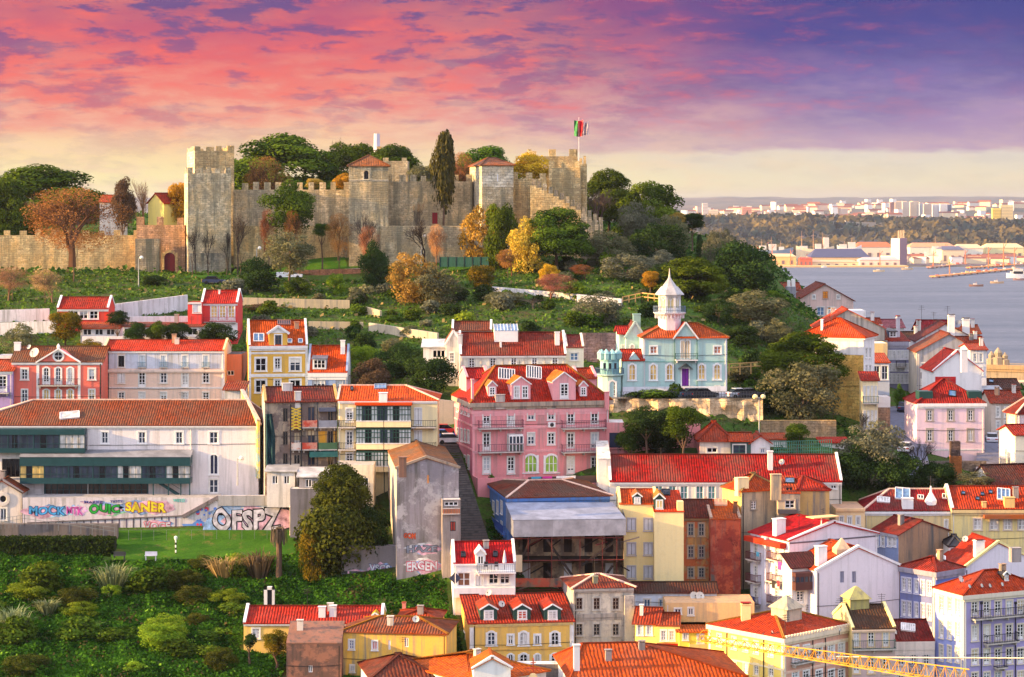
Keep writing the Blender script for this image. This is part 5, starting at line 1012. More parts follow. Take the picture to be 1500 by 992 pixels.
# ---------------------------------------------------------------- foreground buildings
def white_small():
    b = Bld('white_house', 'small white house with bright red roof, roof terrace and grey parasol beside the burnt ruin', 'house', 664, 755, 279, 826, 890, 7, WCLEAN, yaw=4)
    b.rows('front', [679.6], [(839, 858.5)], 18, 'big', sm=WHITE, gm=glass((120, 80, 60))); b.rows('front', [723, 739.5], [(840.5, 855)], 13.5, 'big', sm=WHITE); b.win('front', 702, 842, 858, 10, 'shut', sm=WHITE)
    b.roof('gable', ridge_py=793.5, m=tiles((214, 40, 34), .04), o=.1, cop=WCLEAN); b.done(); b.cornice(WCLEAN, .2, .15); b.dormer(704, 805, 828, 14, WCLEAN, WCLEAN, 'one', gm=G_DARK); b.skylight(678.5, 813, 6, 7, G_DARK, DARKM, 1); b.skylight(725.5, 812.5, 6, 7, G_DARK, DARKM, 1)
    b.balcony('front', 698, 754, 835.5, out=2.0, rail=1., sm=WCLEAN, rm=paint((150, 156, 170))); b.boxp('parapet', 'front', 664, 754, 860, 873, .9, WCLEAN)
    sg = MB(); sg.v = []; r = .75; sg.face([(r, 0, 0), (0, 0, r), (-r, 0, 0), (0, 0, -r)], paint((60, 66, 84))); u, v = b.hit('front', 666.5, 847); sg.obj('diamond_sign', b.root, (u, -.1, v))
    um = thing('parasol', 'closed pale grey parasol on the white house roof terrace', 'parasol', at(739, 834.5, 278)); z = MB(); z.tube([(0, 0, 0), (0, 0, 2.4)], [.03, .03], DARKM, 6); z.obj('pole', um); z = MB(); z.lathe([(.06, .7), (.26, .9), (.2, 1.5), (.05, 2.35), (.01, 2.45)], paint((200, 200, 214)), 9); z.obj('canopy', um)
    for x, l in ((712, 'dark terrace chair left of the terrace table'), (727, 'dark terrace chair nearest the closed parasol')):
        c = thing('terrace_chair', l, 'chair', at(x, 835, 278.2)); z = MB()
        for sx in (-.22, .22):
            for sy in (-.2, .2): z.box(sx-.02, sx+.02, sy-.02, sy+.02, 0, .45, DARKM)
        z.box(-.25, .25, -.23, .23, .45, .5, DARKM); z.obj('seat', c); z = MB(); z.box(-.25, .25, .2, .24, .5, 1., DARKM); z.obj('backrest', c)
    t = thing('terrace_table', 'small dark table on the white house roof terrace', 'table', at(719.5, 835, 278)); z = MB(); z.lathe([(.01, .72), (.5, .72), (.5, .76), (.01, .76)], DARKM, 12); z.obj('tabletop', t); z = MB(); z.tube([(0, 0, 0), (0, 0, .72)], [.05, .05], DARKM, 6); z.obj('leg', t)
white_small()
def yellow_dormers():
    m = plaster((238, 192, 104), .25); b = Bld('yellow_house', 'yellow house with three green dormers and white framed arched windows', 'house', 688, 839, 269, 913, 985, 9, m, yaw=7, left=plaster((226, 176, 90), .3)); b.d = depfor(688, 269, 7, 666)
    b.rows('front', [719.8, 767, 813], [(926.5, 945)], 11, 'arch', sm=WHITE, sd_=.24); b.rows('front', [748, 787], [(931, 944)], 7, 'one', sm=WHITE, sd_=.2); b.rows('front', [719.8, 767, 813], [(958.5, 978)], 11, 'arch', sm=WHITE, sd_=.24); b.rows('front', [748, 787], [(959, 974)], 7, 'arch+one', sm=WHITE, sd_=.2)
    for x in (673, 680): b.win('left', x, 926, 942, 3, sm=WHITE); b.win('left', x, 955, 972, 3, sm=WHITE)
    b.roof('gable', ridge_py=870, m=tiles((186, 46, 42), .2), o=.3); b.done(); b.cornice(plaster((236, 206, 140), .3), .3, .2); b.belt('front', 953, plaster((220, 170, 90), .3), .12)
    for x in (691, 837.5): b.pilaster('front', x, 6, WHITE)
    gd = paint((34, 70, 62))
    for x, g in ((716, G_CURT), (765, glass((190, 70, 50))), (809.5, G_CURT)): b.dormer(x, 886, 908, 25, gd, tiles((200, 50, 44), .1), 'sash', wf=.5, gm=g)
    b.skylight(757, 879, 5, 3, G_DARK, DARKM, 1); b.drain('front', 684 if False else 695)
yellow_dormers()
def derelict_beige():
    m = plaster((214, 204, 186), .85, patch=(170, 160, 150), pamt=.2); b = Bld('weathered_house', 'weathered beige two storey house with red hipped roof and boarded windows', 'house', 840, 928, 274, 862, 960, 9, m, yaw=8, left=plaster((180, 172, 170), .7)); b.d = depfor(840, 274, 8, 825)
    b.rows('front', [848.6, 874, 902], [(876, 893)], 9, 'sash', sm=plaster((200, 194, 184), .5), fm=paint((140, 124, 110)), gm=G_DARK); b.rows('front', [848.6, 874, 902], [(914, 931)], 9, 'sash', sm=plaster((200, 194, 184), .5), fm=paint((150, 140, 130)), gm=G_DARK); b.rows('front', [920], [(882, 896), (919, 932)], 9, 'one', sm=m, fm=paint((90, 80, 74)), gm=G_DARK)
    b.roof('hip', ridge_py=841, m=tiles((150, 50, 48), .45), o=.3, inset=3.4, cap=CAP); b.done(); b.cornice(plaster((186, 176, 164), .8), .35, .3); b.cornice(plaster((180, 170, 160), .9), .5, .12, z=b.hit('front', 870, 905)[1], name='ledge'); b.boxp('corner_bay', 'front', 914, 928, 872, 945, .5, m); b.chim(872.5, 843, 855, 7, plaster((150, 150, 120), .5), pots=False)
derelict_beige()
def modern():
    m = plaster((242, 218, 158), .08); b = Bld('modern_house', 'smooth pale yellow apartment house with red roof and green dormers', 'apartment house', 907, 962, 290, 738, 858, 8, m, yaw=0)
    b.rows('front', [925, 949.5], [(760, 777), (796, 813), (830, 847)], 11, 'shut', sm=plaster((190, 184, 190), .2), fm=paint((214, 214, 222))); b.win('front', 954, 830, 847, 1) if False else None
    b.roof('gable', ridge_py=716.8, m=BRIGHT, o=.1, cop=m); b.done(); gd = paint((30, 66, 56)); b.dormer(933.5, 723, 738, 13, gd, tiles((226, 150, 60)), 'sash', wf=.6, gm=G_CURT)
    c = Bld('modern_house', 'plain windowless yellow block with red roof and one green dormer', 'apartment house', 958.5, 1001.5, 288, 749, 858, 9, plaster((244, 222, 166), .05)); c.roof('shed', ridge_py=718, m=BRIGHT, o=.1, cop=None); c.done(); c.dormer(966, 724, 746, 15, gd, tiles((226, 150, 60)), 'one', wf=.6, gm=glass((236, 206, 130), .2)); c.boxp('parapet', 'front', 992, 1001.3, 735, 750, 0, m, back=1.5); c.skylight(975, 722, 13, 8, G_MID, DARKM, 1)
modern()
def oldrow():
    m = plaster((196, 150, 96), .8, patch=(190, 96, 60), pamt=.4); b = Bld('shabby_house', 'shabby ochre and rust house with two floors of broken windows', 'house', 1001.6, 1044, 294, 758, 870, 8, m); b.rows('front', [1012, 1027.5], [(767, 785), (800, 817), (832, 846)], 8, 'sash', sm=plaster((190, 170, 150), .6), fm=paint((150, 150, 150)), gm=G_MID); b.roof('gable', ridge_py=732, m=tiles((130, 52, 36), .6), o=.3); b.done(); b.cornice(plaster((150, 120, 90), .8), .3, .25)
    b = Bld('rusty_house', 'windowless rust red peeling house wall with orange roof next to the shabby house', 'house', 1041, 1085, 291.5, 760, 870, 9, plaster((186, 92, 66), .9, patch=(140, 56, 46), pamt=.6)); b.roof('shed', ridge_py=731, m=tiles((206, 80, 44), .3), o=.1, cop=plaster((180, 150, 130), .6)); b.done(); b.skylight(1056, 737, 18, 8, paint((214, 160, 130)), paint((220, 180, 150)), 3, name='roof_hatch'); b.chim(1077.5, 733, 752, 6, plaster((120, 80, 60), .8), pots=False)
    m2 = plaster((186, 170, 146), .95); b = Bld('old_beige_house', 'tall stained beige house with a cluster of orange and red roofs', 'house', 1086, 1148, 296, 720, 870, 9, m2, yaw=22, left=plaster((236, 206, 120), .3)); b.d = depfor(1086, 296, 22, 1058)  # left wall's sunlight is put into its yellow plaster colour
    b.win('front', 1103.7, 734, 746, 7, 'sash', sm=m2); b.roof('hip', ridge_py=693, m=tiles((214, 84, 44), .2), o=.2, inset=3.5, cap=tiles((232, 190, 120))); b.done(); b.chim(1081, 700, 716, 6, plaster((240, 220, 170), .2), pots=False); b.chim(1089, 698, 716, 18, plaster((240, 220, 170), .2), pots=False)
    b = Bld('old_beige_house', 'stained beige house with massive chimney, red roof and white lattice window', 'house', 1140, 1172, 295, 722, 870, 8, m2); b.win('front', 1157, 733, 744.5, 14, 'big', sm=m2); b.boxp('small_balcony', 'front', 1139, 1166, 746, 751.5, .8, paint((70, 70, 76))); b.roof('shed', ridge_py=697, m=tiles((206, 70, 44), .25), o=.1); b.done(); b.chim(1137, 692, 722, 15, plaster((206, 180, 140), .7), pots=False); b.skylight(1157, 705, 13, 7, G_BLUE, DARKM, 1)
    oe = MB(); 
    for x in (1153.5, 1158.5): u, v = b.hit('front', x, 716); oe.face([(u+.2*math.cos(2*math.pi*k/10), -.02, v+.2*math.sin(2*math.pi*k/10)) for k in range(10)], G_DARK)
    oe.obj('round_vents', b.root)
    b = Bld('ochre_annex', 'blank ochre stained house with red roof right of the massive chimney', 'house', 1170, 1215, 296, 718, 870, 8, plaster((206, 170, 110), .9), left=plaster((230, 200, 140), .5)); b.roof('hip', ridge_py=697.5, m=tiles((196, 50, 42), .15), o=.2, li=1, ri=3); b.done()
    b = Bld('low_white_row', 'low white row house with dark brown roof behind the yellow cottages', 'house', 927, 1050, 281, 868, 905, 6, plaster((214, 222, 236), .3)); b.rows('front', [948, 970, 1012, 1027], [(878, 889)], 9, 'one', gm=G_BLUE); b.roof('gable', ridge_py=853, m=tiles((104, 44, 38), .7), o=.3); b.done()
    for i, (x, l) in enumerate(((1016.5, 'round white satellite dish on the low row house wall, left one'), (1025, 'round white satellite dish on the low row house wall, right one'))):
        t = thing('satellite_dish', l, 'dish', at(x, 882, 279.6)); d = dish(t, (0, 0, 0), .55, .3); d.name = 'reflector'
    b = Bld('blank_house', 'tall blank ochre beige wall behind the yellow cottages', 'house', 975, 1105, 276, 883, 960, 6, plaster((224, 186, 134), .35)); b.roof('flat', rise=0, m=plaster((200, 160, 120), .4)); b.win('front', 1012, 891, 901, 7, 'one', gm=G_MID); b.win('front', 993, 892, 899, 9, 'one', gm=G_MID); b.done(); b.chim(1093, 884, 908, 13, plaster((244, 224, 160), .2), tiles((200, 60, 40))) 
    ye = plaster((244, 218, 130), .15)
    b = Bld('yellow_cottage', 'pale yellow cottage with dark red roof at the left end of the cottages', 'house', 930, 963, 271, 913, 970, 6, ye, yaw=-10); b.rows('front', [937.5, 951], [(916, 930)], 7, sm=WHITE, gm=G_CURT); b.roof('gable', ridge_py=890, m=REDDK); b.done(); b.chim(939.5, 884, 902, 5, WOLD, pots=False)
    b = Bld('yellow_cottage', 'pale yellow cottage with gabled side and red band in the middle of the cottages', 'house', 962, 996, 270, 916, 975, 7, ye, yaw=-4, right=plaster((248, 216, 90), .1)); b.rows('front', [972, 984], [(924, 938)], 7.5, sm=WHITE, gm=G_CURT); b.roof('gable', ridge_py=898, m=REDDK, o=.1); b.done(); b.cornice(REDDK, .3, .2, z=b.hit('front', 975, 946)[1], name='tile_band')
    b = Bld('yellow_cottage', 'bright yellow sunlit cottage with balcony beside the corner house', 'house', 995, 1040, 268, 925, 980, 6, plaster((250, 214, 92), .1)); b.win('front', 1026, 930, 942, 8, 'one', gm=G_CURT); b.win('front', 1004, 927, 937, 6, 'one', gm=G_CURT); b.roof('shed', ridge_py=915, m=tiles((226, 110, 50), .1)); b.done(); b.balcony('front', 1009, 1038, 953, solid=plaster((216, 190, 120), .2), rail=.9)
oldrow()
def white_flats():
    m = plaster((232, 224, 228), .2); ml = plaster((220, 218, 232), .3); b = Bld('white_flats', 'white flats with stacked red doored balconies and a red roof lit orange', 'apartment block', 1156, 1285, 284, 792, 905, 9, m, yaw=28, left=ml); b.d = depfor(1156, 284, 28, 1099)
    for (a, c) in ((797, 817), (829, 849), (861, 881)): 
        for x in (1107, 1138): b.win('left', x, a, c, 5, 'french', sm=WHITE, gm=G_DARK)
        for x in (1107, 1138): b.balcony('left', x-8, x+8, c+.5, out=.8, rail=.95, rm=paint((92, 40, 46)), step=.16)
        b.boxp('divider', 'left', 1124, 1126.5, a-10, c+6, .5, ml)
    b.roof('gabley', ridge_py=765, m=tiles((214, 46, 32), .05), o=.25, xr=.5, cop=WCLEAN); b.done(); b.chim(1144, 757, 783, 17, WCLEAN, tiles((220, 120, 80)), pots=False); b.drain('left', 1149, 800, WPL)
    rf = MB(); q, n = b.onroof(1212, 770); rf.box(-2.2, 1.8, -.1, 1.6, 1.0, 1.12, plaster((240, 200, 140), .1)); rf.tube([(-.5, .6, -.4), (-.5, .6, 1)], [.08, .08], WCLEAN, 6); rf.obj('chimney_canopy', b.root, q)
    b.boxp('eave_roof', 'left', 1099, 1152, 791, 796, 1.0, tiles((214, 70, 50), .1)); b.belt('front', 792, paint((110, 104, 112)), .12, px=1200)
    c = Bld('white_flats', 'front white gabled house with slatted windows and small red side roof', 'apartment block', 1196, 1317, 277, 836, 925, 7, m, yaw=22, left=ml)
    for x in (1233.5, 1251): c.win('front', x, 837, 853.5, 6, 'shut+bare', fm=paint((150, 150, 170))); c.win('front', x, 872, 884, 6, 'shut+bare', fm=paint((150, 150, 170)))
    c.roof('gabley', ridge_py=802, m=tiles((224, 60, 32), .05), o=.15, xr=.5, cop=WCLEAN); c.done(); c.chim(1205, 797, 826, 15, WCLEAN, pots=False); sk = MB(); q, n = c.onroof(1233, 806); sk.lathe([(1.3, -.6), (1.3, .2), (.1, 1.5), (.01, 1.5)], plaster((226, 190, 150), .4), 4, (0, 0, 0), .6); sk.obj('roof_cap', c.root, q)
    d = Bld('bay_house', 'white and brown projecting bay with dark veranda left of the front gable', 'house', 1160, 1198, 278, 832, 910, 2.5, WPL, yaw=20); g = MB(); u0, v1 = d.hit('front', 1160, 838); u1, v0 = d.hit('front', 1186, 862); bn = paint((84, 48, 46)); g.box(u0, u1, -1, 0, v0, v0+1.0, bn); g.box(u0, u1, -1, 0, v1-.5, v1, bn)
    for i in range(5): x = u0+(u1-u0)*i/4; g.box(x-.07, x+.07, -1, -.9, v0+1, v1-.5, bn)
    go = g.obj('wooden_veranda', d.root); p = MB(); p.face([(u0, -.92, v0+.9), (u1, -.92, v0+.9), (u1, -.92, v1-.4), (u0, -.92, v1-.4)], G_MID); p.obj('pane', go); d.win('front', 1172, 866, 884, 10, 'french'); d.roof('shed', rise=1.5, m=tiles((110, 50, 50), .5)); d.done()
    for px, py, w_, h_, cc, l in ((1142, 829, 10, 12, (226, 60, 150), 'bright pink towel hanging from a white flats balcony'), (1133, 856, 9, 12, (36, 30, 34), 'black cloth hanging from a white flats balcony'), (1140, 855, 6, 9, (200, 40, 60), 'red cloth hanging beside the black cloth'), (1110, 812, 8, 7, (90, 170, 200), 'light blue towel on the top left balcony of the white flats'), (1104, 880, 7, 12, (60, 60, 120), 'indigo clothes on the lowest white flats washing line'), (1113, 880, 7, 11, (190, 190, 220), 'pale lilac clothes on the lowest white flats washing line')):
        u, v = b.hit('left', px, py, -.95); p, rz = b.pos('left', u, v, .95); t = thing('laundry', l, 'laundry'); c_, s_ = math.cos(b.yaw), math.sin(b.yaw); t.location = b.loc+Vector((p.x*c_-p.y*s_, p.x*s_+p.y*c_, p.z)); t.rotation_euler = (0, 0, b.yaw-math.pi/2); z = MB(); W_, H_ = w_/b.ppm, h_/b.ppm
        for i in range(5): z.face([(-W_/2+W_*i/5, -.04*(i % 2), -H_/2), (-W_/2+W_*(i+1)/5, -.04*((i+1) % 2), -H_/2+.05*(i % 2)), (-W_/2+W_*(i+1)/5, 0, H_/2), (-W_/2+W_*i/5, 0, H_/2)], paint(cc))
        z.obj('fabric', t)
white_flats()
def corner_house():
    m = plaster((214, 164, 144), .15); ml = plaster((246, 214, 118), .12); yaw = 42; b = Bld('corner_house', 'corner house with blazing yellow sunlit side, pink front and red hipped roof', 'apartment house', 1148, 1248, 258, 935, 1010, 10, m, yaw=yaw, left=ml, below=6); b.d = depfor(1148, 258, yaw, 1037)  # yellow left and pink front: sun and shade put into the plaster colours
    YW = paint((238, 222, 180))
    for x in (1054, 1075.5, 1092.5, 1108, 1129.5): 
        b.win('left', x, 936-(1148-x)*.2+12, 953-(1148-x)*.2+12, 6, 'french', sm=YW, fm=WHITE); b.win('left', x, 976-(1148-x)*.12+2, 992-(1148-x)*.12+2, 6, 'french', sm=YW)
    for x in (1165, 1181, 1199.5, 1217.5, 1232.5): b.win('front', x, 948-(x-1148)*.07, 969-(x-1148)*.07, 8.5, 'french', sm=WHITE); b.win('front', x, 984-(x-1148)*.04, 1003-(x-1148)*.04, 8.5, 'french', sm=WHITE)
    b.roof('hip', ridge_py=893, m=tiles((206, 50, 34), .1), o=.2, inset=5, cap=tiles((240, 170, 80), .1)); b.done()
    b.cornice(plaster((236, 216, 190), .2), .5, .35, ('front', 'left')); b.cornice(plaster((236, 216, 190), .2), .3, .12, ('front', 'left'), z=b.H-1.7, name='frieze'); b.belt('front', 977, plaster((236, 200, 180), .2), .2, px=1190); b.belt('left', 972, YW, .2, px=1100)
    for f, x in (('front', 1149.5), ('left', 1146), ('front', 1246), ('left', 1040)): b.pilaster(f, x, 4, plaster((240, 226, 200), .2))
    dm = MB()
    for i in range(24): x = b.W*(i+.5)/24; dm.box(x-.14, x+.14, -.38, -.1, b.H+.0, b.H+.3, plaster((236, 216, 190), .2))
    dm.obj('parapet_teeth', b.root); b.balcony('front', 1158, 1190, 972, out=.8, rail=.9, rm=paint((40, 60, 54))); 
    for f, x in (('left', 1065), ('left', 1119), ('front', 1190), ('front', 1208.5)): b.drain(f, x)
    L = MB(); q, n = b.onroof(1152, 903); L.box(-1.35, 1.35, -1.2, 1.2, -1, 1.1, plaster((196, 180, 160), .6)); L.lathe([(2.2, 1.1), (.08, 2.5), (.01, 2.5)], plaster((190, 172, 146), .6), 4, (0, 0, 0), math.pi/4); L.obj('roof_lantern', b.root, q); b.chim(1167, 884, 893, 11, plaster((244, 220, 150), .2)); b.dish(1131, 929, 5, rz=.6); b.dish(1230, 926, 5, rz=.2); b.antenna(1150, 900, 930)
corner_house()
def right_low():
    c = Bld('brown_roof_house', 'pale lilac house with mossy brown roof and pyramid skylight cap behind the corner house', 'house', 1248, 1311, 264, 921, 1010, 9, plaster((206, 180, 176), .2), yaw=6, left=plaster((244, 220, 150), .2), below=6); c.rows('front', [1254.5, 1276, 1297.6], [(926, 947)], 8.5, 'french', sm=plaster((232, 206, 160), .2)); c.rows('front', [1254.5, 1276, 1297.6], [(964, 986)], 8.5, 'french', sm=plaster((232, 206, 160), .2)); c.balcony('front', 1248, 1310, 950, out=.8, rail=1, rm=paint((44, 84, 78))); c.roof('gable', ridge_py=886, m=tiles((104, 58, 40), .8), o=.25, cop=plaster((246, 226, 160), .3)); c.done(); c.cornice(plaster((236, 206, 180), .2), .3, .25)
    L = MB(); q, n = c.onroof(1254, 884); L.lathe([(1.7, -1.), (1.7, .7), (2.1, .7), (.3, 2.0), (.01, 2.1)], plaster((176, 168, 110), .5), 4, (0, 0, 0), .9); L.obj('skylight_cap', c.root, q); c.dish(1230 + 0, 899, 6, rz=-.5); c.antenna(1232, 876, 900)
    d = Bld('white_corner', 'white house with plain parapet and dark red roof carrying a glass skylight', 'house', 1309, 1369, 268, 939, 1010, 8, plaster((232, 222, 224), .2), yaw=4, below=6); d.rows('front', [1320, 1338.6, 1357], [(957, 974)], 8, 'sash', sm=plaster((200, 196, 200), .3)); d.rows('front', [1320, 1338.6, 1357], [(990, 1004)], 8); d.roof('gable', ridge_py=908, m=tiles((150, 40, 44), .35), o=.05); d.done(); d.cornice(plaster((226, 214, 206), .3), 1.0, .15, z=d.H-1.1); d.skylight(1330, 920, 20, 10, G_CURT, WHITE, 6); d.balcony('front', 1331, 1349, 983, out=.6, rail=.9, rm=paint((60, 70, 110))); d.dish(1311, 931, 8, rz=.9)
    lv = plaster((168, 158, 204), .1); lw = plaster((150, 160, 216), .15); yaw = 25; e = Bld('lavender_house', 'lavender house with iron balconies and red hipped roof dotted with satellite dishes', 'apartment house', 1411, 1530, 264, 872, 1010, 10, lv, yaw=yaw, left=lw, below=6); e.d = depfor(1411, 264, yaw, 1370); SM = plaster((226, 214, 196), .15)  # bluer left wall: shade on that side is put into the plaster
    for i, x in enumerate((1428, 1445.5, 1462, 1478.5, 1495)):
        for a, b_ in ((882, 902), (917, 939), (952, 974), (986, 1004)): e.win('front', x, a-(x-1411)*.03, b_-(x-1411)*.03, 8.5, 'french', sm=SM)
    for x in (1379, 1391, 1402.5):
        for a, b_ in ((873, 896), (908, 933), (944, 966), (980, 1000)): e.win('left', x, a+(x-1370)*.12, b_+(x-1370)*.12, 5, 'french', sm=SM)
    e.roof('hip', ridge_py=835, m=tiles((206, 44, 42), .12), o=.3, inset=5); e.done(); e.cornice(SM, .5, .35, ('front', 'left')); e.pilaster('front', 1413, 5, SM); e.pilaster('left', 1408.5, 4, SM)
    for (x0, x1, y) in ((1422, 1499, 906), (1440, 1487, 942), (1455, 1470, 977)): e.balcony('front', x0, x1, y, out=.9, rail=1., rm=paint((34, 40, 56)))
    e.drain('front', 1437, 885); e.drain('front', 1487, 885)
    for x, y, s_ in ((1407, 855, 10), (1420, 863, 6), (1438, 862, 6), (1450, 862, 6), (1468, 860, 6)): e.dish(x, y, s_, rz=.3)
    e.dormer(1474, 838, 850, 10, paint((50, 50, 56)), DARKM, 'one', wf=.5, gm=G_CURT)
    yaw = 40; dk = plaster((116, 124, 170), .25); f = Bld('indigo_house', 'shaded indigo house with two rows of white framed windows and rooftop skylight', 'apartment house', 1371, 1412, 277, 838, 960, 9, plaster((108, 128, 190), .2), yaw=yaw, left=dk); f.d = depfor(1371, 277, yaw, 1318); 
    for x in (1324, 1332, 1342.5, 1352, 1361.5):
        for a, b_ in ((846, 866), (880, 902), (914, 934)): f.win('left', x, a+(x-1320)*.14, b_+(x-1320)*.14, 5, 'french', sm=plaster((196, 196, 214), .2), gm=G_DARK)
    f.roof('hip', ridge_py=815, m=tiles((176, 46, 44), .2), o=.2, inset=3); f.done(); f.cornice(plaster((150, 146, 160), .4), .6, .3, ('front', 'left')); f.pilaster('left', 1368, 3, SM); f.skylight(1378, 817, 13, 5, G_CURT, WHITE, 3)
    yaw = 30; g = Bld('brown_gable_house', 'house with stained brown blank gable and bluish windowed side', 'house', 1316, 1391, 293, 784, 850, 9, plaster((168, 136, 108), .95), yaw=yaw, left=plaster((150, 166, 204), .3)); g.d = depfor(1316, 293, yaw, 1277)
    for x in (1284, 1293, 1303, 1310): g.win('left', x, 783, 800, 4.5, sm=WHITE)
    g.roof('gabley', ridge_py=762, m=tiles((150, 48, 40), .4), o=.2, xr=.45); g.done(); g.cornice(plaster((150, 150, 160), .4), .4, .25, ('left',))
    h = Bld('terrace_row', 'cream terrace with red tiled roof, big skylight and white conical vent', 'terrace house', 1266, 1393, 301, 748, 840, 8, plaster((236, 214, 160), .4), left=WPL); h.rows('front', [1384.5, 1391], [], 4); h.win('front', 1386, 762, 782, 4, 'one', sm=WHITE, gm=G_DARK); h.win('front', 1391 - 1.5, 762, 782, 3, 'one', sm=WHITE, gm=G_DARK); h.roof('hip', ridge_py=716.4, m=tiles((186, 48, 42), .45), o=.3, li=4, ri=0, cap=CAP); h.done(); h.cornice(WCLEAN, .4, .3)
    h.skylight(1322, 724, 21, 16, G_BLUE, WHITE, 2); h.skylight(1294, 733, 18, 7, G_CURT, WHITE, 4); h.skylight(1348.5, 729, 8, 5, G_DARK, WHITE, 2); h.skylight(1385, 728, 9, 6, G_DARK, WHITE, 2); h.chim(1330, 728, 746, 16, WCLEAN, pots=False)
    v = MB(); q, n = h.onroof(1363.5, 735); v.lathe([(.85, -.4), (.8, .2), (.16, 1.3), (.1, 2.1), (.01, 2.1)], WCLEAN, 8); v.obj('conical_vent', h.root, q)
    k = Bld('terrace_row', 'cream terrace with bright red roof, yellow chimneys and small roof windows', 'terrace house', 1394, 1520, 300, 745.5, 840, 8, plaster((238, 216, 150), .4)); k.rows('front', [1432, 1456, 1476, 1497], [(760, 776)], 11, 'sash', sm=plaster((214, 196, 180), .3), gm=G_CURT); k.rows('front', [1418, 1432, 1450], [(796, 812)], 9, gm=G_BLUE); k.roof('gable', ridge_py=712.4, m=tiles((206, 44, 40), .15), o=.3, cop=WCLEAN); k.done(); k.cornice(plaster((206, 186, 140), .5), .5, .3); k.boxp('tile_ledge', 'front', 1440, 1500, 753.5, 759, 1.0, tiles((190, 110, 60), .4))
    k.skylight(1470, 725, 18, 16, G_BLUE, WHITE, 3); k.chim(1479, 727, 744, 15, plaster((226, 190, 120), .2), pots=False); k.chim(1442, 734, 744, 6, plaster((220, 180, 120), .3), pots=False)
    for x, y in ((1411, 723), (1439, 724.5), (1432, 731), (1451, 721.5)): k.skylight(x, y, 5, 4, G_BLUE, DARKM, 1)
    n_ = Bld('cream_box_house', 'small cream flat house with three windows left of the long terrace', 'house', 1224, 1267, 299, 745, 830, 7, plaster((238, 206, 158), .2), left=WPL); n_.rows('front', [1232.5, 1244.5, 1257], [(757, 769)], 5, 'one', gm=G_DARK); n_.roof('flat', rise=0, m=plaster((200, 160, 130), .4)); n_.done(); n_.cornice(plaster((240, 200, 150), .2), .3, .2)
    w_ = Bld('white_gable_house', 'white gable wall with red roof at the right edge above the lavender house', 'house', 1413, 1530, 285, 832, 880, 8, plaster((230, 224, 232), .2), yaw=12); w_.roof('gabley', ridge_py=795, m=tiles((206, 40, 46), .12), o=.15, xr=.42, cop=plaster((250, 226, 160), .2)); w_.done(); w_.chim(1436, 790, 812, 14, WCLEAN); w_.chim(1489, 802, 812, 15, plaster((170, 160, 156), .5), pots=False)
    o_ = Bld('roof_shed', 'small blue glazed shed with black roof below the terrace window', 'shed', 1390, 1413, 293, 800, 830, 4, WPL); o_.win('front', 1401.5, 803, 815, 18, 'big', sm=WHITE, gm=glass((70, 110, 200))); o_.roof('hip', rise=1.2, m=DARKM, o=.2, inset=1.3); o_.done()
right_low()
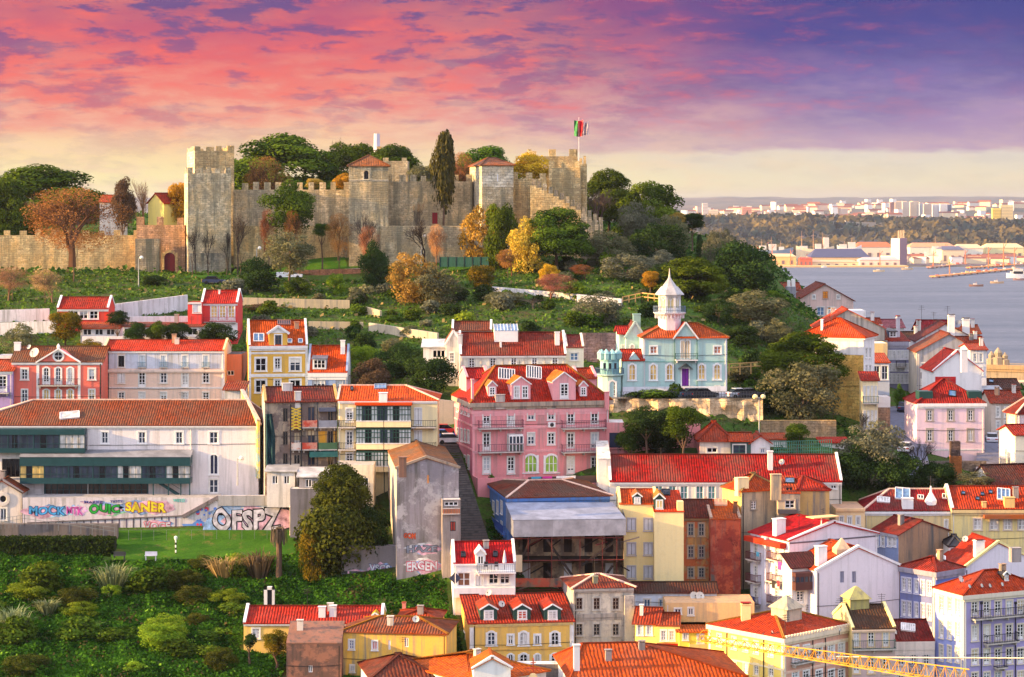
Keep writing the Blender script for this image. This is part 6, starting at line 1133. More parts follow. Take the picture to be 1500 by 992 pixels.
def bottom_left():
    m = plaster((240, 200, 114), .25); b = Bld('farmhouse', 'long low yellow farmhouse with red roof above the overgrown slope', 'house', 357, 560, 267, 913, 1000, 7, m, below=4); b.win('front', 375, 921, 935, 10.5, 'sash', gm=G_CURT); b.rows('front', [438, 460, 482], [(923, 936.5)], 9.5, 'sash', sm=plaster((206, 170, 130), .3)); b.roof('gable', ridge_py=888, m=tiles((200, 50, 44), .1), o=.25, cop=WCLEAN); b.done(); b.cornice(WPL, .2, .25); b.chim(471.5, 887, 905, 10, WPL, pots=False); b.chim(487.5, 885, 904, 10, WPL, pots=False); b.dormer(549.5, 899, 907, 8, m, tiles((240, 190, 60)), 'one', wf=.4)
    c = Bld('stained_house', 'stained yellow house with mossy orange brown roof in front of the farmhouse', 'house', 500, 654, 262, 925, 1010, 8, plaster((236, 190, 96), .75), yaw=-7, below=4); c.win('front', 515, 938, 951, 7, sm=WHITE, gm=glass((110, 110, 150))); c.win('front', 549, 939.5, 952, 7, 'one', sm=WHITE, gm=paint((220, 70, 50))); c.win('front', 570.5, 938, 952, 3.5, 'one+bare', gm=paint((150, 110, 60))); c.win('front', 595.5, 934.5, 948, 6, 'one+bare', gm=paint((150, 110, 60))); c.win('front', 516, 975, 984, 5, 'one', gm=G_MID); c.roof('hip', ridge_py=903, m=tiles((170, 74, 40), .6), o=.25, inset=4, cap=tiles((230, 150, 50))); c.done()
    d = Bld('back_house', 'small red hipped roof with chimney behind the stained yellow house', 'house', 580, 642, 268, 908, 960, 6, m, yaw=-5); d.roof('hip', ridge_py=890, m=tiles((190, 50, 44), .15), o=.3, inset=3); d.done(); d.chim(591.5, 882, 893, 5, plaster((206, 130, 120), .3))
    e = Bld('ruined_shed', 'roofless dark plastered ruin in front of the yellow farmhouse', 'ruin', 419.5, 500, 259, 942, 1010, 5, plaster((110, 84, 76), .95, patch=(150, 104, 86), pamt=.3), below=5); e.win('front', 455, 975, 985, 6, 'one+bare', gm=G_DARK); e.roof('shed', rise=1.6, m=plaster((140, 100, 84), .9), o=.02); e.done()
    OR = tiles((222, 98, 44), .08, .42); f = Bld('roof_house', 'broad orange lit tiled roof at the bottom edge left of the yellow house', 'house', 690, 800, 247, 1000, 1040, 11, WPL, yaw=38, below=6); f.d = 14; f.roof('hip', ridge_py=955, m=OR, o=.4, inset=6, cap=tiles((244, 150, 60))); f.done()
    g = Bld('roof_house', 'dark brown red tiled roof at the bottom edge below the stained yellow house', 'house', 545, 640, 251, 995, 1040, 9, WPL, yaw=12, below=6); g.roof('hip', ridge_py=957, m=tiles((130, 46, 38), .35, .42), o=.3, inset=4); g.done()
    h = Bld('gable_shed', 'tiny white gable with two dark slits at the bottom edge', 'house', 694, 748, 246, 980, 1020, 5, WCLEAN, yaw=4, below=6); h.rows('front', [714, 722.5], [(974, 984)], 3, 'one+bare', gm=G_DARK) ; h.roof('gabley', ridge_py=964, m=OR, o=.2, cop=WCLEAN); h.done()
    k = Bld('roof_house', 'wide red tiled roof with white chimney at the bottom edge, partly sunlit', 'house', 838, 1090, 246, 996, 1040, 13, WPL, yaw=6, below=6); k.roof('hip', ridge_py=941, m=tiles((206, 62, 40), .15, .42), o=.4, li=2, ri=11); k.done(); k.chim(845, 940, 983, 9, WPL, pots=False)
    j = Bld('grey_yard', 'grey stained yard wall below the yellow dormer house', 'wall', 740, 822, 258, 973, 1020, 2, plaster((120, 112, 110), .9), below=5); j.roof('flat', rise=0, m=WOLD); j.done()
    x = thing('cross_antenna', 'rusty red cross shaped mast at the bottom edge', 'mast', at(781, 992, 250)); z = MB(); rd = paint((200, 74, 40)); z.bar((0, 0, -4), (0, 0, 2.1), .14, .14, rd); z.bar((-.8, 0, 1.0), (.8, 0, 1.0), .12, .12, rd); z.bar((-.3, 0, 1.6), (.3, 0, 1.6), .1, .1, rd); z.obj('mast', x); z = MB(); z.lathe([(.01, -.5), (.4, -.3), (.5, .0), (.3, .35), (.01, .5)], plaster((236, 206, 150), .3), 10); z.obj('base', x)
bottom_left()
def crane():
    Y = paint((228, 164, 40), .5); p0, p1 = at(1022, 938, 240), at(1420, 1003, 222); c = thing('crane', 'yellow lattice tower crane jib reaching in from the lower right', 'crane', p1); d = p0-p1; L = d.length; n = 30; b = MB(); up = Vector((0, 0, 1)); sd_ = d.cross(up).normalized()
    def P(t, s, h): w_ = (.55-.2*t); hh = 1.5*(1-.62*t); return d*t+sd_*s*w_+up*(hh if h else 0)
    for i in range(n):
        t0, t1 = i/n, (i+1)/n
        for s in (-1, 1): b.bar(P(t0, s, 0), P(t1, s, 0), .09, .09, Y); b.bar(P(t0, s, 0), P((t0+t1)/2, 0, 1), .05, .05, Y); b.bar(P((t0+t1)/2, 0, 1), P(t1, s, 0), .05, .05, Y)
        b.bar(P(t0, -1, 0), P(t0, 1, 0), .07, .07, Y); b.bar(P(t0, -1, 0), P(t1, 1, 0), .05, .05, Y); b.bar(P(max(0, t0-.5/n), 0, 1), P(t0+.5/n, 0, 1), .09, .09, Y)
    b.obj('jib', c); h = MB(); q = P(.97, 0, 0); 
    for i in range(14): a0, a1 = 2*math.pi*i/14, 2*math.pi*(i+1)/14; h.bar(q+Vector((.6*math.cos(a0), 0, .6*math.sin(a0)+.6)), q+Vector((.6*math.cos(a1), 0, .6*math.sin(a1)+.6)), .07, .07, Y)
    h.obj('pulley', c)
    ca = thing('cable', 'pale horizontal cable crossing in front of the lavender house', 'cable', at(1225, 962, 236)); z = MB(); q = at(1520, 964, 230)-ca.location; z.tube([(0, 0, 0), tuple(q*.5+Vector((0, 0, -.05))), tuple(q)], [.07]*3, paint((240, 220, 190)), 5); z.obj('wire', ca)
crane()
# ---------------------------------------------------------------- right hand old town
def depR(b, xr):
    a = b.yaw; px_, py_ = b.loc.x+b.W*math.cos(a), b.loc.y+b.W*math.sin(a); k = (xr-750)/F; return (k*py_-px_)/(-math.sin(a)-k*math.cos(a))
def oldtown():
    och = stone((246, 196, 112), .9, .5, .2); b = Bld('stone_house', 'white topped house on an ochre stone wall under a bright red hipped roof', 'house', 1174, 1265, 354, 492, 660, 12, och, yaw=-24, right=WPL); b.d = max(6, depR(b, 1281)); 
    u0, v1 = b.hit('front', 1176, 493); b.cornice(WPL, 1.7, .06, ('front',), b.H-1.75, 'white_storey'); b.roof('hip', ridge_py=466, m=tiles((222, 46, 38), .06), o=.5, inset=4.6); 
    for y in (510, 535, 560): b.rows('right', [1269, 1274.5], [(y, y+14)], 2.6, 'sash')
    b.done(); b.cornice(WCLEAN, .35, .3, ('front', 'right')); b.chim(1203.5, 466, 484, 3, WCLEAN, pots=False)
    b = Bld('balcony_house', 'narrow cream house with two green balconies below the stone house', 'house', 1263, 1286, 336, 557, 650, 2.5, plaster((242, 226, 184), .2)); b.rows('front', [1266.5, 1272, 1277.5, 1283], [(566, 588), (602, 625)], 2.6, 'french', sd_=.08); b.roof('shed', ridge_py=544, m=REDDK, o=.3); b.done(); b.balcony('front', 1263.5, 1286, 590, out=.9, rm=paint((40, 90, 70))); b.balcony('front', 1263.5, 1286, 627, out=.9, rm=paint((50, 60, 56)))
    b = Bld('stone_annex', 'rough brown stone annex with a white parapet beside the green balconies', 'house', 1286, 1304, 338, 581, 660, 3, stone((196, 160, 136), .7, .4, .4)); b.roof('flat', rise=0, m=WOLD); b.done(); b.cornice(WPL, 1.0, .1)
    b = Bld('orange_roof_house', 'small house with orange sheet roof and pale blue lattice front', 'house', 1277, 1303, 362, 531, 590, 6, plaster((196, 206, 222), .3)); b.rows('front', [1284, 1296], [(536, 556)], 9, 'big', sm=WHITE, gm=G_MID); b.roof('shed', ridge_py=517, m=tiles((206, 84, 50), .1), o=.2); b.done()
    b = Bld('cream_wall_house', 'cream blank wall behind the orange sheet roof', 'house', 1277, 1300, 375, 503, 560, 6, plaster((232, 200, 140), .4)); b.roof('flat', rise=0, m=WOLD); b.done()
    lv = plaster((150, 148, 180), .3); b = Bld('street_house', 'grey lavender street house with rows of pale arched windows on the narrow lane', 'house', 1299, 1331, 400, 500, 575, 12, lv, yaw=8)
    b.rows('front', [1304, 1310, 1316, 1322, 1328], [(514, 526), (533, 543), (548, 561)], 3.4, 'sash', sm=WHITE); b.roof('gable', ridge_py=485, m=REDDK, o=.3); b.done(); b.cornice(plaster((170, 166, 180), .4), .8, .3); b.balcony('front', 1312, 1326, 537, out=.7); b.chim(1316, 462, 494, 5, plaster((200, 196, 204), .5), tiles((190, 70, 50)), pots=True); b.dormer(1308, 483, 494, 12, paint((80, 100, 130)), DARKM, 'big', 'shed', wf=.8)
    g = plaster((168, 166, 172), .5); b = Bld('party_wall_house', 'tall grey gabled party wall with red roof strips along the lane', 'house', 1343, 1438, 385, 516, 600, 10, g, yaw=-2, left=plaster((200, 192, 186), .5)); b.rows('front', [1352, 1366, 1412, 1426], [(532, 544), (556, 568)], 5, 'sash', sm=WPL); b.roof('gabley', ridge_py=489, m=REDOLD, o=.3, xr=.5); b.done()
    b = Bld('lane_house', 'white gabled house with long dark red roof behind the grey party wall', 'house', 1342, 1436, 405, 500, 560, 9, WPL, yaw=-2); b.roof('gabley', ridge_py=474, m=tiles((120, 44, 42), .3), o=.3, xr=.46); b.rows('front', [1372, 1378, 1384, 1390, 1396], [], 3); b.done(); b.chim(1394, 461, 484, 9, WCLEAN, paint((90, 80, 70))); b.chim(1415.5, 465, 490, 10, WCLEAN, paint((90, 80, 70)))
    t = thing('satellite_dish', 'dark blue satellite dish between two white chimneys near the water', 'dish', at(1403.5, 483, 404)); dish(t, (0, 0, 0), .75, -.6, paint((70, 84, 120))).name = 'reflector'
    b = Bld('lane_house', 'dark red hipped roof house furthest along the lane before the river', 'house', 1350, 1400, 430, 487, 540, 9, WPL); b.roof('gable', ridge_py=469, m=REDDK); b.done(); b.chim(1346, 468, 492, 6, WOLD); b.antenna(1350, 447, 470); b.antenna(1388, 448, 470)
    b = Bld('lane_house', 'pale house with small lavender pink roof left of the lane', 'house', 1290, 1324, 452, 480, 540, 9, WPL); b.roof('gable', ridge_py=468, m=tiles((190, 110, 120), .2)); b.done()
    b = Bld('long_gable_house', 'grey gable wall house with a bright red roof edge above the stone house', 'house', 1196, 1296, 392, 481, 540, 10, plaster((188, 178, 170), .7), yaw=-3); b.roof('gabley', ridge_py=453, m=tiles((214, 60, 44), .1), o=.3, xr=.45); b.rows('front', [1242, 1251], [], 3); b.done()
    b = Bld('flat_house', 'white flat roofed boxes behind the grey gable wall house', 'house', 1218, 1268, 415, 455, 500, 6, WCLEAN); b.roof('flat', rise=0, m=WPL); b.done()
    pk = plaster((226, 196, 186), .4); b = Bld('gabled_house', 'pale pink gabled house with orange lit windows overlooking the river', 'house', 1168, 1250, 470, 441, 500, 14, pk, yaw=0); b.roof('gabley', ridge_py=416, m=tiles((150, 50, 46), .3), o=.4, xr=.49); b.win('front', 1183.5, 449, 462, 6.5, 'sash', gm=G_LIT); b.win('front', 1209, 427, 437, 7, 'sash', sm=plaster((200, 170, 150)), fm=paint((190, 110, 60)), gm=G_LIT, cut=False); b.win('front', 1192, 432, 438, 4, 'one', gm=G_DARK, cut=False); b.win('front', 1228, 432, 438, 4, 'one', gm=G_DARK, cut=False); b.win('front', 1202, 450, 462, 10, 'big', gm=G_BLUE); b.win('front', 1217, 450, 460, 9, 'big', gm=G_LIT); b.done()
    q = Bld('tower_chimney', 'grey twin chimney block left of the pale pink gabled house', 'chimney', 1153, 1166, 462, 420, 470, 3, plaster((150, 150, 160), .5)); q.roof('flat', rise=0, m=WPL); q.done(); q.boxp('pot', 'front', 1154, 1158, 411, 420, 0, WCLEAN, back=1.2); q.boxp('pot', 'front', 1160, 1165, 409, 420, 0, WCLEAN, back=1.2)
    b = Bld('orange_roof_house', 'low house with orange tiled roof beside the twin chimney block', 'house', 1134, 1157, 458, 450, 490, 7, plaster((200, 140, 110), .4)); b.roof('gable', ridge_py=437, m=tiles((206, 84, 50), .2)); b.done()
    b = Bld('white_roof_house', 'white flat house with dark red tiles behind the twin chimney block', 'house', 1131, 1172, 485, 425, 470, 8, WPL); b.win('front', 1147, 428, 434, 8, 'one', gm=G_BLUE); b.roof('gable', ridge_py=414, m=REDDK); b.done()
    b = Bld('red_band_house', 'white house with bright red gabled roof and red panel behind the pale pink house', 'house', 1368, 1438, 352, 544, 610, 8, WCLEAN, yaw=3); b.roof('gabley', ridge_py=514.5, m=tiles((226, 36, 34), .05), o=.3, xr=.49, cop=WCLEAN); b.done(); b.boxp('red_panel', 'front', 1370, 1400, 552, 566, .06, paint((196, 30, 30))); b.chim(1413, 510, 536, 9, WPL, pots=False)
    pp = plaster((232, 204, 214), .25); b = Bld('pale_pink_house', 'tall pale pink house with three columns of grey framed windows', 'house', 1343, 1442, 330, 591, 700, 8, pp, yaw=3, right=WCLEAN); sg = plaster((170, 160, 150), .4)
    b.rows('front', [1362, 1392.7, 1421.7], [(601, 616), (630, 646)], 6.6, 'sash', sm=sg, sd_=.26); b.roof('hip', ridge_py=555.5, m=tiles((190, 60, 44), .25), o=.2, inset=4.8, cap=tiles((220, 70, 50))); b.done(); b.cornice(WCLEAN, .45, .3, ('front', 'right')); b.belt('front', 659, WPL, .15); b.skylight(1395, 577, 10, 8, G_BLUE, DARKM, 1)
    for x, l in ((1358, 1), (1430, 2)): b.boxp('green_dormer', 'front', x-10, x+10, 574, 588, -.6, paint((26, 66, 62)), back=3)
    b = Bld('arch_house', 'beige house with round dormers and dark brown roof near the sunlit square', 'house', 1447, 1494, 385, 569, 640, 8, plaster((206, 186, 150), .5)); b.rows('front', [1467, 1482], [(574, 584)], 7, 'arch', sm=WHITE); b.roof('gable', ridge_py=555, m=tiles((112, 50, 44), .5)); b.done(); b.skylight(1452, 559, 6, 4, G_BLUE, DARKM, 1)
    b = Bld('grey_side_house', 'blue grey side wall closing the narrow street at the right', 'house', 1441, 1474, 365, 578, 640, 6, plaster((170, 176, 196), .4)); b.roof('shed', ridge_py=565, m=metal((150, 154, 164)), o=.1); b.done()
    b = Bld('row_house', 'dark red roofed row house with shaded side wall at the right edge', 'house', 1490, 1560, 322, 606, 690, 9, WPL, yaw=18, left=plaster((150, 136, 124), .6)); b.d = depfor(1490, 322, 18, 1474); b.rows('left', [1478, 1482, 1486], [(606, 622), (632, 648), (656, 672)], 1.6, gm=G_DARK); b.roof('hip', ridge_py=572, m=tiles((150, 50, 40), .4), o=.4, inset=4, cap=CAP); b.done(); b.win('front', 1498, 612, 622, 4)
    b = Bld('row_house', 'cream house with white side cut by the right edge of the photograph', 'house', 1487, 1550, 316, 637, 710, 7, plaster((240, 230, 206), .15), yaw=6); b.roof('gable', ridge_py=622, m=REDDK); b.done()
    b = Bld('brown_roof_shed', 'low building with a wide brown tiled roof beside the street pillar', 'house', 1458, 1560, 306, 713, 740, 8, WOLD, yaw=14); b.roof('gable', ridge_py=680, m=tiles((130, 64, 46), .6), o=.3); b.done(); 
    b = Bld('gate_pillar', 'pale rendered pillar standing at the foot of the narrow street', 'pillar', 1466, 1474.5, 318, 669, 700, .9, plaster((206, 196, 180), .6)); b.roof('flat', rise=0, m=WPL); b.done(); b.cornice(WPL, .2, .1, ('front', 'left', 'right'))
    br = stone((206, 130, 80), .5, .25, .5); b = Bld('chimney_ruin', 'ruined orange brick chimney stack among the garden bushes', 'ruin', 1394, 1409, 317, 668, 705, 1.6, br); b.roof('flat', rise=0, m=br); b.done(); b.boxp('stack', 'front', 1393.5, 1407, 647, 668, 0, stone((110, 90, 84), .5, .25, .5), back=1.3)
    b = Bld('garden_wall', 'dark stone garden wall under the pale pink house', 'wall', 1320, 1445, 322, 676, 705, .8, stone((140, 128, 122), .7, .4, .5)); b.roof('flat', rise=0, m=stone((140, 128, 122), .7, .4, .5)); b.done()
    b = Bld('garden_wall', 'long ochre stone garden wall right of the tall lamp post', 'wall', 1115, 1225, 325, 616, 668, .9, stone((190, 164, 130), .7, .4, .4)); b.roof('flat', rise=0, m=och); b.done()
    for (x0, x1, D, yt, yr, c, lab, xs, ws) in ((1396, 1443, 394, 514, 493, (176, 158, 146), 'brown grey gabled house at the right of the grey party wall', (1404, 1414, 1424, 1434), (522, 534)), (1323, 1350, 421, 499, 486, (206, 200, 206), 'small pale house with red roof where the lane bends', (1329, 1336, 1343), (504, 514)), (1421, 1445, 372, 512, 503, (226, 222, 224), 'slim white house just before the sunlit square', (1428, 1437), (518, 530)), (1246, 1292, 428, 480, 466, (220, 190, 176), 'pinkish terrace house behind the bright red hipped roof', (1254, 1264, 1274, 1284), (484, 494)), (1268, 1300, 398, 497, 483, (226, 214, 196), 'cream house with brown roof above the orange sheet roof', (1274, 1282, 1290), (500, 510)), (1452, 1500, 345, 590, 572, (206, 190, 176), 'beige house with brick red roof behind the narrow street', (1462, 1474, 1486), (597, 611)), (1400, 1436, 440, 489, 476, (196, 190, 196), 'grey house with dark roof nearest the river view', (1408, 1418, 1428), (494, 503))):
        b = Bld('lane_house', lab, 'house', x0, x1, D, yt, yt+70, 8, plaster(c, .5)); b.rows('front', xs, [ws, (ws[0]+20, ws[1]+20)], 4.5, 'sash'); b.roof('gable', ridge_py=yr, m=RN.choice([REDDK, REDOLD, REDMID, BROWN]), o=.3); b.done(); b.chim(x0+(x1-x0)*.7, yr-9, yr+4, 5, WOLD)
    # sunlit square by the river
    gd = plaster((170, 150, 126), .6); b = Bld('square_arcade', 'golden sunlit arcade block with a sculpted crown on the riverside square', 'arcade', 1440, 1580, 1190, 534, 575, 16, gd, yaw=-20, below=8); b.roof('flat', rise=0, m=plaster((160, 140, 116), .4)); b.done(); b.cornice(plaster((176, 146, 110), .4), 2.2, 1, ('front',))
    z = MB()
    for u, r_, h in ((4, 2.6, 7), (7.5, 3.2, 9), (11, 2.4, 6.5), (29, 2.6, 8)): z.lathe([(r_, -.1), (r_, h*.4), (r_*.6, h*.45), (r_*.7, h*.7), (.2, h)], gd, 8, (u, 3, b.H))
    z.obj('sculpted_crown', b.root)
    c = Bld('square_arcade', 'lower pinkish range of the riverside square under the golden arcade', 'arcade', 1436, 1580, 1130, 560, 600, 14, plaster((180, 164, 150), .6), below=6); c.roof('flat', rise=0, m=plaster((236, 196, 150), .2)); c.rows('front', [1450+9*i for i in range(6)], [(566, 574)], 3.5, 'arch'); c.done()
oldtown()
# ---------------------------------------------------------------- castle
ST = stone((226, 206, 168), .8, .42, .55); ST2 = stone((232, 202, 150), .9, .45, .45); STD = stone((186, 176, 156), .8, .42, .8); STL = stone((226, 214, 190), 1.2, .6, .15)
def crenel(b, faces=('front',), w_=1.05, gap=.75, h=1.15, th=.7, m=None, low=0):
    for f in faces:
        L = b.flen(f); n = max(2, int((L+gap)/(w_+gap))); st = L/n; m_ = m or b.wall[f]
        for i in range(n):
            u0 = st*i+(st-w_)*(0 if i == 0 else .5 if i < n-1 else 1); u1 = u0+w_; z = MB(); hh = h*RN.uniform(.68, 1.08); u1 -= w_*RN.uniform(0, .22)
            if f in ('front', 'back'): y = 0 if f == 'front' else b.d-th; z.box(u0, u1, y+.004, y+th, b.H-.01, b.H+hh, m_)
            else: x = 0 if f == 'left' else b.W-th; z.box(x+.004, x+th-.004, b.d-u1, b.d-u0, b.H-.012, b.H+hh*1.01, m_)
            z.obj('merlon', b.root)
def castle():
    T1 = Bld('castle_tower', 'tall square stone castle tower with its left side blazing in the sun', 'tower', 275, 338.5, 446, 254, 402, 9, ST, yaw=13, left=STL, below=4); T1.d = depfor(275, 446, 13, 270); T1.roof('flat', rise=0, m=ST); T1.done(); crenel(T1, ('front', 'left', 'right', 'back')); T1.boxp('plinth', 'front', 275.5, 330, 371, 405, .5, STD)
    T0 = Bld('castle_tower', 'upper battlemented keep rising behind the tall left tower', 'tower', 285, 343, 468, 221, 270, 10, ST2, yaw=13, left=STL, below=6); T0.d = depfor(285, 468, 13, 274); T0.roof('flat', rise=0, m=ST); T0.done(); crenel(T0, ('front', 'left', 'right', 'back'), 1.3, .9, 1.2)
    W0 = Bld('castle_wall', 'long low battlemented wall behind the brown bare tree', 'castle wall', -70, 206, 450, 345, 404, 2, ST2, yaw=3, below=4); W0.roof('flat', rise=0, m=ST); W0.done(); crenel(W0, w_=1.4, gap=1.6)
    W1 = Bld('castle_wall', 'reddish battlemented gate wall with a dark red arched door', 'castle wall', 200, 271, 449, 330, 404, 3, stone((206, 164, 130), .8, .42, .4), below=4); W1.win('front', 248.5, 370, 402, 16, 'arch+shut', sm=ST2, fm=paint((96, 16, 30)), name='gate', sd_=.5); W1.roof('flat', rise=0, m=ST); W1.done(); crenel(W1, w_=1.6, gap=1.5, h=1.6)
    W1b = Bld('castle_wall', 'grey patched buttress wall left of the red gate', 'castle wall', 198, 233, 446, 350, 404, 2, STD, below=4); W1b.roof('flat', rise=0, m=ST); W1b.done()
    W2 = Bld('castle_wall', 'battlemented curtain wall stretching from the tall tower to the roofed tower', 'castle wall', 335, 513, 456, 278, 358, 2.5, ST, yaw=1, below=4); W2.roof('flat', rise=0, m=ST); W2.done(); crenel(W2, w_=1.3, gap=.9, h=1.5)
    W2b = Bld('castle_wall', 'low rough outer wall at the foot of the curtain wall', 'castle wall', 342, 515, 452, 331, 362, 1.4, ST2, yaw=1, below=4); W2b.roof('flat', rise=0, m=ST2); W2b.done()
    T2 = Bld('castle_tower', 'square stone tower with plastered top, small window and red pyramid roof', 'tower', 511, 569, 447, 243, 370, 8.5, ST, yaw=3, below=4); T2.win('front', 536.5, 250, 262.5, 6.5, 'arch+one', sm=STL, fm=DARKM, gm=G_DARK, sd_=.2); T2.roof('pyr', ridge_py=227.5, m=tiles((176, 100, 66), .6), o=.35); T2.done(); T2.belt('front', 264, STL, .2)
    bx = Bld('castle_tower', 'plain grey stone block behind the roofed tower', 'tower', 561, 597, 470, 236, 275, 8, ST, below=6); bx.roof('flat', rise=0, m=ST); bx.done(); crenel(bx, ('front',), 1.2, 1.6, .8)
    bt = Bld('castle_tower', 'distant battlemented tower top between the pine crowns', 'tower', 552, 594, 500, 219, 240, 6, ST2, below=6); bt.roof('flat', rise=0, m=ST); bt.done(); crenel(bt, ('front',), 1.2, 1.0, .8)
    W3 = Bld('castle_wall', 'high streaked curtain wall with a red door behind the cypress', 'castle wall', 566, 692, 455, 266, 335, 2.5, ST, yaw=-2, below=4); W3.win('front', 637, 311.5, 328, 8, 'shut+bare', fm=paint((150, 20, 32)), name='door'); W3.roof('flat', rise=0, m=ST); W3.done(); crenel(W3, w_=1.3, gap=.9, h=1.5)
    W3b = Bld('castle_wall', 'lower outer wall at the foot of the streaked curtain wall', 'castle wall', 558, 684, 446, 331, 372, 1.5, ST, below=4); W3b.roof('flat', rise=0, m=ST); W3b.done(); rk = MB()
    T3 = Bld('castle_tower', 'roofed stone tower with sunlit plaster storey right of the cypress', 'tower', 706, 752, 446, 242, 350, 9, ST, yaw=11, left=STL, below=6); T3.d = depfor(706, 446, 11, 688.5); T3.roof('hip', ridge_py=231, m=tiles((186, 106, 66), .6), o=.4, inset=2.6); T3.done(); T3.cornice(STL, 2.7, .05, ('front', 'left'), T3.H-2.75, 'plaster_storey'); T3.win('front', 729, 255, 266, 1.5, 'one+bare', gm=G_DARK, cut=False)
    W4 = Bld('castle_wall', 'battlemented wall joining the roofed tower and the flag tower', 'castle wall', 750, 800, 450, 262, 350, 2.5, ST2, yaw=-4, below=6); W4.roof('flat', rise=0, m=ST); W4.done(); crenel(W4, w_=1.3, gap=.9, h=1.4)
    st = thing('castle_wall', 'stepped battlemented wall running down the slope from the flag tower', 'castle wall', at(777, 350, 446)); z = MB(); c = MB(); n = 13
    for i in range(n):
        px0, px1 = 777+108*i/n, 777+108*(i+1)/n; y = 272+62*(i/n)**1.15; D = 446-6*i/n; a, q = at(px0, y, D)-st.location, at(px1, y, D)-st.location; z.box(a.x, q.x, -.02*i, 1.6, -14-.6*i, a.z, ST2 if i < 9 else STD); c = MB(); c.box(a.x+.25, a.x+1.05, -.02*i+.005, .7, a.z-.01, a.z+1.3, STD); c.obj('merlon', st)
    z.obj('wall', st)
    T4 = Bld('castle_tower', 'big sunlit battlemented tower carrying the flagpole', 'tower', 804, 850, 452, 246, 330, 10, ST2, yaw=-3, below=6); T4.roof('flat', rise=0, m=ST); T4.done(); crenel(T4, ('front', 'right'), 1.3, .9, 1.4)
    T5 = Bld('castle_tower', 'higher rear battlements of the flag tower behind the golden tree', 'tower', 774, 846, 463, 229, 300, 9, ST2, yaw=2, below=6); T5.roof('flat', rise=0, m=ST); T5.done(); crenel(T5, ('front', 'left', 'right'), 1.7, 1.5, 1.5)
    T6 = Bld('castle_tower', 'thin right hand corner turret of the flag tower', 'tower', 849, 859, 455, 240, 320, 6, ST2, yaw=-3, below=6); T6.roof('flat', rise=0, m=ST); T6.done(); crenel(T6, ('front',), .6, .3, 1.5)
    f = thing('flagpole', 'thin flagpole with a green and red flag above the castle tower', 'flagpole', at(848, 246, 456)); z = MB(); H = (246-172)*456/F; z.tube([(0, 0, -1), (0, 0, H)], [.07, .04], paint((220, 214, 210)), 6); z.obj('pole', f)
    def flag(nm, x0, x1, y0, y1, colr, sw):
        g = MB(); n = 12; a, q = at(x0, y0, 456)-f.location, at(x1, y1, 456)-f.location
        for i in range(n):
            for j in range(6):
                P = lambda i_, j_: (a.x+(q.x-a.x)*i_/n, .35*math.sin(i_*.9+j_*.35+sw), a.z+(q.z-a.z)*j_/6-.25*math.sin(i_/n*3)+.1*i_/n)
                g.face([P(i, j), P(i+1, j), P(i+1, j+1), P(i, j+1)], colr(i/n, j/6))
        g.obj(nm, f, smooth=True)
    GF, RF, YF, WF, BK = paint((20, 120, 60)), paint((206, 20, 40)), paint((230, 190, 40)), paint((214, 190, 190)), paint((170, 150, 156))
    flag('flag', 841, 854, 176, 199, lambda u, v: GF if u < .34 else RF, 0); flag('pennant', 853, 862, 178, 197, lambda u, v: WF if (u+v*1.3) % .9 < .55 else BK, 1.4)
    pl = thing('bridge_pylon', 'pale grey distant pylon standing beyond the pine crowns', 'pylon', at(552, 300, 2600)); z = MB(); z.lathe([(4.2, -60), (3.6, 68), (3.4, 82), (.1, 82)], plaster((206, 196, 206), .1), 8); z.obj('shaft', pl)
castle()
# ---------------------------------------------------------------- walls, stairs, street furniture, cars
def foot(px, py):
    for D in np.arange(322, 470, .5):
        if zat(py, D) < tz((px-750)/F*D, D): return D
    return 400.
def wallseg(name, label, p0, p1, h, m, th=.5, below=3, cap=None, cat='wall'):
    """straight wall between two photo points (px, py of its foot top edge, D)"""
    if len(p0) == 3 and p0[2] > 375: p0 = (p0[0], p0[1], foot(p0[0], p0[1]+h*8)); p1 = (p1[0], p1[1], foot(p1[0], p1[1]+h*8))
    a, c = at(*p0), at(*p1); t = thing(name, label, cat, a); d = c-a; z = MB(); n = Vector((-d.y, d.x, 0)).normalized()*th
    P = [Vector((0, 0, 0)), Vector((d.x, d.y, d.z)), Vector((d.x, d.y, d.z))+n, n]; up = Vector((0, 0, 0)); dn = Vector((0, 0, -h-below))
    z.face([P[0]+dn, P[1]+dn, P[1], P[0]], m); z.face([P[0], P[1], P[2], P[3]], cap or m); z.face([P[2]+dn, P[3]+dn, P[3], P[2]], m); z.face([P[3]+dn, P[0]+dn, P[0], P[3]], m); z.face([P[1]+dn, P[2]+dn, P[2], P[1]], m)
    z.obj('wall', t); return t
OWL = plaster((224, 220, 222), .9); BEI = plaster((206, 186, 150), .6); MAU = stone((142, 122, 126), .8, .45, .6)
wallseg('garden_wall', 'white rising garden wall between the two red garden houses', (158, 447, 392), (275, 432, 392), 3, OWL); wallseg('garden_wall', 'lower white terrace wall above the long tiled shelter', (160, 464, 376), (297, 463, 376), 2, WPL)
wallseg('garden_wall', 'stained white garden wall at the far left edge', (-20, 455, 388), (72, 452, 388), 2.4, OWL); wallseg('garden_wall', 'second white garden wall below the far left one', (-20, 474, 380), (82, 470, 380), 2.4, OWL); wallseg('garden_wall', 'white wall behind the orange trees', (120, 493, 366), (330, 493, 366), 1.6, WPL)
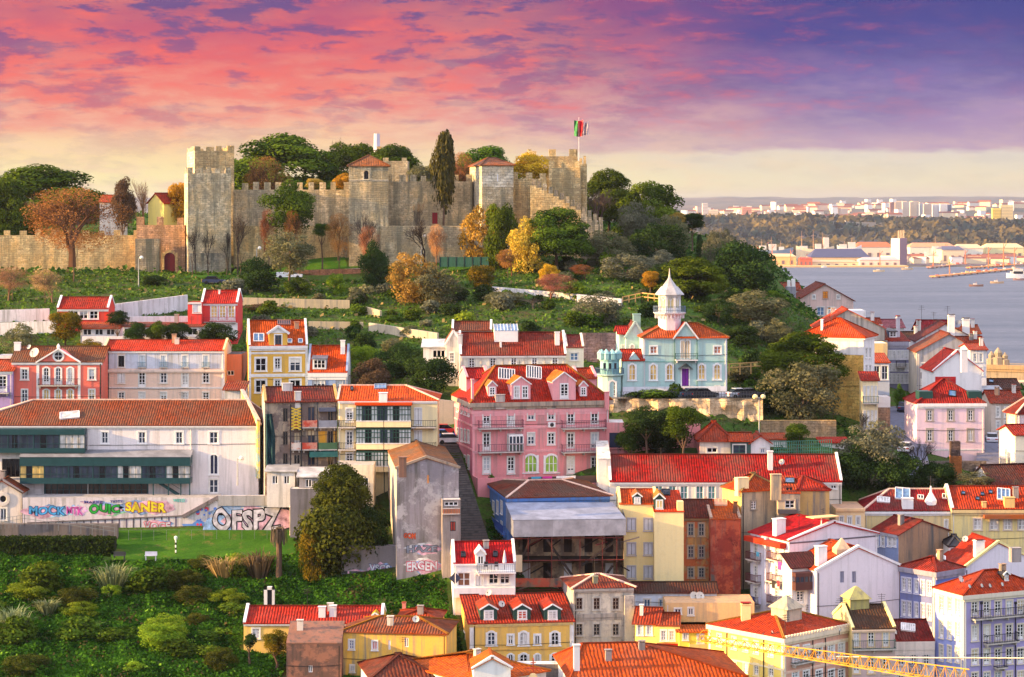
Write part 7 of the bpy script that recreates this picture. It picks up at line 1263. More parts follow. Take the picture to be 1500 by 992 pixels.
wallseg('retaining_wall', 'ochre retaining wall under the lawn and the olive tree', (355, 436, 408), (512, 440, 408), 1.6, BEI); wallseg('retaining_wall', 'ochre garden wall behind the ochre townhouse', (452, 471, 391), (532, 472, 391), 1.4, BEI); wallseg('retaining_wall', 'pale curved garden wall right of the rock pile', (532, 449, 400), (556, 455, 400), 1.4, BEI); wallseg('retaining_wall', 'broken pale garden wall above the magnolia', (540, 473, 388), (640, 488, 384), 1.6, plaster((190, 180, 160), .9))
wallseg('path_wall', 'white wall along the hillside path below the yellow trees', (720, 420, 412), (845, 431, 409), 1.3, OWL); wallseg('path_wall', 'white wall end of the hillside path beside the wooden fence', (845, 431, 409), (910, 438, 405), 1.6, OWL); wallseg('garden_wall', 'mauve stone wall behind the turquoise turret', (850, 488, 362), (925, 488, 362), 4, MAU)
wallseg('garden_wall', 'pale block wall beside the magnolia foot', (640, 585, 334), (668, 588, 334), 2, plaster((190, 176, 160), .6)); wallseg('garden_wall', 'low brown wall under the castle bank', (430, 396, 437), (545, 393, 437), .9, stone((170, 120, 96), .6, .3, .4)); wallseg('garden_wall', 'pale graffitied wall beside the white pickup', (505, 394, 434), (533, 393, 434), 1, plaster((214, 214, 214), .6))
wallseg('castle_bank_wall', 'dark stone footing wall under the roofed tower', (500, 347, 444), (556, 342, 443), 4, STD); wallseg('terrace_wall', 'white plinth wall of the villa garden', (912, 567, 336.2), (1064, 566, 336.2), 1.6, plaster((222, 222, 230), .3), .15)
def rockwall():
    X_ = np.linspace(893, 1117, 90); Yp = np.linspace(0, 1, 22); m = stone((214, 186, 150), 1.6, 1.0, .35); t = thing('rocky_wall', 'rough limestone rock wall holding up the villa terrace', 'rock wall', at(893, 640, 333)); v = []; r_ = np.random.RandomState(8); nz = r_.normal(0, 1, (22, 90)); k = np.ones(4)/4
    for _ in range(2): nz = np.apply_along_axis(lambda q: np.convolve(q, k, 'same'), 1, nz); nz = np.apply_along_axis(lambda q: np.convolve(q, k, 'same'), 0, nz)
    for j in range(22):
        for i in range(90): p = at(X_[i], 583.5+(66)*Yp[j], 333.5-3.5*Yp[j]); p.y += nz[j, i]*2.2-.5; v.append(tuple(p-t.location))
    f = [(j*90+i, (j+1)*90+i, (j+1)*90+i+1, j*90+i+1) for j in range(21) for i in range(89)]; me = bpy.data.meshes.new('rock'); me.from_pydata(v, [], f); me.materials.append(m); me.update(); link('rock_face', me, t)
    tb = MB(); a = at(893, 583.5, 333.2)-t.location; q = at(1117, 583.5, 333.2)-t.location; tb.face([(a.x, a.y-.3, a.z), (q.x, q.y-.3, q.z), (q.x, q.y+12, q.z), (a.x, a.y+12, a.z)], plaster((120, 116, 112), .5)); tb.obj('terrace_top', t)
rockwall()
def stairs():
    a, c = at(653, 652, 320), at(700, 803, 290); n = 44; z = MB(); m = plaster((70, 64, 64), .7); m2 = plaster((110, 102, 98), .6); d = c-a; sdv = Vector((d.y, -d.x, 0)).normalized(); wd = 1.75
    for i in range(n):
        p = a+d*(i/n); q = a+d*((i+1)/n); zt = p.z
        A, B, C, D_ = p-sdv*wd, p+sdv*wd, q+sdv*wd, q-sdv*wd; f = lambda u, zz: (u.x, u.y, zz)
        z.face([f(D_, zt), f(C, zt), f(B, zt), f(A, zt)], m); z.face([f(D_, zt-.6), f(C, zt-.6), f(C, zt), f(D_, zt)], m2 if i % 1 == 0 else m)
    tag(z.obj('street_stairs'), kind='structure')
    ex = MB(); p = a; ex.face([p+Vector((-4, 0, .02)), p+Vector((4.5, 0, .02)), p+Vector((3.5, 22, .6)), p+Vector((-8, 22, .6))], plaster((120, 110, 106), .5)); tag(ex.obj('street'), kind='structure')
    r = MB()
    pts = [(1330, 700, 314), (1325, 660, 326), (1318, 620, 350), (1326, 580, 395), (1330, 560, 425)]
    for i in range(4):
        p, q = ground(*pts[i][::2]), ground(*pts[i+1][::2]); p.z = at(*pts[i]).z+.25; q.z = at(*pts[i+1]).z+.25; r.face([p-Vector((3.4, 0, 0)), p+Vector((3.4, 0, 0)), q+Vector((3, 0, 0)), q-Vector((3, 0, 0))], plaster((104, 106, 124), .5))
    pts = [(1460, 700, 316), (1457, 655, 335), (1462, 632, 356)]
    for i in range(2):
        p, q = at(*pts[i]), at(*pts[i+1]); r.face([p-Vector((3, 0, -.2)), p+Vector((3, 0, .2)), q+Vector((2.6, 0, .2)), q-Vector((2.6, 0, -.2))], plaster((110, 110, 126), .5))
    tag(r.obj('road'), kind='structure')
stairs()
def lawn():
    m, t, o = newmat("lawn_grass"); v = objvec(t); c = t.mix(t.ramp(t.noise(v, .25, 6, .65), [(.35, 0), (.65, 1)]), lin((46, 90, 18)), lin((70, 112, 26))); c = t.mix(t.ramp(t.noise(v, 3, 5, .7), [(.45, 0), (.65, .6)]), c, lin((40, 76, 18))); c = t.mix(t.ramp(t.noise(v, .6, 7, .7), [(.56, 0), (.68, .7)]), c, lin((112, 100, 58)))
    bsdf(t, o, Base_Color=c, Roughness=.9, Specular_IOR_Level=.1, Normal=t.n('Bump', i={'Strength': .9, 'Distance': .2, 'Height': t.noise(v, 6, 6, .7)}).outputs[0])
    for nm, cs in (('lawn', [(150, 306), (428, 306), (440, 297), (165, 297)]), ('lawn', [(350, 452), (505, 453), (510, 443), (345, 440)]), ('lawn', [(560, 449), (690, 447), (700, 438), (545, 438)]), ('lawn', [(290, 446), (350, 446), (350, 432), (270, 434)])):
        n = 24; V = []
        for j in range(n+1):
            for i in range(n*2+1):
                u, w_ = i/(2*n), j/n; px = (cs[0][0]*(1-u)+cs[1][0]*u)*(1-w_)+(cs[3][0]*(1-u)+cs[2][0]*u)*w_; D = (cs[0][1]*(1-u)+cs[1][1]*u)*(1-w_)+(cs[3][1]*(1-u)+cs[2][1]*u)*w_; V.append(((px-750)/F*D, D))
        V = np.array(V); Zz = terr(V[:, 0], V[:, 1])+.22; N = 2*n+1; f = [(j*N+i, (j+1)*N+i, (j+1)*N+i+1, j*N+i+1) for j in range(n) for i in range(N-1)]
        me = bpy.data.meshes.new(nm); me.from_pydata(np.column_stack([V, Zz]).tolist(), [], f); me.materials.append(m); me.polygons.foreach_set('use_smooth', [True]*len(f)); me.update(); tag(link(nm, me), kind='structure')
lawn()
def railing(label, pts, h, m, n, name='fence', rails=(.3, .65, .98), w_=.1):
    P = [at(*p) for p in pts]; t = thing(name, label, 'fence', P[0]); pr = MB(); po = MB()
    for a, c in zip(P[:-1], P[1:]):
        a, c = a-P[0], c-P[0]
        for r in rails: pr.bar(a+Vector((0, 0, h*r)), c+Vector((0, 0, h*r)), w_*.7, w_, m)
        for i in range(n+1):
            q = a+(c-a)*i/n; po.box(q.x-w_*.6, q.x+w_*.6, q.y-w_*.6, q.y+w_*.6, q.z-.5, q.z+h, m)
            if n < 20: po.obj('post', t); po = MB()
    pr.obj('rails', t)
    if po.v: po.obj('posts', t)['kind'] = 'stuff'
    return t
wd = paint((206, 160, 100), .8); railing('rustic wooden rail fence beside the lantern tower', [(912, 447, 398), (940, 441, 398), (968, 444, 394)], 1.5, wd, 3, w_=.16, rails=(.5, .95)); railing('small wooden rail fence right of the villa', [(1068, 545, 348), (1116, 542, 348)], 1.3, wd, 3, w_=.15, rails=(.5, .95)); railing('green railing along the roof terrace right of the lamp post', [(1134, 663, 309), (1218, 660, 309)], 1.5, paint((60, 120, 104)), 26, w_=.07, rails=(.05, .35, .65, .98)); railing('low white rail fence at the edge of the lawn', [(170, 786, 303), (428, 786, 303)], .9, paint((120, 126, 120)), 14, w_=.035, rails=(.98,)); railing('metal rail fence at the left end of the graffiti walls', [(-10, 772, 303), (36, 765, 303), (168, 784, 302)], 1.0, paint((120, 126, 130)), 8, w_=.05, rails=(.5, .98)); railing('dark railing along the villa terrace edge', [(905, 584, 333.4), (1110, 583, 333.4)], 1., paint((60, 66, 74)), 50, w_=.05, rails=(.5, .98))
def mesh_fence():
    t = thing('mesh_fence', 'dark green netting fence below the cypress', 'fence', at(644, 391, 436)); z = MB(); g = paint((30, 74, 66), .9); d = at(716, 391, 434)-t.location
    for i in range(6): z.face([d*(i/6)+Vector((.06, 0, 0)), d*((i+1)/6)-Vector((.06, 0, 0)), d*((i+1)/6)+Vector((-.06, 0, 1.9)), d*(i/6)+Vector((.06, 0, 1.9))], g)
    z.obj('netting', t)
    for i in range(7): q = MB(); p = d*(i/6); q.box(p.x-.05, p.x+.05, p.y-.08, p.y+.02, -.5, 2, DARKM); q.obj('post', t)
mesh_fence()
def lamp(label, px, py0, py1, D, headc=(230, 226, 214), double=False):
    p = at(px, py1, D); h = (py1-py0)*D/F; t = thing('street_lamp', label, 'street lamp', p); z = MB(); z.tube([(0, 0, -2), (0, 0, h*.6), (0, 0, h)], [.11, .08, .06], paint((170, 172, 170)), 7); z.obj('pole', t); b = MB()
    for s in ((-1, 1) if double else (1,)): b.tube([(0, 0, h-.1), (.35*s, 0, h+.05)], [.05, .05], paint((170, 172, 170)), 5); b.lathe([(.05, .42), (.3, .3), (.38, .0), (.26, -.2), (.02, -.22)], paint(headc, .4), 10, (.55*s, 0, h))
    b.obj('lamp_head', t)
lamp('tall lamp post with pale twin globes in front of the rocky wall', 1112, 582, 662, 315, (244, 226, 160), True); lamp('slim lamp post on the grass beside the olive tree', 376, 364, 392, 437); lamp('slim lamp post in front of the red castle gate', 203, 378, 428, 421); lamp('slim lamp post below the red castle door', 617, 346, 380, 441); lamp('wall lamp post beside the convent end wall', 348, 672, 690, 309)
def bwpost():
    t = thing('bollard', 'black and white striped post with white lamp on the lawn', 'bollard', at(257.5, 813, 299)); z = MB(); h = 2.0
    for i in range(6): z.lathe([(.1, h*i/6), (.1, h*(i+1)/6)], [DARKM, WHITE][i % 2], 8)
    z.obj('post', t); z = MB(); z.lathe([(.02, h), (.2, h+.05), (.24, h+.4), (.02, h+.55)], WHITE, 8); z.obj('lamp_head', t)
    for px, l, c in ((175, 'dark park bench at the edge of the lawn', (50, 56, 60)), (221, 'pale graffitied park bench at the edge of the lawn', (180, 186, 206))):
        t = thing('park_bench', l, 'bench', at(px, 819, 297)); m = paint(c, .7)
        z = MB(); z.box(-.8, .8, -.25, .25, .42, .5, m); z.obj('seat', t); z = MB(); z.box(-.8, .8, .2, .28, .5, .95, m); z.obj('backrest', t)
        for x in (-.65, .65): z = MB(); z.box(x-.05, x+.05, -.22, .22, -.2, .42, m); z.obj('leg', t)
    t = thing('doorway', 'small white rendered doorway standing in the overgrown slope', 'doorway', at(394.5, 879, 281)); z = MB(); w_, h = .65, 1.65; z.box(-w_, -w_+.4, -.2, .4, -1, h, WPL); z.box(w_-.3, w_, -.2, .4, -1, h, WPL); z.box(-w_, w_, -.2, .4, h-.35, h, WPL); z.box(-w_+.4, w_-.3, .2, .4, -1, h-.35, DARKM); z.obj('frame', t)
bwpost()
def car(label, px, py, D, rgb, rz=0, kind='car', cat='car', group=None):
    t = thing('pickup_truck' if kind == 'pickup' else 'parked_car', label, cat, at(px, py, D), math.radians(rz), group); m = paint(rgb, .25); gl = G_DARK; z = MB(); L, W_ = (4.9, 1.8) if kind == 'pickup' else (4.2, 1.75)
    def hull(prof, w0, w1, mt):     # side profile extruded with tumblehome
        n = len(prof); A = [(x, -w0 if zz < .8 else -w1, zz) for x, zz in prof]; B = [(x, w0 if zz < .8 else w1, zz) for x, zz in prof]; z.face(A, mt); z.face(B[::-1], mt)
        for i in range(n): j = (i+1) % n; z.face([A[j], A[i], B[i], B[j]], mt)
    h = L/2; hull([(-h, .3), (h, .3), (h, .62), (h-.15, .8), (h-1.1, .9), (-h+.3, .92), (-h, .8)], W_/2, W_/2-.03, m); z.obj('body', t)
    z = MB(); cab = [(-h+2.6, .9), (h-1.0, .9), (h-1.6, 1.42), (-h+2.7, 1.45)] if kind == 'pickup' else [(-h+.35, .9), (h-1.0, .9), (h-1.75, 1.42), (-h+.95, 1.42)]
    hull(cab, W_/2-.06, W_/2-.16, gl); z.obj('windscreen', t); z = MB(); (x0, _), (x1, _) = cab[3], cab[2]; z.box(x0-.02, x1+.02, -W_/2+.17, W_/2-.17, 1.4, 1.47, m); z.obj('roof', t)
    if kind == 'pickup':
        z = MB(); z.box(-h, -h+2.5, -W_/2, -W_/2+.07, .9, 1.2, m); z.box(-h, -h+2.5, W_/2-.07, W_/2, .9, 1.2, m); z.box(-h, -h+.07, -W_/2+.07, W_/2-.07, .9, 1.2, m); z.obj('cargo_bed', t)
    for x in (-h+.8, h-.8):
        for y in (-W_/2+.02, W_/2-.02):
            z = MB(); z.lathe([(.02, -.1), (.18, -.11), (.32, -.09), (.32, .09), (.18, .11), (.02, .1)], paint((24, 24, 26)), 12); z.v = [(a, c_, b_) for a, b_, c_ in z.v]; z.obj('wheel', t, (x, y, .32))
    for x, mm in ((h-.02, WHITE), (-h-.01, paint((170, 20, 20)))):
        for y in (-.6, .6): z = MB(); z.box(x-.02, x+.04, y-.2, y+.2, .62, .76, mm); z.obj('headlight' if x > 0 else 'tail_light', t)
car('white pickup truck parked under the olive tree', 424, 408, 431, (236, 236, 240), 0, 'pickup', 'truck'); car('dark blue car parked on the drive near the castle gate', 313, 416, 427, (50, 60, 90), 0)
car('blue car parked at the top of the street stairs', 648, 644, 323, (50, 100, 190), 5); car('white car at the top of the stairs nearest the pink mansion', 660, 650, 321.5, (226, 228, 236), 8); car('red car behind the blue one above the stairs', 652, 636, 328, (190, 50, 50), 5)
for px, c, l in ((994, (120, 140, 160), 'grey blue car left of the villa front steps'), (1017, (60, 66, 84), 'dark car parked right of the villa front steps'), (1031, (44, 46, 56), 'black car parked before the villa cellar window'), (1085, (190, 196, 206), 'silver car at the right end of the villa terrace'), (1098, (60, 60, 70), 'dark grey car next to the silver one on the terrace')): car(l, px, 583, 335, c, 20)
car('pale car at the bottom of the shaded lane', 1327, 662, 325, (206, 206, 214), 70); car('dark blue car further up the shaded lane', 1323, 602, 366, (50, 60, 90), 80); car('white car in the narrow street at the right', 1453, 648, 341, (214, 216, 224), 80)
def hedge_():
    pass
# ---------------------------------------------------------------- river and far bank
def river():
    m, t, o = newmat("river_water"); tc = t.n('TexCoord'); v = tc.outputs['Object']; n = t.noise(t.mapv(v, (.05, .1, 1)), 1.0, 8, .75); n2 = t.noise(t.mapv(v, (.003, .012, 1)), 1.0, 6, .6)
    c = t.mix(t.ramp(n2, [(.35, 0), (.65, 1)]), lin((68, 78, 94)), lin((96, 102, 116))); c = t.mix(t.ramp(n, [(.56, 0), (.68, .8)]), c, lin((150, 152, 164)))
    b = t.n('Bump', i={'Strength': 1., 'Distance': 1.6, 'Height': n}); bsdf(t, o, Base_Color=c, Roughness=.5, Specular_IOR_Level=.16, Normal=b.outputs[0])
    z = MB(); z.face([(-15000, 900, 0), (15000, 900, 0), (15000, 26000, 0), (-15000, 26000, 0)], m); tag(z.obj('river'), kind='structure')
river()
_rf = np.random.RandomState(21)
def fnoise(x, y, L, seed):
    r = np.random.RandomState(seed); s = 0
    for k in range(5):
        for _ in range(3): a = r.uniform(0, 6.28); f = 2**k/L; s = s+np.sin((x*np.cos(a)+y*np.sin(a))*f*6.28+r.uniform(0, 6.28))/2**k/3
    return s
def farz(x, y):
    pd = (x/y*F+750); t = lambda a, b_: np.clip((y-a)/(b_-a), 0, 1); sm = lambda q: q*q*(3-2*q)
    zz = -6+8*np.clip((y-3960-0*pd)/30, 0, 1)
    zz = zz+4*sm(t(4000, 4500))+54*sm(t(4650, 5400))*(1+.3*fnoise(x, y, 1500, 1))+34*sm(t(5500, 7400))+ (60+14*fnoise(x, y*.3, 5200, 5))*sm(t(9000, 15000))
    return zz
def farland():
    m, t, o = newmat("far_bank_soil"); v = objvec(t); c = t.mix(t.ramp(t.noise(v, .004, 8, .7), [(.4, 0), (.6, 1)]), lin((60, 66, 62)), lin((104, 90, 76))); bsdf(t, o, Base_Color=c, Roughness=.95)
    ys = np.concatenate([np.linspace(3950, 4050, 8), np.linspace(4080, 6000, 60), np.linspace(6100, 17000, 60)]); us = np.linspace(-.3, .34, 300); U, Yg = np.meshgrid(us, ys); Xg = U*Yg; Zg = farz(Xg, Yg); tag(gridmesh('far_bank', Xg, Yg, Zg, m), kind='structure')
    n = 15000; r = _rf; y = r.uniform(4580, 5750, n); u = r.uniform(.02, .28, n); x = u*y; k = fnoise(x, y, 500, 9)+.6*r.normal(size=n)*.4 > -.42; x, y = x[k], y[k]
    z = farz(x, y); n = len(x); h = r.uniform(3, 15, n); p = np.stack([x, y, z+h], 1); nr = np.stack([r.normal(0, .6, n)-.3, -np.abs(r.normal(.6, .4, n)), r.normal(.6, .5, n)], 1)
    me = leafmesh(p, nr, r.uniform(9, 19, n), np.clip(.3+.5*fnoise(x, y, 260, 3)+r.normal(0, .16, n), 0, 1), r, .5); me.materials.append(leaf((28, 44, 46), (118, 100, 56), .1)); tag(link('far_woods', me), kind='stuff')
farland()
def fbox(b, w_, d, h, wm, rm=None, rh=0):
    b.box(-w_/2, w_/2, 0, d, -6, h, wm)
    if rh: b.face([(-w_/2-.5, -.5, h), (w_/2+.5, -.5, h), (w_/2+.5, d/2, h+rh), (-w_/2-.5, d/2, h+rh)], rm); b.face([(w_/2+.5, d+.5, h), (-w_/2-.5, d+.5, h), (-w_/2-.5, d/2, h+rh), (w_/2+.5, d/2, h+rh)], rm); b.face([(-w_/2, d, h), (-w_/2, 0, h), (-w_/2, d/2, h+rh)], wm); b.face([(w_/2, 0, h), (w_/2, d, h), (w_/2, d/2, h+rh)], wm)
FW = [plaster(c, .1) for c in ((240, 230, 214), (236, 214, 180), (226, 200, 180), (246, 240, 234))]; FR = [plaster(c, .3) for c in ((150, 92, 74), (136, 84, 72))]
def fartown():
    lib = []
    for i in range(8): b = MB(); w_ = [16, 22, 30, 14, 26, 40, 18, 12][i]; fbox(b, w_, 12, [7, 9, 11, 13, 8, 10, 16, 20][i], FW[i % 4], FR[i % 2], [3, 3, 4, 0, 3, 3, 0, 0][i] or (.01 if i in (3, 6, 7) else 0)); lib.append(b.mesh('far_house'))
    r = random.Random(4)
    for i in range(280):
        px = r.uniform(1000, 1510); D = r.uniform(5650, 7600); x = (px-750)/F*D; o = link('far_house', lib[r.randrange(8)], None, (x, D, float(farz(np.array([x]), np.array([D]))[0])), r.uniform(-.6, .6)); o.scale = (1.35, 1.2, 1.25); tag(o, 'small pale house of the town on the far bank above the woods', 'house', 'houses of the far bank town')
    for i in range(46):
        px = r.choice([r.uniform(1030, 1140), r.uniform(1180, 1500), r.uniform(1330, 1500)]); D = r.uniform(4080, 4480) if px > 1160 else r.uniform(4600, 4900); x = (px-750)/F*D; o = link('far_house', lib[r.randrange(6)], None, (x, D, float(farz(np.array([x]), np.array([D]))[0])), r.uniform(-.4, .4)); o.scale = (1.5, 1.2, 1); tag(o, 'small pale shore building between the docks and the woods', 'house', 'shore buildings below the far woods')
    for i, (x0, x1, yt, c) in enumerate(((1304, 1310.5, 296, (150, 120, 124)), (1311, 1321, 296, (214, 200, 190)), (1322, 1332, 295.5, (200, 196, 196)), (1333, 1346, 295.5, (206, 196, 186)), (1347, 1352, 298, (170, 184, 206)), (1353, 1365, 298.5, (196, 186, 180)), (1366, 1376, 299.5, (200, 206, 220)), (1377, 1387.5, 299, (230, 230, 236)), (1388, 1393.5, 299.5, (100, 110, 140)))):
        D = 6000+20*i; a = at(x0, yt, D); q = at(x1, yt, D); lab = ['dark narrow', 'sandy leftmost broad', 'pale second broad', 'widest beige', 'slim bluish', 'grey brown', 'cool white', 'bright white', 'dark blue end'][i]+' tower block in the far bank high rise row'
        t = thing('tower_block', lab, 'tower block', (a.x, D, 70), 0, 'high rise row on the far bank'); b = MB(); b.box(0, q.x-a.x, 0, 14, 0, a.z-70, plaster(c, .1)); b.obj('wall', t); w2 = MB(); wm = plaster(tuple(v*.8 for v in c), .1)
        for k in range(int((a.z-75)/3)): w2.box(.8, q.x-a.x-.8, -.3, 0, 6+k*3, 7.4+k*3, wm)
        w2.obj('window_bands', t)
    for px0, px1, yt, c, l in ((1087, 1101, 303, (226, 160, 140), 'pinkish tower block on the far bank skyline'), (1029, 1037, 297.5, (226, 214, 206), 'slim white tower block at the left of the far bank'), (1038, 1052, 307, (240, 220, 190), 'broad cream block near the slim white tower'), (1466, 1484, 300.5, (240, 216, 160), 'sunlit cream block at the right of the far town'), (1454, 1467, 305, (250, 214, 110), 'bright yellow block beside the sunlit cream block')):
        a = at(px0, yt, 6100); q = at(px1, yt, 6100); t = thing('tower_block', l, 'tower block', (a.x, 6100, 60)); b = MB(); b.box(0, q.x-a.x, 0, 14, 0, a.z-60, plaster(c, .1)); b.obj('wall', t); w2 = MB()
        for k in range(int((a.z-66)/4)): w2.box(.8, q.x-a.x-.8, -.3, 0, 6+k*4, 7.4+k*4, plaster(tuple(v*.75 for v in c), .1))
        w2.obj('window_bands', t)
    # docks
    def shed(l, x0, x1, yt, ye, D, c, rc, nm='dock_shed', dep=60):
        a, q = at(x0, ye, D), at(x1, ye, D); t = thing(nm, l, 'warehouse', (a.x, D, 0)); b = MB(); w_ = q.x-a.x; b.box(0, w_, 0, dep, -1, a.z, plaster(c, .2)); b.obj('wall', t); h = at(x0, yt, D).z; r_ = MB(); m = plaster(rc, .2); r_.face([(-1, -1, a.z), (w_+1, -1, a.z), (w_*.9, dep/2, h), (w_*.12, dep/2, h)], m); r_.face([(w_+1, dep, a.z), (-1, dep, a.z), (w_*.12, dep/2, h), (w_*.9, dep/2, h)], m); r_.face([(-1, -1, a.z), (w_*.12, dep/2, h), (-1, dep, a.z)], m); r_.face([(w_+1, -1, a.z), (w_+1, dep, a.z), (w_*.9, dep/2, h)], m); r_.obj('roof', t); n = max(3, int(w_/14))
        for i in range(n): d2 = MB(); d2.box(w_*(i+.25)/n, w_*(i+.6)/n, -.4, 0, a.z*.25, a.z*.62, plaster((130, 110, 110), .3)); d2.obj('window', t)
    shed('long dock hall with a dark slate roof', 1187, 1274, 365, 377, 4080, (240, 200, 150), (76, 80, 110)); shed('low cream quay shed in front of the slate hall', 1170, 1258, 381, 384, 4010, (246, 220, 180), (220, 180, 140), dep=30); shed('low pale quay shed below the white silo', 1259, 1318, 377, 381, 4000, (232, 214, 200), (200, 180, 176), dep=30); shed('red roofed warehouse behind the white silo', 1255, 1308, 355, 362, 4300, (246, 226, 200), (206, 110, 70)); shed('long white warehouse right of the silo', 1333, 1400, 356, 362, 4280, (250, 236, 210), (214, 150, 110)); shed('cream office shed with dark roof on the dockside', 1380, 1412, 361, 366, 4120, (236, 214, 180), (96, 98, 120)); shed('broad white warehouse under the right hand woods', 1402, 1440, 358, 364, 4300, (250, 240, 220), (226, 190, 150)); shed('pale yellow warehouse under the right hand woods', 1444, 1500, 357, 363, 4330, (246, 230, 170), (230, 200, 150)); shed('orange lit quay hall behind the big dark tree', 1118, 1166, 372, 376, 4000, (246, 200, 130), (246, 206, 150), dep=30); shed('brick red quay house at the corner of the dock', 1171, 1190, 377, 379, 3990, (206, 110, 80), (190, 90, 70), dep=20)
    p = at(1318, 349, 4040); t = thing('silo', 'tall white dock silo with a shaded purple side', 'silo', (p.x, 4040, 0), math.radians(40)); b = MB(); b.box(0, 20, 0, 20, -1, p.z, plaster((150, 120, 130), .1)); b.box(-.4, 0, 0, 20, 0, p.z-.5, plaster((246, 232, 210), .1)); b.obj('wall', t); b = MB()  # white silo: its shade is painted purple, the sunlit face a pale sheet
    for k in range(4): b.tube([(1+5*k, 4, p.z-1), (1+5*k, 4, p.z+14)], [.9, .7], plaster((230, 200, 160), .1), 6)
    b.obj('mast', t)
    q = MB(); qm = plaster((236, 190, 130), .3); qd = plaster((120, 100, 110), .4)
    q.box((1100-750)/F*3960, (1330-750)/F*3960, 3955, 4010, -1, 2.6, qm); q.box((1330-750)/F*4030, (1530-750)/F*4030, 4020, 4060, -1, 3, qd); tag(q.obj('quay'), kind='structure')
    def pier(l, a, c, w_=10, cc=(240, 160, 90)):
        p, r_ = at(*a), at(*c); p.z = r_.z = 0; t = thing('pier', l, 'pier', p); b = MB(); d = r_-p; b.bar(Vector((0, 0, 2.6)), d+Vector((0, 0, 2.6)), w_, 1.6, plaster(cc, .3)); b.obj('deck', t); n = 14
        for i in range(n+1): b = MB(); e = d*i/n; b.box(e.x-1.2, e.x+1.2, e.y-2, e.y+2, -1, 1.8, plaster((110, 80, 80), .3)); b.obj('pile', t); b = MB(); r2 = random.Random(2)
        for i in range(18):
            b = MB(); e = d*r2.random(); s = r2.uniform(1, 2.6); b.box(e.x-s, e.x+s, e.y-1.5, e.y+1.5, 3.4, 3.4+s*1.1, plaster([(246, 200, 140), (200, 110, 80), (240, 230, 220)][i % 3], .2)); b.obj('cargo', t)
    pier('long orange lit pier reaching out into the river', (1366, 406.5, 3375), (1490, 395, 3790)); pier('second sunlit pier behind the long one', (1418, 394.5, 3850), (1500, 388, 4080), 8); pier('low dark pier near the silo', (1360, 392.5, 3880), (1440, 385.5, 4200), 8, (200, 150, 120)); pier('far orange jetty at the right edge', (1380, 384, 4230), (1510, 377, 4420), 8)
    def crane_(l, px, y0, y1, D):
        p = at(px, y1, D); h = (y1-y0)*D/F; t = thing('harbour_crane', l, 'crane', (p.x, D, max(p.z, 0))); b = MB(); b.tube([(0, 0, -2), (0, 0, h)], [1., .55], plaster((226, 130, 80), .1), 5); b.obj('mast', t); b = MB(); b.bar((0, 0, h*.75), (5, 0, h*.97), .9, .9, plaster((226, 130, 80), .1)); b.obj('boom', t)
    for px, y0, y1, D, l in ((1367, 368, 391, 3900, 'thin orange mast at the tip of the dark pier'), (1391, 380, 404, 3480, 'orange mast standing on the long pier'), (1414, 366, 388, 4050, 'orange crane mast left of the second pier'), (1448, 362, 392, 3900, 'tall orange mast on the second pier'), (1470, 356, 390, 3950, 'tallest orange mast near the white yacht'), (1486, 362, 388, 4000, 'slim orange mast at the right of the docks'), (1385, 357, 378, 4200, 'orange crane behind the dockside offices'), (1110, 362, 384, 4030, 'orange crane behind the big dark tree'), (1131, 358, 384, 4030, 'orange crane over the grey warship'), (1158, 366, 390, 4000, 'orange crane at the quay corner'), (1289, 367, 391, 3980, 'orange mast in front of the quay sheds')): crane_(l, px, y0, y1, D)
    def ship(l, x0, x1, yd, D, hc, masts, sup, nm='ship', cat='ship'):
        a, q = at(x0, yd, D), at(x1, yd, D); L = q.x-a.x; t = thing(nm, l, cat, (a.x, D, 0)); h = max(2.5, a.z); b = MB(); m = paint(hc); n = 12; V = []
        for i in range(n+1):
            u = i/n; w_ = L*.065*(1-abs(2*u-1)**2.5)+.3; zz = h*(1+.25*(2*u-1)**2); V.append([(L*u, -w_, zz), (L*u, w_, zz), (L*u, w_*.6, -1), (L*u, -w_*.6, -1)])
        for i in range(n):
            for k in range(4): b.face([V[i][k], V[i+1][k], V[i+1][(k+1) % 4], V[i][(k+1) % 4]], m)
        b.face(V[0], m); b.face(V[n][::-1], m); b.obj('hull', t); b = MB(); wm = paint((236, 226, 210)); z0 = h
        for (u0, u1, hh) in sup: b.box(L*u0, L*u1, -L*.04, L*.04, h*.9, h+hh, wm)
        if sup: b.obj('superstructure', t)
        for u, hh in masts: b = MB(); b.tube([(L*u, 0, h*.9), (L*u, 0, h+hh)], [max(.25, hh*.02), .15], paint((220, 170, 130)), 5); b.bar((L*u-hh*.12, 0, h+hh*.7), (L*u+hh*.12, 0, h+hh*.7), .4, .4, paint((220, 170, 130))); b.obj('mast', t)
    ship('grey warship moored behind the big dark tree', 1100, 1162, 367, 4250, (130, 150, 170), ((.25, 22), (.48, 26), (.7, 18)), ((.2, .36, 9), (.42, .6, 12), (.66, .78, 7))); ship('cream ship with tall funnel moored behind the slate hall', 1166, 1222, 365, 4260, (240, 220, 180), ((.15, 34), (.45, 36), (.7, 32)), ((.1, .3, 6), (.5, .66, 10), (.72, .86, 22))); ship('white ship with round domes beside the cream ship', 1226, 1262, 364, 4280, (240, 234, 226), ((.3, 14), (.6, 20)), ((.1, .4, 8), (.45, .75, 12))); ship('pale warship with tall radar mast right of the silo', 1354, 1392, 372, 4180, (206, 200, 200), ((.42, 34), (.2, 12)), ((.3, .55, 14), (.6, .8, 7)))
    ship('large white yacht at the right edge of the river', 1474, 1515, 401.5, 3380, (244, 242, 240), ((.5, 9),), ((.15, .8, 4), (.25, .6, 8)), 'yacht', 'yacht'); sb = ((.3, .55, 1.6),)
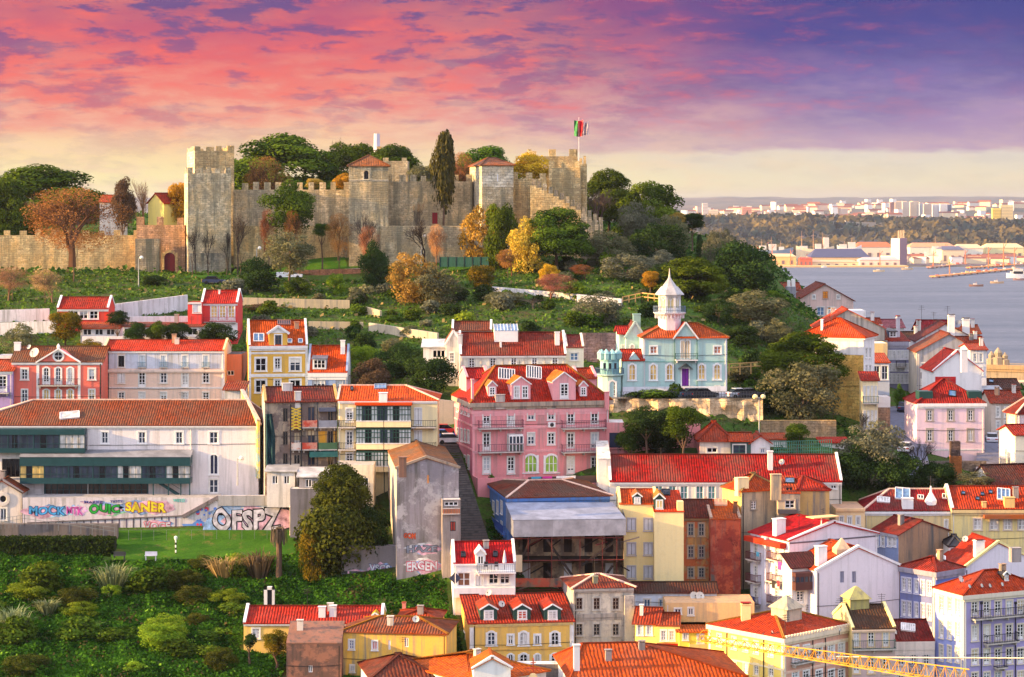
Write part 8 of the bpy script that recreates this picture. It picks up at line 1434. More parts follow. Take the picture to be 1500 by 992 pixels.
    for x, y, w_, c, l in ((1287.5, 398, 17, (214, 190, 150), 'leftmost small boat drifting on the open river'), (1329, 395, 17, (206, 180, 140), 'small boat nearest the low dark pier'), (1430, 419.5, 21, (150, 110, 90), 'dark wooden boat nearest the viewer'), (1460.5, 415, 20, (206, 170, 130), 'tan boat right of the dark wooden boat'), (1493, 410.5, 18, (170, 130, 120), 'brown boat below the white yacht'), (1207, 392, 8, (240, 230, 220), 'tiny white boat off the quay sheds')):
        D = F*EYE/(y-300)-8; ship(l, x-w_/2, x+w_/2, y-2.0, D, c, ((.5, 4),) if w_ > 19 else (), sb, 'boat', 'boat')
fartown()
# ---------------------------------------------------------------- vegetation
def lobes_crown(seed, n_lob, lob_r, n_leaf, leafsz, shape='ball', jit=.6):
    r = np.random.RandomState(seed); C = []; Rr = []
    for i in range(n_lob):
        while True:
            d = r.normal(size=3); d /= np.linalg.norm(d); k = r.uniform(.35, 1.)**.6
            if shape == 'dome' and d[2] < -.05: d[2] = -.15*r.uniform(0, 1)
            break
        rad = lob_r*r.uniform(.65, 1.25)
        if shape == 'ball': c = d*k*np.array([.5-rad*.75, .5-rad*.75, .5-rad*.7])+[0, 0, .5]
        elif shape == 'dome':
            k = r.uniform(.72, 1.); c = np.array([d[0]*k*(.5-rad*.6), d[1]*k*(.5-rad*.6), .12+abs(d[2])**.9*k*(.86-rad)])
        elif shape == 'col': z = (i+.5)/n_lob; c = np.array([r.normal(0, .10), r.normal(0, .10), .04+z*.9]); rad = lob_r*(math.sin(math.pi*min(1, .2+z*.8))**.7)*r.uniform(.8, 1.1)+.05
        C.append(c); Rr.append(rad)
    C = np.array(C); Rr = np.array(Rr); w_ = Rr**2; k = r.choice(n_lob, n_leaf, p=w_/w_.sum()); d = r.normal(size=(n_leaf, 3)); d /= np.linalg.norm(d, axis=1)[:, None]; d[:, 2] = np.where((d[:, 2] < -.3) & (r.uniform(size=n_leaf) < .6), -d[:, 2], d[:, 2])
    rr = Rr[k]*r.uniform(.55, 1.06, n_leaf)**.7; sc3 = np.array([1, 1, .8 if shape != 'col' else 1.6]); p = C[k]+d*rr[:, None]*sc3; lt = r.uniform(0, 1, n_lob); tint = np.clip(lt[k]*.65+r.uniform(0, .35, n_leaf), 0, 1); lo, hi = np.percentile(p, 1, axis=0), np.percentile(p, 99, axis=0); p = (p-lo)/(hi-lo)-[.5, .5, 0]
    return leafmesh(p, d, leafsz*r.uniform(.6, 1.35, n_leaf), tint, r, jit)
PAL = {'pine': ((20, 40, 14), (112, 130, 36)), 'green': ((32, 56, 20), (96, 120, 36)), 'dark': ((26, 44, 24), (64, 84, 38)), 'olive': ((72, 78, 54), (128, 126, 90)), 'gold': ((150, 116, 30), (222, 176, 56)), 'ogold': ((110, 100, 50), (206, 170, 80)), 'mimosa': ((130, 112, 40), (222, 184, 80)), 'grey': ((74, 80, 64), (128, 128, 104)), 'brown': ((72, 60, 48), (118, 96, 72)), 'orange': ((40, 66, 26), (150, 120, 30)), 'otree': ((30, 40, 18), (92, 96, 36)), 'cyp': ((24, 38, 22), (92, 82, 44)), 'lime': ((76, 106, 26), (140, 160, 46)), 'ivy': ((22, 40, 18), (46, 66, 28))}
PROTO = {}
def proto(kind, palname, var):
    k = (kind, palname, var)
    if k in PROTO: return PROTO[k]
    sd_ = hash((kind, var)) % 1000 if False else {'ball': 10, 'dome': 40, 'col': 70, 'loose': 100, 'shrub': 130, 'fuzz': 160}[kind]+var
    if kind == 'ball': me = lobes_crown(sd_, 34, .18, 9500, .04, jit=.5)
    elif kind == 'loose': me = lobes_crown(sd_, 40, .14, 7000, .036)
    elif kind == 'dome': me = lobes_crown(sd_, 90, .15, 30000, .032, 'dome', .35)
    elif kind == 'fuzz': me = lobes_crown(sd_, 46, .15, 12000, .015)
    elif kind == 'col': me = lobes_crown(sd_, 16, .34, 4500, .09, 'col')
    else: me = lobes_crown(sd_, 12, .27, 1500, .1)
    me.materials.append(leaf(*PAL[palname])); me.name = 'crown'; PROTO[k] = me; return me
def trunk_mesh(h, r, seed, forks=4, spread=.3, m=None, lean=0):
    rr = random.Random(seed); b = MB(); m = m or BARK; fk = h*rr.uniform(.5, .7); p0 = Vector((0, 0, -.8)); p1 = Vector((lean*fk*.5+rr.uniform(-.1, .1), rr.uniform(-.1, .1), fk*.5)); p2 = Vector((lean*fk+rr.uniform(-.2, .2), rr.uniform(-.2, .2), fk)); b.tube([p0, Vector((0, 0, .1)), p1, p2], [r*1.35, r, r*.8, r*.65], m, 7)
    for i in range(forks):
        a = 2*math.pi*i/forks+rr.uniform(-.4, .4); e = p2+Vector((math.cos(a)*spread*h, math.sin(a)*spread*h, (h-fk)*rr.uniform(.8, 1.25))); mid = p2*.5+e*.5+Vector((math.cos(a)*.1*h*spread, math.sin(a)*.1*h*spread, -.05*h)); b.tube([p2-Vector((0, 0, .1)), mid, e], [r*.5, r*.33, r*.15], m, 5)
    return b.mesh('trunk')
def bark(rgb):
    m, t, o = newmat("bark"); v = objvec(t); c0 = lin(rgb); n = t.noise(t.mapv(v, (6, 6, 1.2)), 1., 5, .7); c = t.mix(t.ramp(n, [(.35, 0), (.7, 1)]), tuple(x*.5 for x in c0), tuple(x*1.2 for x in c0)); bsdf(t, o, Base_Color=c, Roughness=.95, Normal=t.n('Bump', i={'Strength': .7, 'Distance': .06, 'Height': n}).outputs[0]); return m
BARK = bark((104, 82, 66)); BARKL = bark((150, 122, 98))
def bare_mesh(seed, m, spread=.5, depth=5, tuft=True):
    rr = random.Random(seed); b = MB()
    def grow(p, d, L, r, k):
        q = p+d*L*.55+Vector((rr.uniform(-.06, .06), rr.uniform(-.06, .06), 0))*L; e = p+d*L; n = 5 if k > 2 else 3
        b.tube([p, q, e], [r, r*.85, r*.62], m, n, cap=False)
        if k == 0: return
        for i in range(3 if k > 1 else 4):
            a = rr.uniform(0, 6.28); ax = d.orthogonal().normalized(); ax.rotate(Matrix.Rotation(a, 3, d)); nd = (d+ax*rr.uniform(.35, .8)*(spread*1.6)+Vector((0, 0, .18))).normalized(); grow(e if i else q, nd, L*rr.uniform(.62, .84), r*.62, k-1)
    grow(Vector((0, 0, 0)), Vector((0, 0, 1)), .2, .014, depth); v = np.array(b.v); lo, hi = v.min(0), v.max(0); s = np.array([1/(hi[0]-lo[0]), 1/(hi[1]-lo[1]), 1/hi[2]]); v = (v-[(lo[0]+hi[0])/2, (lo[1]+hi[1])/2, 0])*s; b.v = [tuple(x) for x in v]; return b.mesh('crown')
BAREM = {}
def bare(palc, var):
    k = (palc, var)
    if k not in BAREM: BAREM[k] = bare_mesh(var*7+3, bark(tuple(int(v*.62) for v in palc)), .5, 6)
    return BAREM[k]
cnt = [0]
def fuzz(c):
    nm = 'f%d_%d_%d' % c; PAL[nm] = (tuple(int(v*.6) for v in c), tuple(min(255, int(v*1.1)) for v in c)); return proto('fuzz', nm, 0)
def tree(kind, pal, px, pt, pb, wpx, D, label, group=None, cat='tree', name=None, lean=0, tr=True, dy=None, forks=4):
    cnt[0] += 1; i = cnt[0]; x = (px-750)/F*D; g = tz(x, D); zt, zb = zat(pt, D), zat(pb, D); W_ = wpx*D/F; zb = max(zb, g-.3) if zt-g > 1 else zb; h = max(.6, zt-zb)
    if kind in ('ball', 'loose', 'shrub') and zb-g < .5*h: zb = g-.2; h = zt-zb
    nm = name or {'dome': 'pine_tree', 'col': 'cypress_tree', 'bare': 'bare_tree', 'shrub': 'shrub', 'loose': 'olive_tree', 'ball': 'leafy_tree'}[kind]
    t = thing(nm, label, cat, (x, D, g), 0, group); rz = (i*1.7) % 6.28
    if kind == 'bare':
        o = link('crown', bare(pal, i % 3), t, (0, 0, max(0, zb-g)*.35)); o.scale = (W_, W_, zt-g-max(0, zb-g)*.35); o.rotation_euler = (0, 0, rz)
        link('trunk', trunk_mesh(max(1., (zt-g)*.4), .012*(zt-g)**.8+.04, i, 3, .14), t)
        if pal not in (GBR, DBR, PBR): q = link('twigs', fuzz(pal), t, (0, 0, (zt-g)*.36)); q.scale = (W_*.97, W_*.97, (zt-g)*.64)
        return t
    o = link('crown', proto(kind, pal, i % 3 if kind != 'col' else 0), t, (lean*(zb-g), 0, zb-g)); o.scale = (W_, dy or W_, h); o.rotation_euler = (0, 0, rz)
    if tr: link('trunk', trunk_mesh(max(1., zb-g+h*.45), (.12+.02*W_) if kind != 'col' else .3, i, 1 if kind == 'col' else forks, .0 if kind == 'col' else min(.4, W_*.3/max(1, zb-g+h*.5)), BARK, lean), t)
    return t
OBR = (170, 110, 66); GBR = (150, 132, 112); PBR = (176, 140, 120); DBR = (92, 74, 62)
TL = [
 # behind and around the castle
 ('dome', 'pine', 62, 248, 326, 172, 500, 'spreading stone pine crown behind the left castle wall'), ('dome', 'green', 12, 268, 356, 72, 480, 'second stone pine cut by the left edge above the castle wall'), ('bare', OBR, 108, 278, 350, 145, 428, 'huge brown bare tree spreading in front of the low castle wall'), ('ball', 'brown', 181, 264, 330, 34, 470, 'dark ragged tree beside the yellow gabled house'), ('bare', PBR, 205, 258, 330, 40, 475, 'thin pale bare tree left of the yellow gabled house'), ('ball', 'gold', 262, 270, 322, 34, 472, 'golden round tree between yellow house and tall tower'), ('dome', 'pine', 412, 203, 288, 165, 505, 'largest stone pine crown right of the tall castle keep'), ('bare', OBR, 390, 232, 280, 66, 478, 'copper coloured bare tree against the largest pine'), ('dome', 'pine', 517, 214, 288, 92, 510, 'stone pine crown left of the small pyramid roof'), ('dome', 'green', 575, 217, 284, 84, 492, 'sunlit stone pine crown behind the small pyramid roof'), ('ball', 'gold', 505, 255, 275, 30, 466, 'small golden bush on the curtain wall beside the roofed tower'), ('ball', 'ogold', 461, 262, 275, 24, 468, 'pale yellow bush showing above the curtain wall'), ('col', 'cyp', 649, 197, 298, 31, 450, 'tall dark cypress with a browned tip before the curtain wall'), ('dome', 'green', 712, 218, 272, 100, 500, 'low stone pine crown behind the second roofed tower'), ('bare', OBR, 676, 225, 262, 46, 480, 'copper bare tree right of the cypress tip'), ('ball', 'gold', 779, 226, 262, 50, 455, 'golden round tree in front of the flag tower'), ('bare', GBR, 491, 197, 235, 24, 520, 'wispy bare tree top on the skyline left of the pylon'), ('ball', 'olive', 622, 243, 270, 40, 470, 'olive grey bush left of the cypress behind the wall'),
 ('dome', 'pine', 892, 253, 322, 76, 486, 'dark stone pine right of the flag tower'), ('dome', 'pine', 955, 272, 348, 100, 478, 'sloping stone pine on the hill shoulder'), ('ball', 'dark', 1014, 313, 335, 34, 470, 'small dark round tree standing out at the end of the hill'), ('bare', PBR, 878, 276, 325, 70, 466, 'grey purple bare thicket tree under the dark stone pine'),
 # below the castle walls
 ('ball', 'green', 425, 271, 336, 68, 444, 'fresh green round tree against the curtain wall'), ('bare', OBR, 393, 308, 332, 25, 442, 'small orange bare tree left of the fresh green tree'), ('bare', OBR, 429, 309, 336, 25, 440, 'small orange bare tree in front of the fresh green tree'), ('bare', (206, 150, 84), 497, 314, 348, 38, 443, 'sunlit bare tree left of the roofed tower foot'), ('ball', 'green', 472, 328, 345, 24, 445, 'small green tree at the foot of the curtain wall'), ('bare', GBR, 535, 310, 370, 44, 441, 'tangled bare tree before the roofed tower'), ('bare', (206, 140, 96), 540, 332, 356, 30, 440, 'pinkish bare shrub before the roofed tower foot'), ('bare', DBR, 610, 318, 372, 52, 441, 'dark forked bare tree before the streaked curtain wall'), ('bare', (206, 140, 96), 640, 330, 378, 27, 439, 'orange bare tree below the red castle door'), ('bare', GBR, 612, 290, 330, 26, 447, 'pale bare tree high against the streaked curtain wall'), ('bare', DBR, 282, 326, 395, 26, 440, 'pruned bare tree at the left of the tall tower foot'), ('bare', DBR, 305, 335, 390, 22, 440, 'pruned bare tree at the middle of the tall tower foot'), ('bare', DBR, 332, 335, 390, 22, 440, 'pruned bare tree at the right of the tall tower foot'), ('bare', DBR, 352, 305, 398, 34, 439, 'tall grey bare tree right of the tall tower'),
 ('loose', 'olive', 424, 343, 398, 66, 414, 'grey green olive tree above the white pickup'), ('ball', 'dark', 548, 358, 420, 44, 420, 'dense dark round tree on the garden bank'), ('loose', 'ogold', 606, 374, 440, 72, 404, 'golden topped olive tree in the hillside garden'), ('loose', 'olive', 640, 392, 455, 60, 400, 'shaded olive tree right of the golden topped one'), ('loose', 'mimosa', 706, 306, 372, 60, 440, 'bright yellow mimosa tree under the second roofed tower'), ('ball', 'pine', 733, 302, 390, 42, 436, 'dark pine between the yellow mimosas'), ('loose', 'mimosa', 772, 324, 400, 54, 430, 'second yellow mimosa left of the umbrella pine'), ('dome', 'green', 815, 309, 372, 96, 432, 'round umbrella pine on the slope under the stepped wall'), ('bare', OBR, 744, 366, 400, 34, 425, 'orange bare tree below the yellow mimosas'), ('ball', 'gold', 805, 388, 412, 28, 420, 'small yellow tree above the pink bare tree'), ('bare', (196, 130, 104), 814, 402, 470, 56, 398, 'pink twigged bare tree behind the cream terrace house'), ('ball', 'orange', 705, 390, 420, 36, 415, 'mixed green and orange bush below the mesh fence'), ('ball', 'dark', 712, 418, 462, 34, 402, 'dark leafy tree above the terrace house roof'), ('loose', 'olive', 740, 428, 470, 56, 396, 'small olive tree behind the roof lantern'), ('bare', GBR, 780, 436, 480, 34, 392, 'thin grey bare tree behind the roof lantern'), ('loose', 'grey', 878, 432, 482, 66, 384, 'grey olive tree behind the turquoise turret'), ('bare', OBR, 852, 388, 420, 34, 420, 'copper bare shrub by the white path wall'),
 # right flank of the hill
 ('loose', 'olive', 890, 340, 392, 70, 440, 'golden grey olive tree under the stepped wall end'), ('loose', 'grey', 935, 300, 350, 60, 458, 'grey tree in the saddle below the dark pines'), ('loose', 'dark', 960, 330, 382, 74, 446, 'shaded tree in the middle of the hill flank'), ('loose', 'olive', 985, 318, 372, 56, 456, 'olive tree near the hill end with yellowish top'), ('ball', 'ogold', 992, 312, 326, 24, 460, 'small golden topped bush near the hill end'), ('loose', 'grey', 920, 374, 420, 72, 424, 'silver grey shrub tree above the wooden fence'), ('loose', 'grey', 968, 368, 408, 48, 430, 'silver grey tree behind the lantern spire'), ('dome', 'pine', 1012, 380, 428, 96, 410, 'broad stone pine behind the villa lantern tower'), ('dome', 'dark', 975, 388, 436, 66, 412, 'dark pine left of the lantern spire'), ('ball', 'gold', 953, 398, 420, 24, 408, 'yellow bush left of the lantern spire'), ('ball', 'dark', 1090, 358, 452, 88, 425, 'big dark round tree silhouetted against the river'), ('loose', 'grey', 1060, 340, 390, 50, 440, 'grey tree left of the big dark round tree'), ('col', 'dark', 1025, 345, 378, 9, 445, 'small dark cypress point on the hill end'), ('loose', 'olive', 1102, 428, 505, 98, 392, 'large olive tree hanging over the villa garden'), ('loose', 'dark', 1052, 440, 500, 50, 388, 'shaded olive tree just right of the villa roof'), ('ball', 'dark', 1085, 478, 545, 52, 380, 'dark hollow shaded tree below the large olive'), ('dome', 'pine', 1176, 491, 552, 116, 346, 'round topped stone pine in front of the ochre stone house'), ('loose', 'olive', 1172, 535, 625, 106, 335, 'wide grey olive tree beneath the stone pine'), ('loose', 'dark', 1138, 550, 612, 50, 338, 'dark tree beside the lamp post'), ('loose', 'olive', 1140, 470, 510, 44, 385, 'small olive tree above the garden fence'),
 ('ball', 'dark', 948, 597, 632, 58, 311, 'slim trunked dark tree nearest the pink mansion'), ('ball', 'green', 1000, 597, 640, 52, 309, 'slim trunked green tree before the rocky wall'), ('ball', 'ivy', 925, 622, 660, 44, 312, 'dark ivy mass left of the slim trees'), ('ball', 'ivy', 975, 618, 668, 70, 315, 'dark ivy mass between the slim trees'), ('ball', 'green', 1168, 622, 650, 34, 314, 'small green tree behind the green railing'), ('loose', 'grey', 1280, 622, 700, 88, 312, 'big grey olive tree below the shaded lane'), ('ball', 'dark', 1255, 655, 730, 70, 310, 'dark bush mass right of the long red roof'), ('ball', 'dark', 1310, 668, 722, 72, 309, 'dark green bush mass above the right terrace roofs'), ('bare', DBR, 1350, 640, 700, 44, 312, 'dark twisted bare tree before the pale pink house'), ('bare', DBR, 1262, 602, 650, 36, 326, 'small bare tree before the ochre stone wall'), ('ball', 'dark', 1372, 680, 720, 60, 310, 'dark bush left of the ruined chimney stack'), ('loose', 'olive', 1430, 692, 716, 56, 308, 'low olive bush above the bright red terrace roof'), ('ball', 'green', 1318, 565, 590, 18, 372, 'small green tree in the shaded lane'), 
 # gardens on the left
 ('ball', 'orange', 96, 458, 496, 44, 370, 'orange tree left of the low red garden annex'), ('ball', 'dark', 172, 456, 476, 30, 368, 'dark citrus tree in front of the red garden house'), ('ball', 'orange', 132, 498, 522, 32, 362, 'orange tree behind the salmon palace pediment'), ('loose', 'olive', 32, 476, 510, 52, 368, 'grey green bush behind the salmon palace roof'), ('ball', 'dark', 200, 473, 500, 34, 363, 'leftmost dark citrus tree behind the cream house'), ('ball', 'green', 232, 472, 500, 32, 363, 'middle citrus tree behind the cream house'), ('ball', 'dark', 262, 474, 500, 38, 363, 'third dark citrus tree behind the cream house'), ('ball', 'dark', 318, 474, 505, 54, 363, 'wide dark tree below the bright coral house'), ('bare', (196, 150, 110), 18, 392, 450, 52, 404, 'pale sunlit bare tree at the far left edge'), ('bare', (196, 150, 110), 66, 396, 455, 46, 402, 'pale pruned bare tree below the brown giant'), ('ball', 'dark', 378, 380, 432, 52, 418, 'dark leafy tree left of the white pickup'), ('ball', 'green', 435, 408, 438, 36, 413, 'green bush tree under the white pickup'), ('ball', 'lime', 492, 402, 432, 24, 414, 'lime green small tree below the pale graffitied wall'), ('ball', 'lime', 408, 450, 466, 20, 396, 'lime shrub tree in the walled garden'), ('ball', 'brown', 380, 446, 466, 56, 398, 'purple brown shrub in the walled garden'), ('ball', 'lime', 532, 508, 540, 44, 360, 'lime leaved tree behind the small blue house'), ('ball', 'brown', 543, 528, 566, 50, 352, 'brown leafless thicket tree behind the veranda block'), ('ball', 'dark', 590, 505, 560, 60, 356, 'dark leafy tree between thicket and magnolia'), ('ball', 'dark', 629, 525, 606, 66, 342, 'glossy dark magnolia left of the cream gabled cottage'), ('ball', 'green', 574, 462, 480, 34, 390, 'green garden shrub tree right of the rock pile'), ('ball', 'grey', 522, 430, 446, 24, 404, 'pale flowering bush above the rock pile'), ('ball', 'dark', 226, 404, 424, 34, 424, 'round green bush right of the lamp post by the gate'),
 # foreground
 ('dome', 'otree', 500, 683, 742, 78, 295, 'tall light green crown rising above the foreground tree'), ('ball', 'otree', 498, 722, 838, 116, 291, 'big bushy tree in front of the yard walls'), ('ball', 'orange', 458, 772, 832, 38, 289, 'yellowish bush at the left foot of the bushy tree'), ('ball', 'dark', 545, 745, 820, 50, 292, 'dark right shoulder tree beside the grey gabled house'), ('ball', 'orange', 405, 924, 958, 38, 262, 'orange flecked bush at the corner of the yellow farmhouse'), ('shrub', 'dark', 366, 930, 948, 20, 263, 'small bush against the yellow farmhouse window'), ('ball', 'green', 1030, 566, 582, 0.1, 335, ''),
]
for a in TL:
    if a[-1]: tree(*a)
tree('shrub', 'dark', 985, 563, 581, 26, 334.5, 'rounded dark bush left of the villa front steps', cat='shrub', tr=False); tree('shrub', 'green', 960, 572, 583, 50, 334.3, 'low flower bed hedge under the villa windows', cat='shrub', tr=False); tree('shrub', 'dark', 930, 574, 583, 30, 334.4, 'low dark hedge beside the villa wing', cat='shrub', tr=False)
def palm():
    t = thing('palm_tree', 'dead palm with a drooping brown head on the slope edge', 'palm tree', ground(408, 290)); zt = zat(782, 290)-t.location.z; z = MB(); z.tube([(0, 0, -1), (.1, 0, zt*.5), (0, 0, zt)], [.45, .36, .4], BARK, 8); z.obj('trunk', t); b = MB(); rr = random.Random(3); m = bark((96, 82, 66))
    for i in range(60): a = rr.uniform(0, 6.28); L = rr.uniform(.7, 1.3); z0 = zt+rr.uniform(-.1, .8); b.bar((0, 0, z0), (math.cos(a)*L*.8, math.sin(a)*L*.8, z0+.25*rr.random()), .1, .04, m); b.bar((math.cos(a)*L*.8, math.sin(a)*L*.8, z0+.1), (math.cos(a)*L*.9, math.sin(a)*L*.9, z0-L*1.3), .12, .04, m)
    b.obj('crown', t)
palm()
def hedge():
    t = thing('hedge', 'long clipped dark hedge at the top of the overgrown slope', 'hedge', ground(80, 299)); r = np.random.RandomState(5); n = 9000; x0, x1 = at(-20, 800, 299).x-t.location.x, at(167, 800, 299).x-t.location.x; x = r.uniform(x0, x1, n); y = r.uniform(0, 2.2, n); h = zat(791, 299)-t.location.z; z = np.where(r.uniform(size=n) < .4, h, r.uniform(-1.5, h, n)); y = np.where(z < h-.1, np.where(r.uniform(size=n) < .8, 0, 2.2), y)
    p = np.stack([x, y+r.normal(0, .14, n), z+r.normal(0, .14, n)], 1); nr = np.stack([0*x, np.where(z < h-.1, -1, 0), np.where(z < h-.1, .2, 1)], 1).astype(float); me = leafmesh(p, nr, r.uniform(.2, .42, n), r.uniform(0, 1, n), r); me.materials.append(leaf((30, 48, 22), (64, 84, 34))); link('foliage', me, t)
    b = MB(); b.box(x0, x1, .15, 2.05, -2, h-.15, paint((26, 34, 20), .95)); b.obj('branches', t)
hedge()
def reeds(label, px, D, w_, h, pal):
    t = thing('reed_clump', label, 'reeds', ground(px, D)); r = random.Random(int(px)); b = MB(); m = leaf(*pal)
    for i in range(170):
        a = r.uniform(0, 6.28); k = r.random()**.6; x, y = math.cos(a)*w_*.25*k, math.sin(a)*w_*.25*k; L = h*r.uniform(.7, 1.1); q = Vector((x+math.cos(a)*w_*.3*k, y+math.sin(a)*w_*.3*k, L*.75)); e = q+Vector((math.cos(a)*w_*.2, math.sin(a)*w_*.2, L*r.uniform(-.1, .2))); s = Vector((-math.sin(a), math.cos(a), 0))*.07; p = Vector((x, y, -.2)); b.face([p-s, p+s, q+s, q-s], m); b.face([q-s, q+s, e], m)
    me = b.mesh('blades'); at_ = me.attributes.new('tint', 'FLOAT', 'FACE'); at_.data.foreach_set('value', np.random.RandomState(1).uniform(0, 1, len(me.polygons)).astype(np.float32)); link('blades', me, t)
RD = ((86, 104, 66), (150, 160, 116)); reeds('tall silvery reed clump in the middle of the overgrown slope', 165, 287, 5, 3.4, RD); reeds('silvery reed clump at the left edge of the slope', 18, 273, 5, 3.2, RD); reeds('small reed clump low on the overgrown slope', 70, 279, 3, 2., RD); reeds('dry straw reed clump beside the palm', 330, 291, 5, 3., ((120, 100, 66), (170, 140, 96))); reeds('brown dry creeper clump left of the palm', 380, 291, 4.5, 3.6, ((84, 72, 54), (126, 108, 80)))
# low shrubs nobody can tell apart, spread over the garden slope
def shrubs():
    r = random.Random(17); n = 0; pals = ['dark', 'green', 'olive', 'green', 'grey', 'lime']
    while n < 120:
        px = r.uniform(330, 1160); D = r.uniform(352, 450)
        x = (px-750)/F*D; g = tz(x, D); py = 300+(EYE-g)*F/D
        if any(-2.5 < (lambda q: q.x)(b.Rm @ (Vector((x, D, 0))-b.loc)) < b.W+2.5 and -2.5 < (b.Rm @ (Vector((x, D, 0))-b.loc)).y < b.d+2.5 for b in BLDS): continue
        if px < 700 and 418 < D < 448: continue
        w_ = r.uniform(1.6, 4.2); h = w_*r.uniform(.6, .9); t = thing('shrub', 'low rounded shrub in the overgrown garden slope below the castle', 'shrub', (x, D, g), 0, 'shrubs of the castle hill gardens'); o = link('foliage', proto('shrub', pals[r.randrange(6)], n % 3), t, (0, 0, -.3)); o.scale = (w_, w_, h); o.rotation_euler = (0, 0, r.uniform(0, 6)); n += 1
shrubs()
def slope_shrubs():
    r = random.Random(5)
    for i in range(34):
        px, D = r.uniform(-10, 350), r.uniform(261, 295); x = (px-750)/F*D; w_ = r.uniform(2.2, 5.2); t = thing('shrub', 'dark overgrown shrub on the wild green slope below the convent lawn', 'shrub', (x, D, tz(x, D)), 0, 'shrubs of the overgrown slope'); o = link('foliage', proto(['shrub', 'loose'][i % 2], ['green', 'otree', 'green', 'lime'][i % 4], i % 3), t, (0, 0, -.4)); o.scale = (w_, w_, w_*r.uniform(.4, .75)); o.rotation_euler = (0, 0, r.uniform(0, 6))
slope_shrubs()
def cover():
    r = np.random.RandomState(12)
    def scatter(n, x0, x1, y0, y1, sz, hmax, palm_, thr, name, sd2):
        x = r.uniform(x0, x1, n); y = r.uniform(y0, y1, n); k = fnoise(x, y, 9, sd2)+r.normal(0, .35, n) > thr; x, y = x[k], y[k]; ok = np.ones(len(x), bool)
        for b in BLDS:
            c, s = math.cos(-b.yaw), math.sin(-b.yaw); dx, dy = x-b.loc.x, y-b.loc.y; lx, ly = dx*c-dy*s, dx*s+dy*c; ok &= ~((lx > -.6) & (lx < b.W+.6) & (ly > -.8) & (ly < b.d+.6))
        px = x/y*F+750; ok &= ~((px > 150) & (px < 432) & (y > 297) & (y < 307)); ok &= ~((px > 640) & (px < 712) & (y > 286) & (y < 345)); ok &= ~((px > 890) & (px < 1120) & (y > 331) & (y < 340)); ok &= ~((px > 1285) & (px < 1340) & (y > 312) & (y < 430)) ; ok &= ~((px > 1440) & (y > 314) & (y < 360)); ok &= ~((px > 355) & (px < 690) & (y > 438) & (y < 452))
        x, y = x[ok], y[ok]; n = len(x); f = fnoise(x, y, 5.5, sd2+1); z = terr(x, y)+r.uniform(0, 1, n)*hmax*np.clip(.5+.5*f, .1, 1.2); p = np.stack([x, y, z], 1); nr = np.stack([r.normal(0, .5, n), r.normal(-.45, .5, n), np.abs(r.normal(.8, .4, n))], 1)
        me = leafmesh(p, nr, sz*r.uniform(.5, 1.4, n), np.clip(.4+.3*fnoise(x, y, 14, sd2+2)+.3*fnoise(x, y, 3.5, sd2+3)+r.normal(0, .18, n), 0, 1), r, .7); me.materials.append(leaf(*palm_)); tag(link(name, me), kind='stuff')
    scatter(190000, -68, 2, 250, 302, .32, .8, ((24, 52, 16), (76, 118, 34)), -.9, 'undergrowth', 31); scatter(26000, -68, 2, 250, 300, .3, 1.1, ((70, 66, 40), (116, 108, 66)), .55, 'dry_undergrowth', 53)
    scatter(6000, -68, 2, 252, 300, .36, 1.5, ((96, 128, 40), (130, 168, 56)), .75, 'undergrowth', 47)
    scatter(150000, -130, 95, 330, 470, .45, .6, ((42, 70, 26), (104, 138, 50)), -.25, 'garden_ground_cover', 61)
    scatter(30000, 20, 175, 262, 345, .5, .8, ((32, 50, 24), (80, 100, 44)), -.2, 'garden_ground_cover', 75)
    scatter(60000, -150, 190, 440, 640, .8, 1.5, ((34, 58, 22), (84, 108, 44)), -.9, 'garden_ground_cover', 91)
    scatter(14000, -130, 95, 340, 470, .6, 1.0, ((110, 92, 60), (150, 130, 90)), .5, 'dry_ground_cover', 83)
cover()
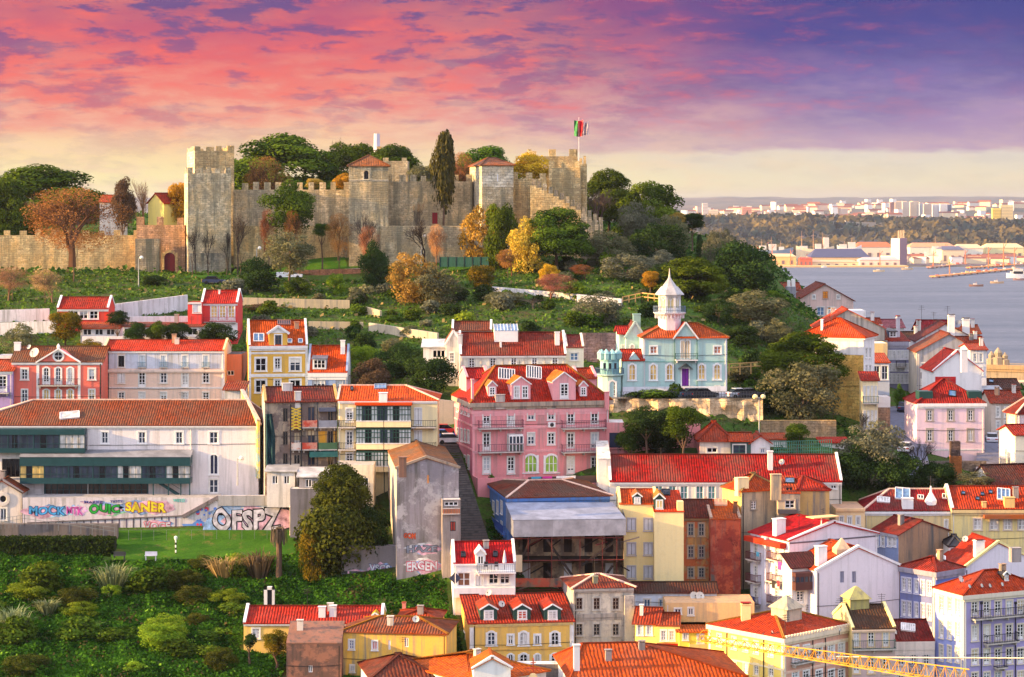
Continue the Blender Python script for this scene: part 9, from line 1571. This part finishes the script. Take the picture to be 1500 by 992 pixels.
# ---------------------------------------------------------------- rooftop clutter
def clutter():
    r = random.Random(23)
    for b in BLDS:
        nm = b.root.name.split('.')[0]
        if not b.planes or b.loc.y > 420 or b.W < 5 or nm.endswith('wall') or 'tower' in nm or 'castle' in nm or not hasattr(b, 'roofobj'): continue
        P, n = b.planes[0]
        if b.W > 6 and b.loc.y > 255:
            u = r.choice((.25, b.W-.25)); z = MB(); z.tube([(u, -.1, 0), (u, -.1, b.H-.3)], [.055, .055], r.choice([DARKM, WPL, WOLD]), 5); z.obj('drainpipe', b.root)
            v = b.H*r.uniform(.45, .8); z = MB(); z.bar((0, -.05, v), (b.W*.5, -.06, v-.12), .03, .05, DARKM); z.bar((b.W*.5, -.06, v-.12), (b.W, -.05, v+.1), .03, .05, DARKM); z.obj('cable', b.root)
        if n.z > .995: continue
        for _ in range(1+(b.W > 11)):
            u, v = r.uniform(.15, .85), r.uniform(.45, .9); q = P[0].lerp(P[1], u).lerp(P[2 if len(P) == 3 else 3].lerp(P[2], u), v); z = MB(); k = r.random()
            if k < .62:
                h = r.uniform(1.3, 2.8); z.tube([(0, 0, -.3), (0, 0, h)], [.035, .025], DARKM, 4)
                for j in range(3):
                    z.bar((-.5+.1*j, 0, h-.15-.22*j), (.5-.1*j, 0, h-.15-.22*j), .03, .03, DARKM)
                    for x in (-.35, 0, .35): z.bar((x, -.22, h-.15-.22*j), (x, .22, h-.15-.22*j), .02, .02, DARKM)
                z.obj('antenna', b.root, q, r.uniform(-.8, .8))
            elif k < .85:
                h = r.uniform(.6, 1.2); m = plaster(r.choice([(214, 206, 196), (190, 150, 120), (160, 150, 146)]), .7); z.box(-.35, .35, -.25, .25, -.6, h, m); z.box(-.42, .42, -.32, .32, h+.12, h+.2, m); z.box(-.3, -.2, -.2, .2, h, h+.12, m); z.box(.2, .3, -.2, .2, h, h+.12, m); z.obj('chimney', b.root, q)
            else: dish(b.root, q, .4, r.uniform(-.8, .8))
clutter()
# ---------------------------------------------------------------- air
def haze():
    m = bpy.data.materials.new("haze"); m.use_nodes = True; m.node_tree.nodes.clear(); t = NT(m.node_tree); o = t.n('OutputMaterial'); v = t.n('VolumePrincipled', i={'Color': (.82, .84, .95, 1), 'Density': HAZE, 'Anisotropy': .55}); t.l.new(v.outputs[0], o.inputs['Volume'])
    b = MB(); b.box(-16000, 16000, -30, 17500, -8, 185, m); ob = b.obj('haze'); tag(ob, kind='stuff')
HAZE = 3.3e-5
haze()
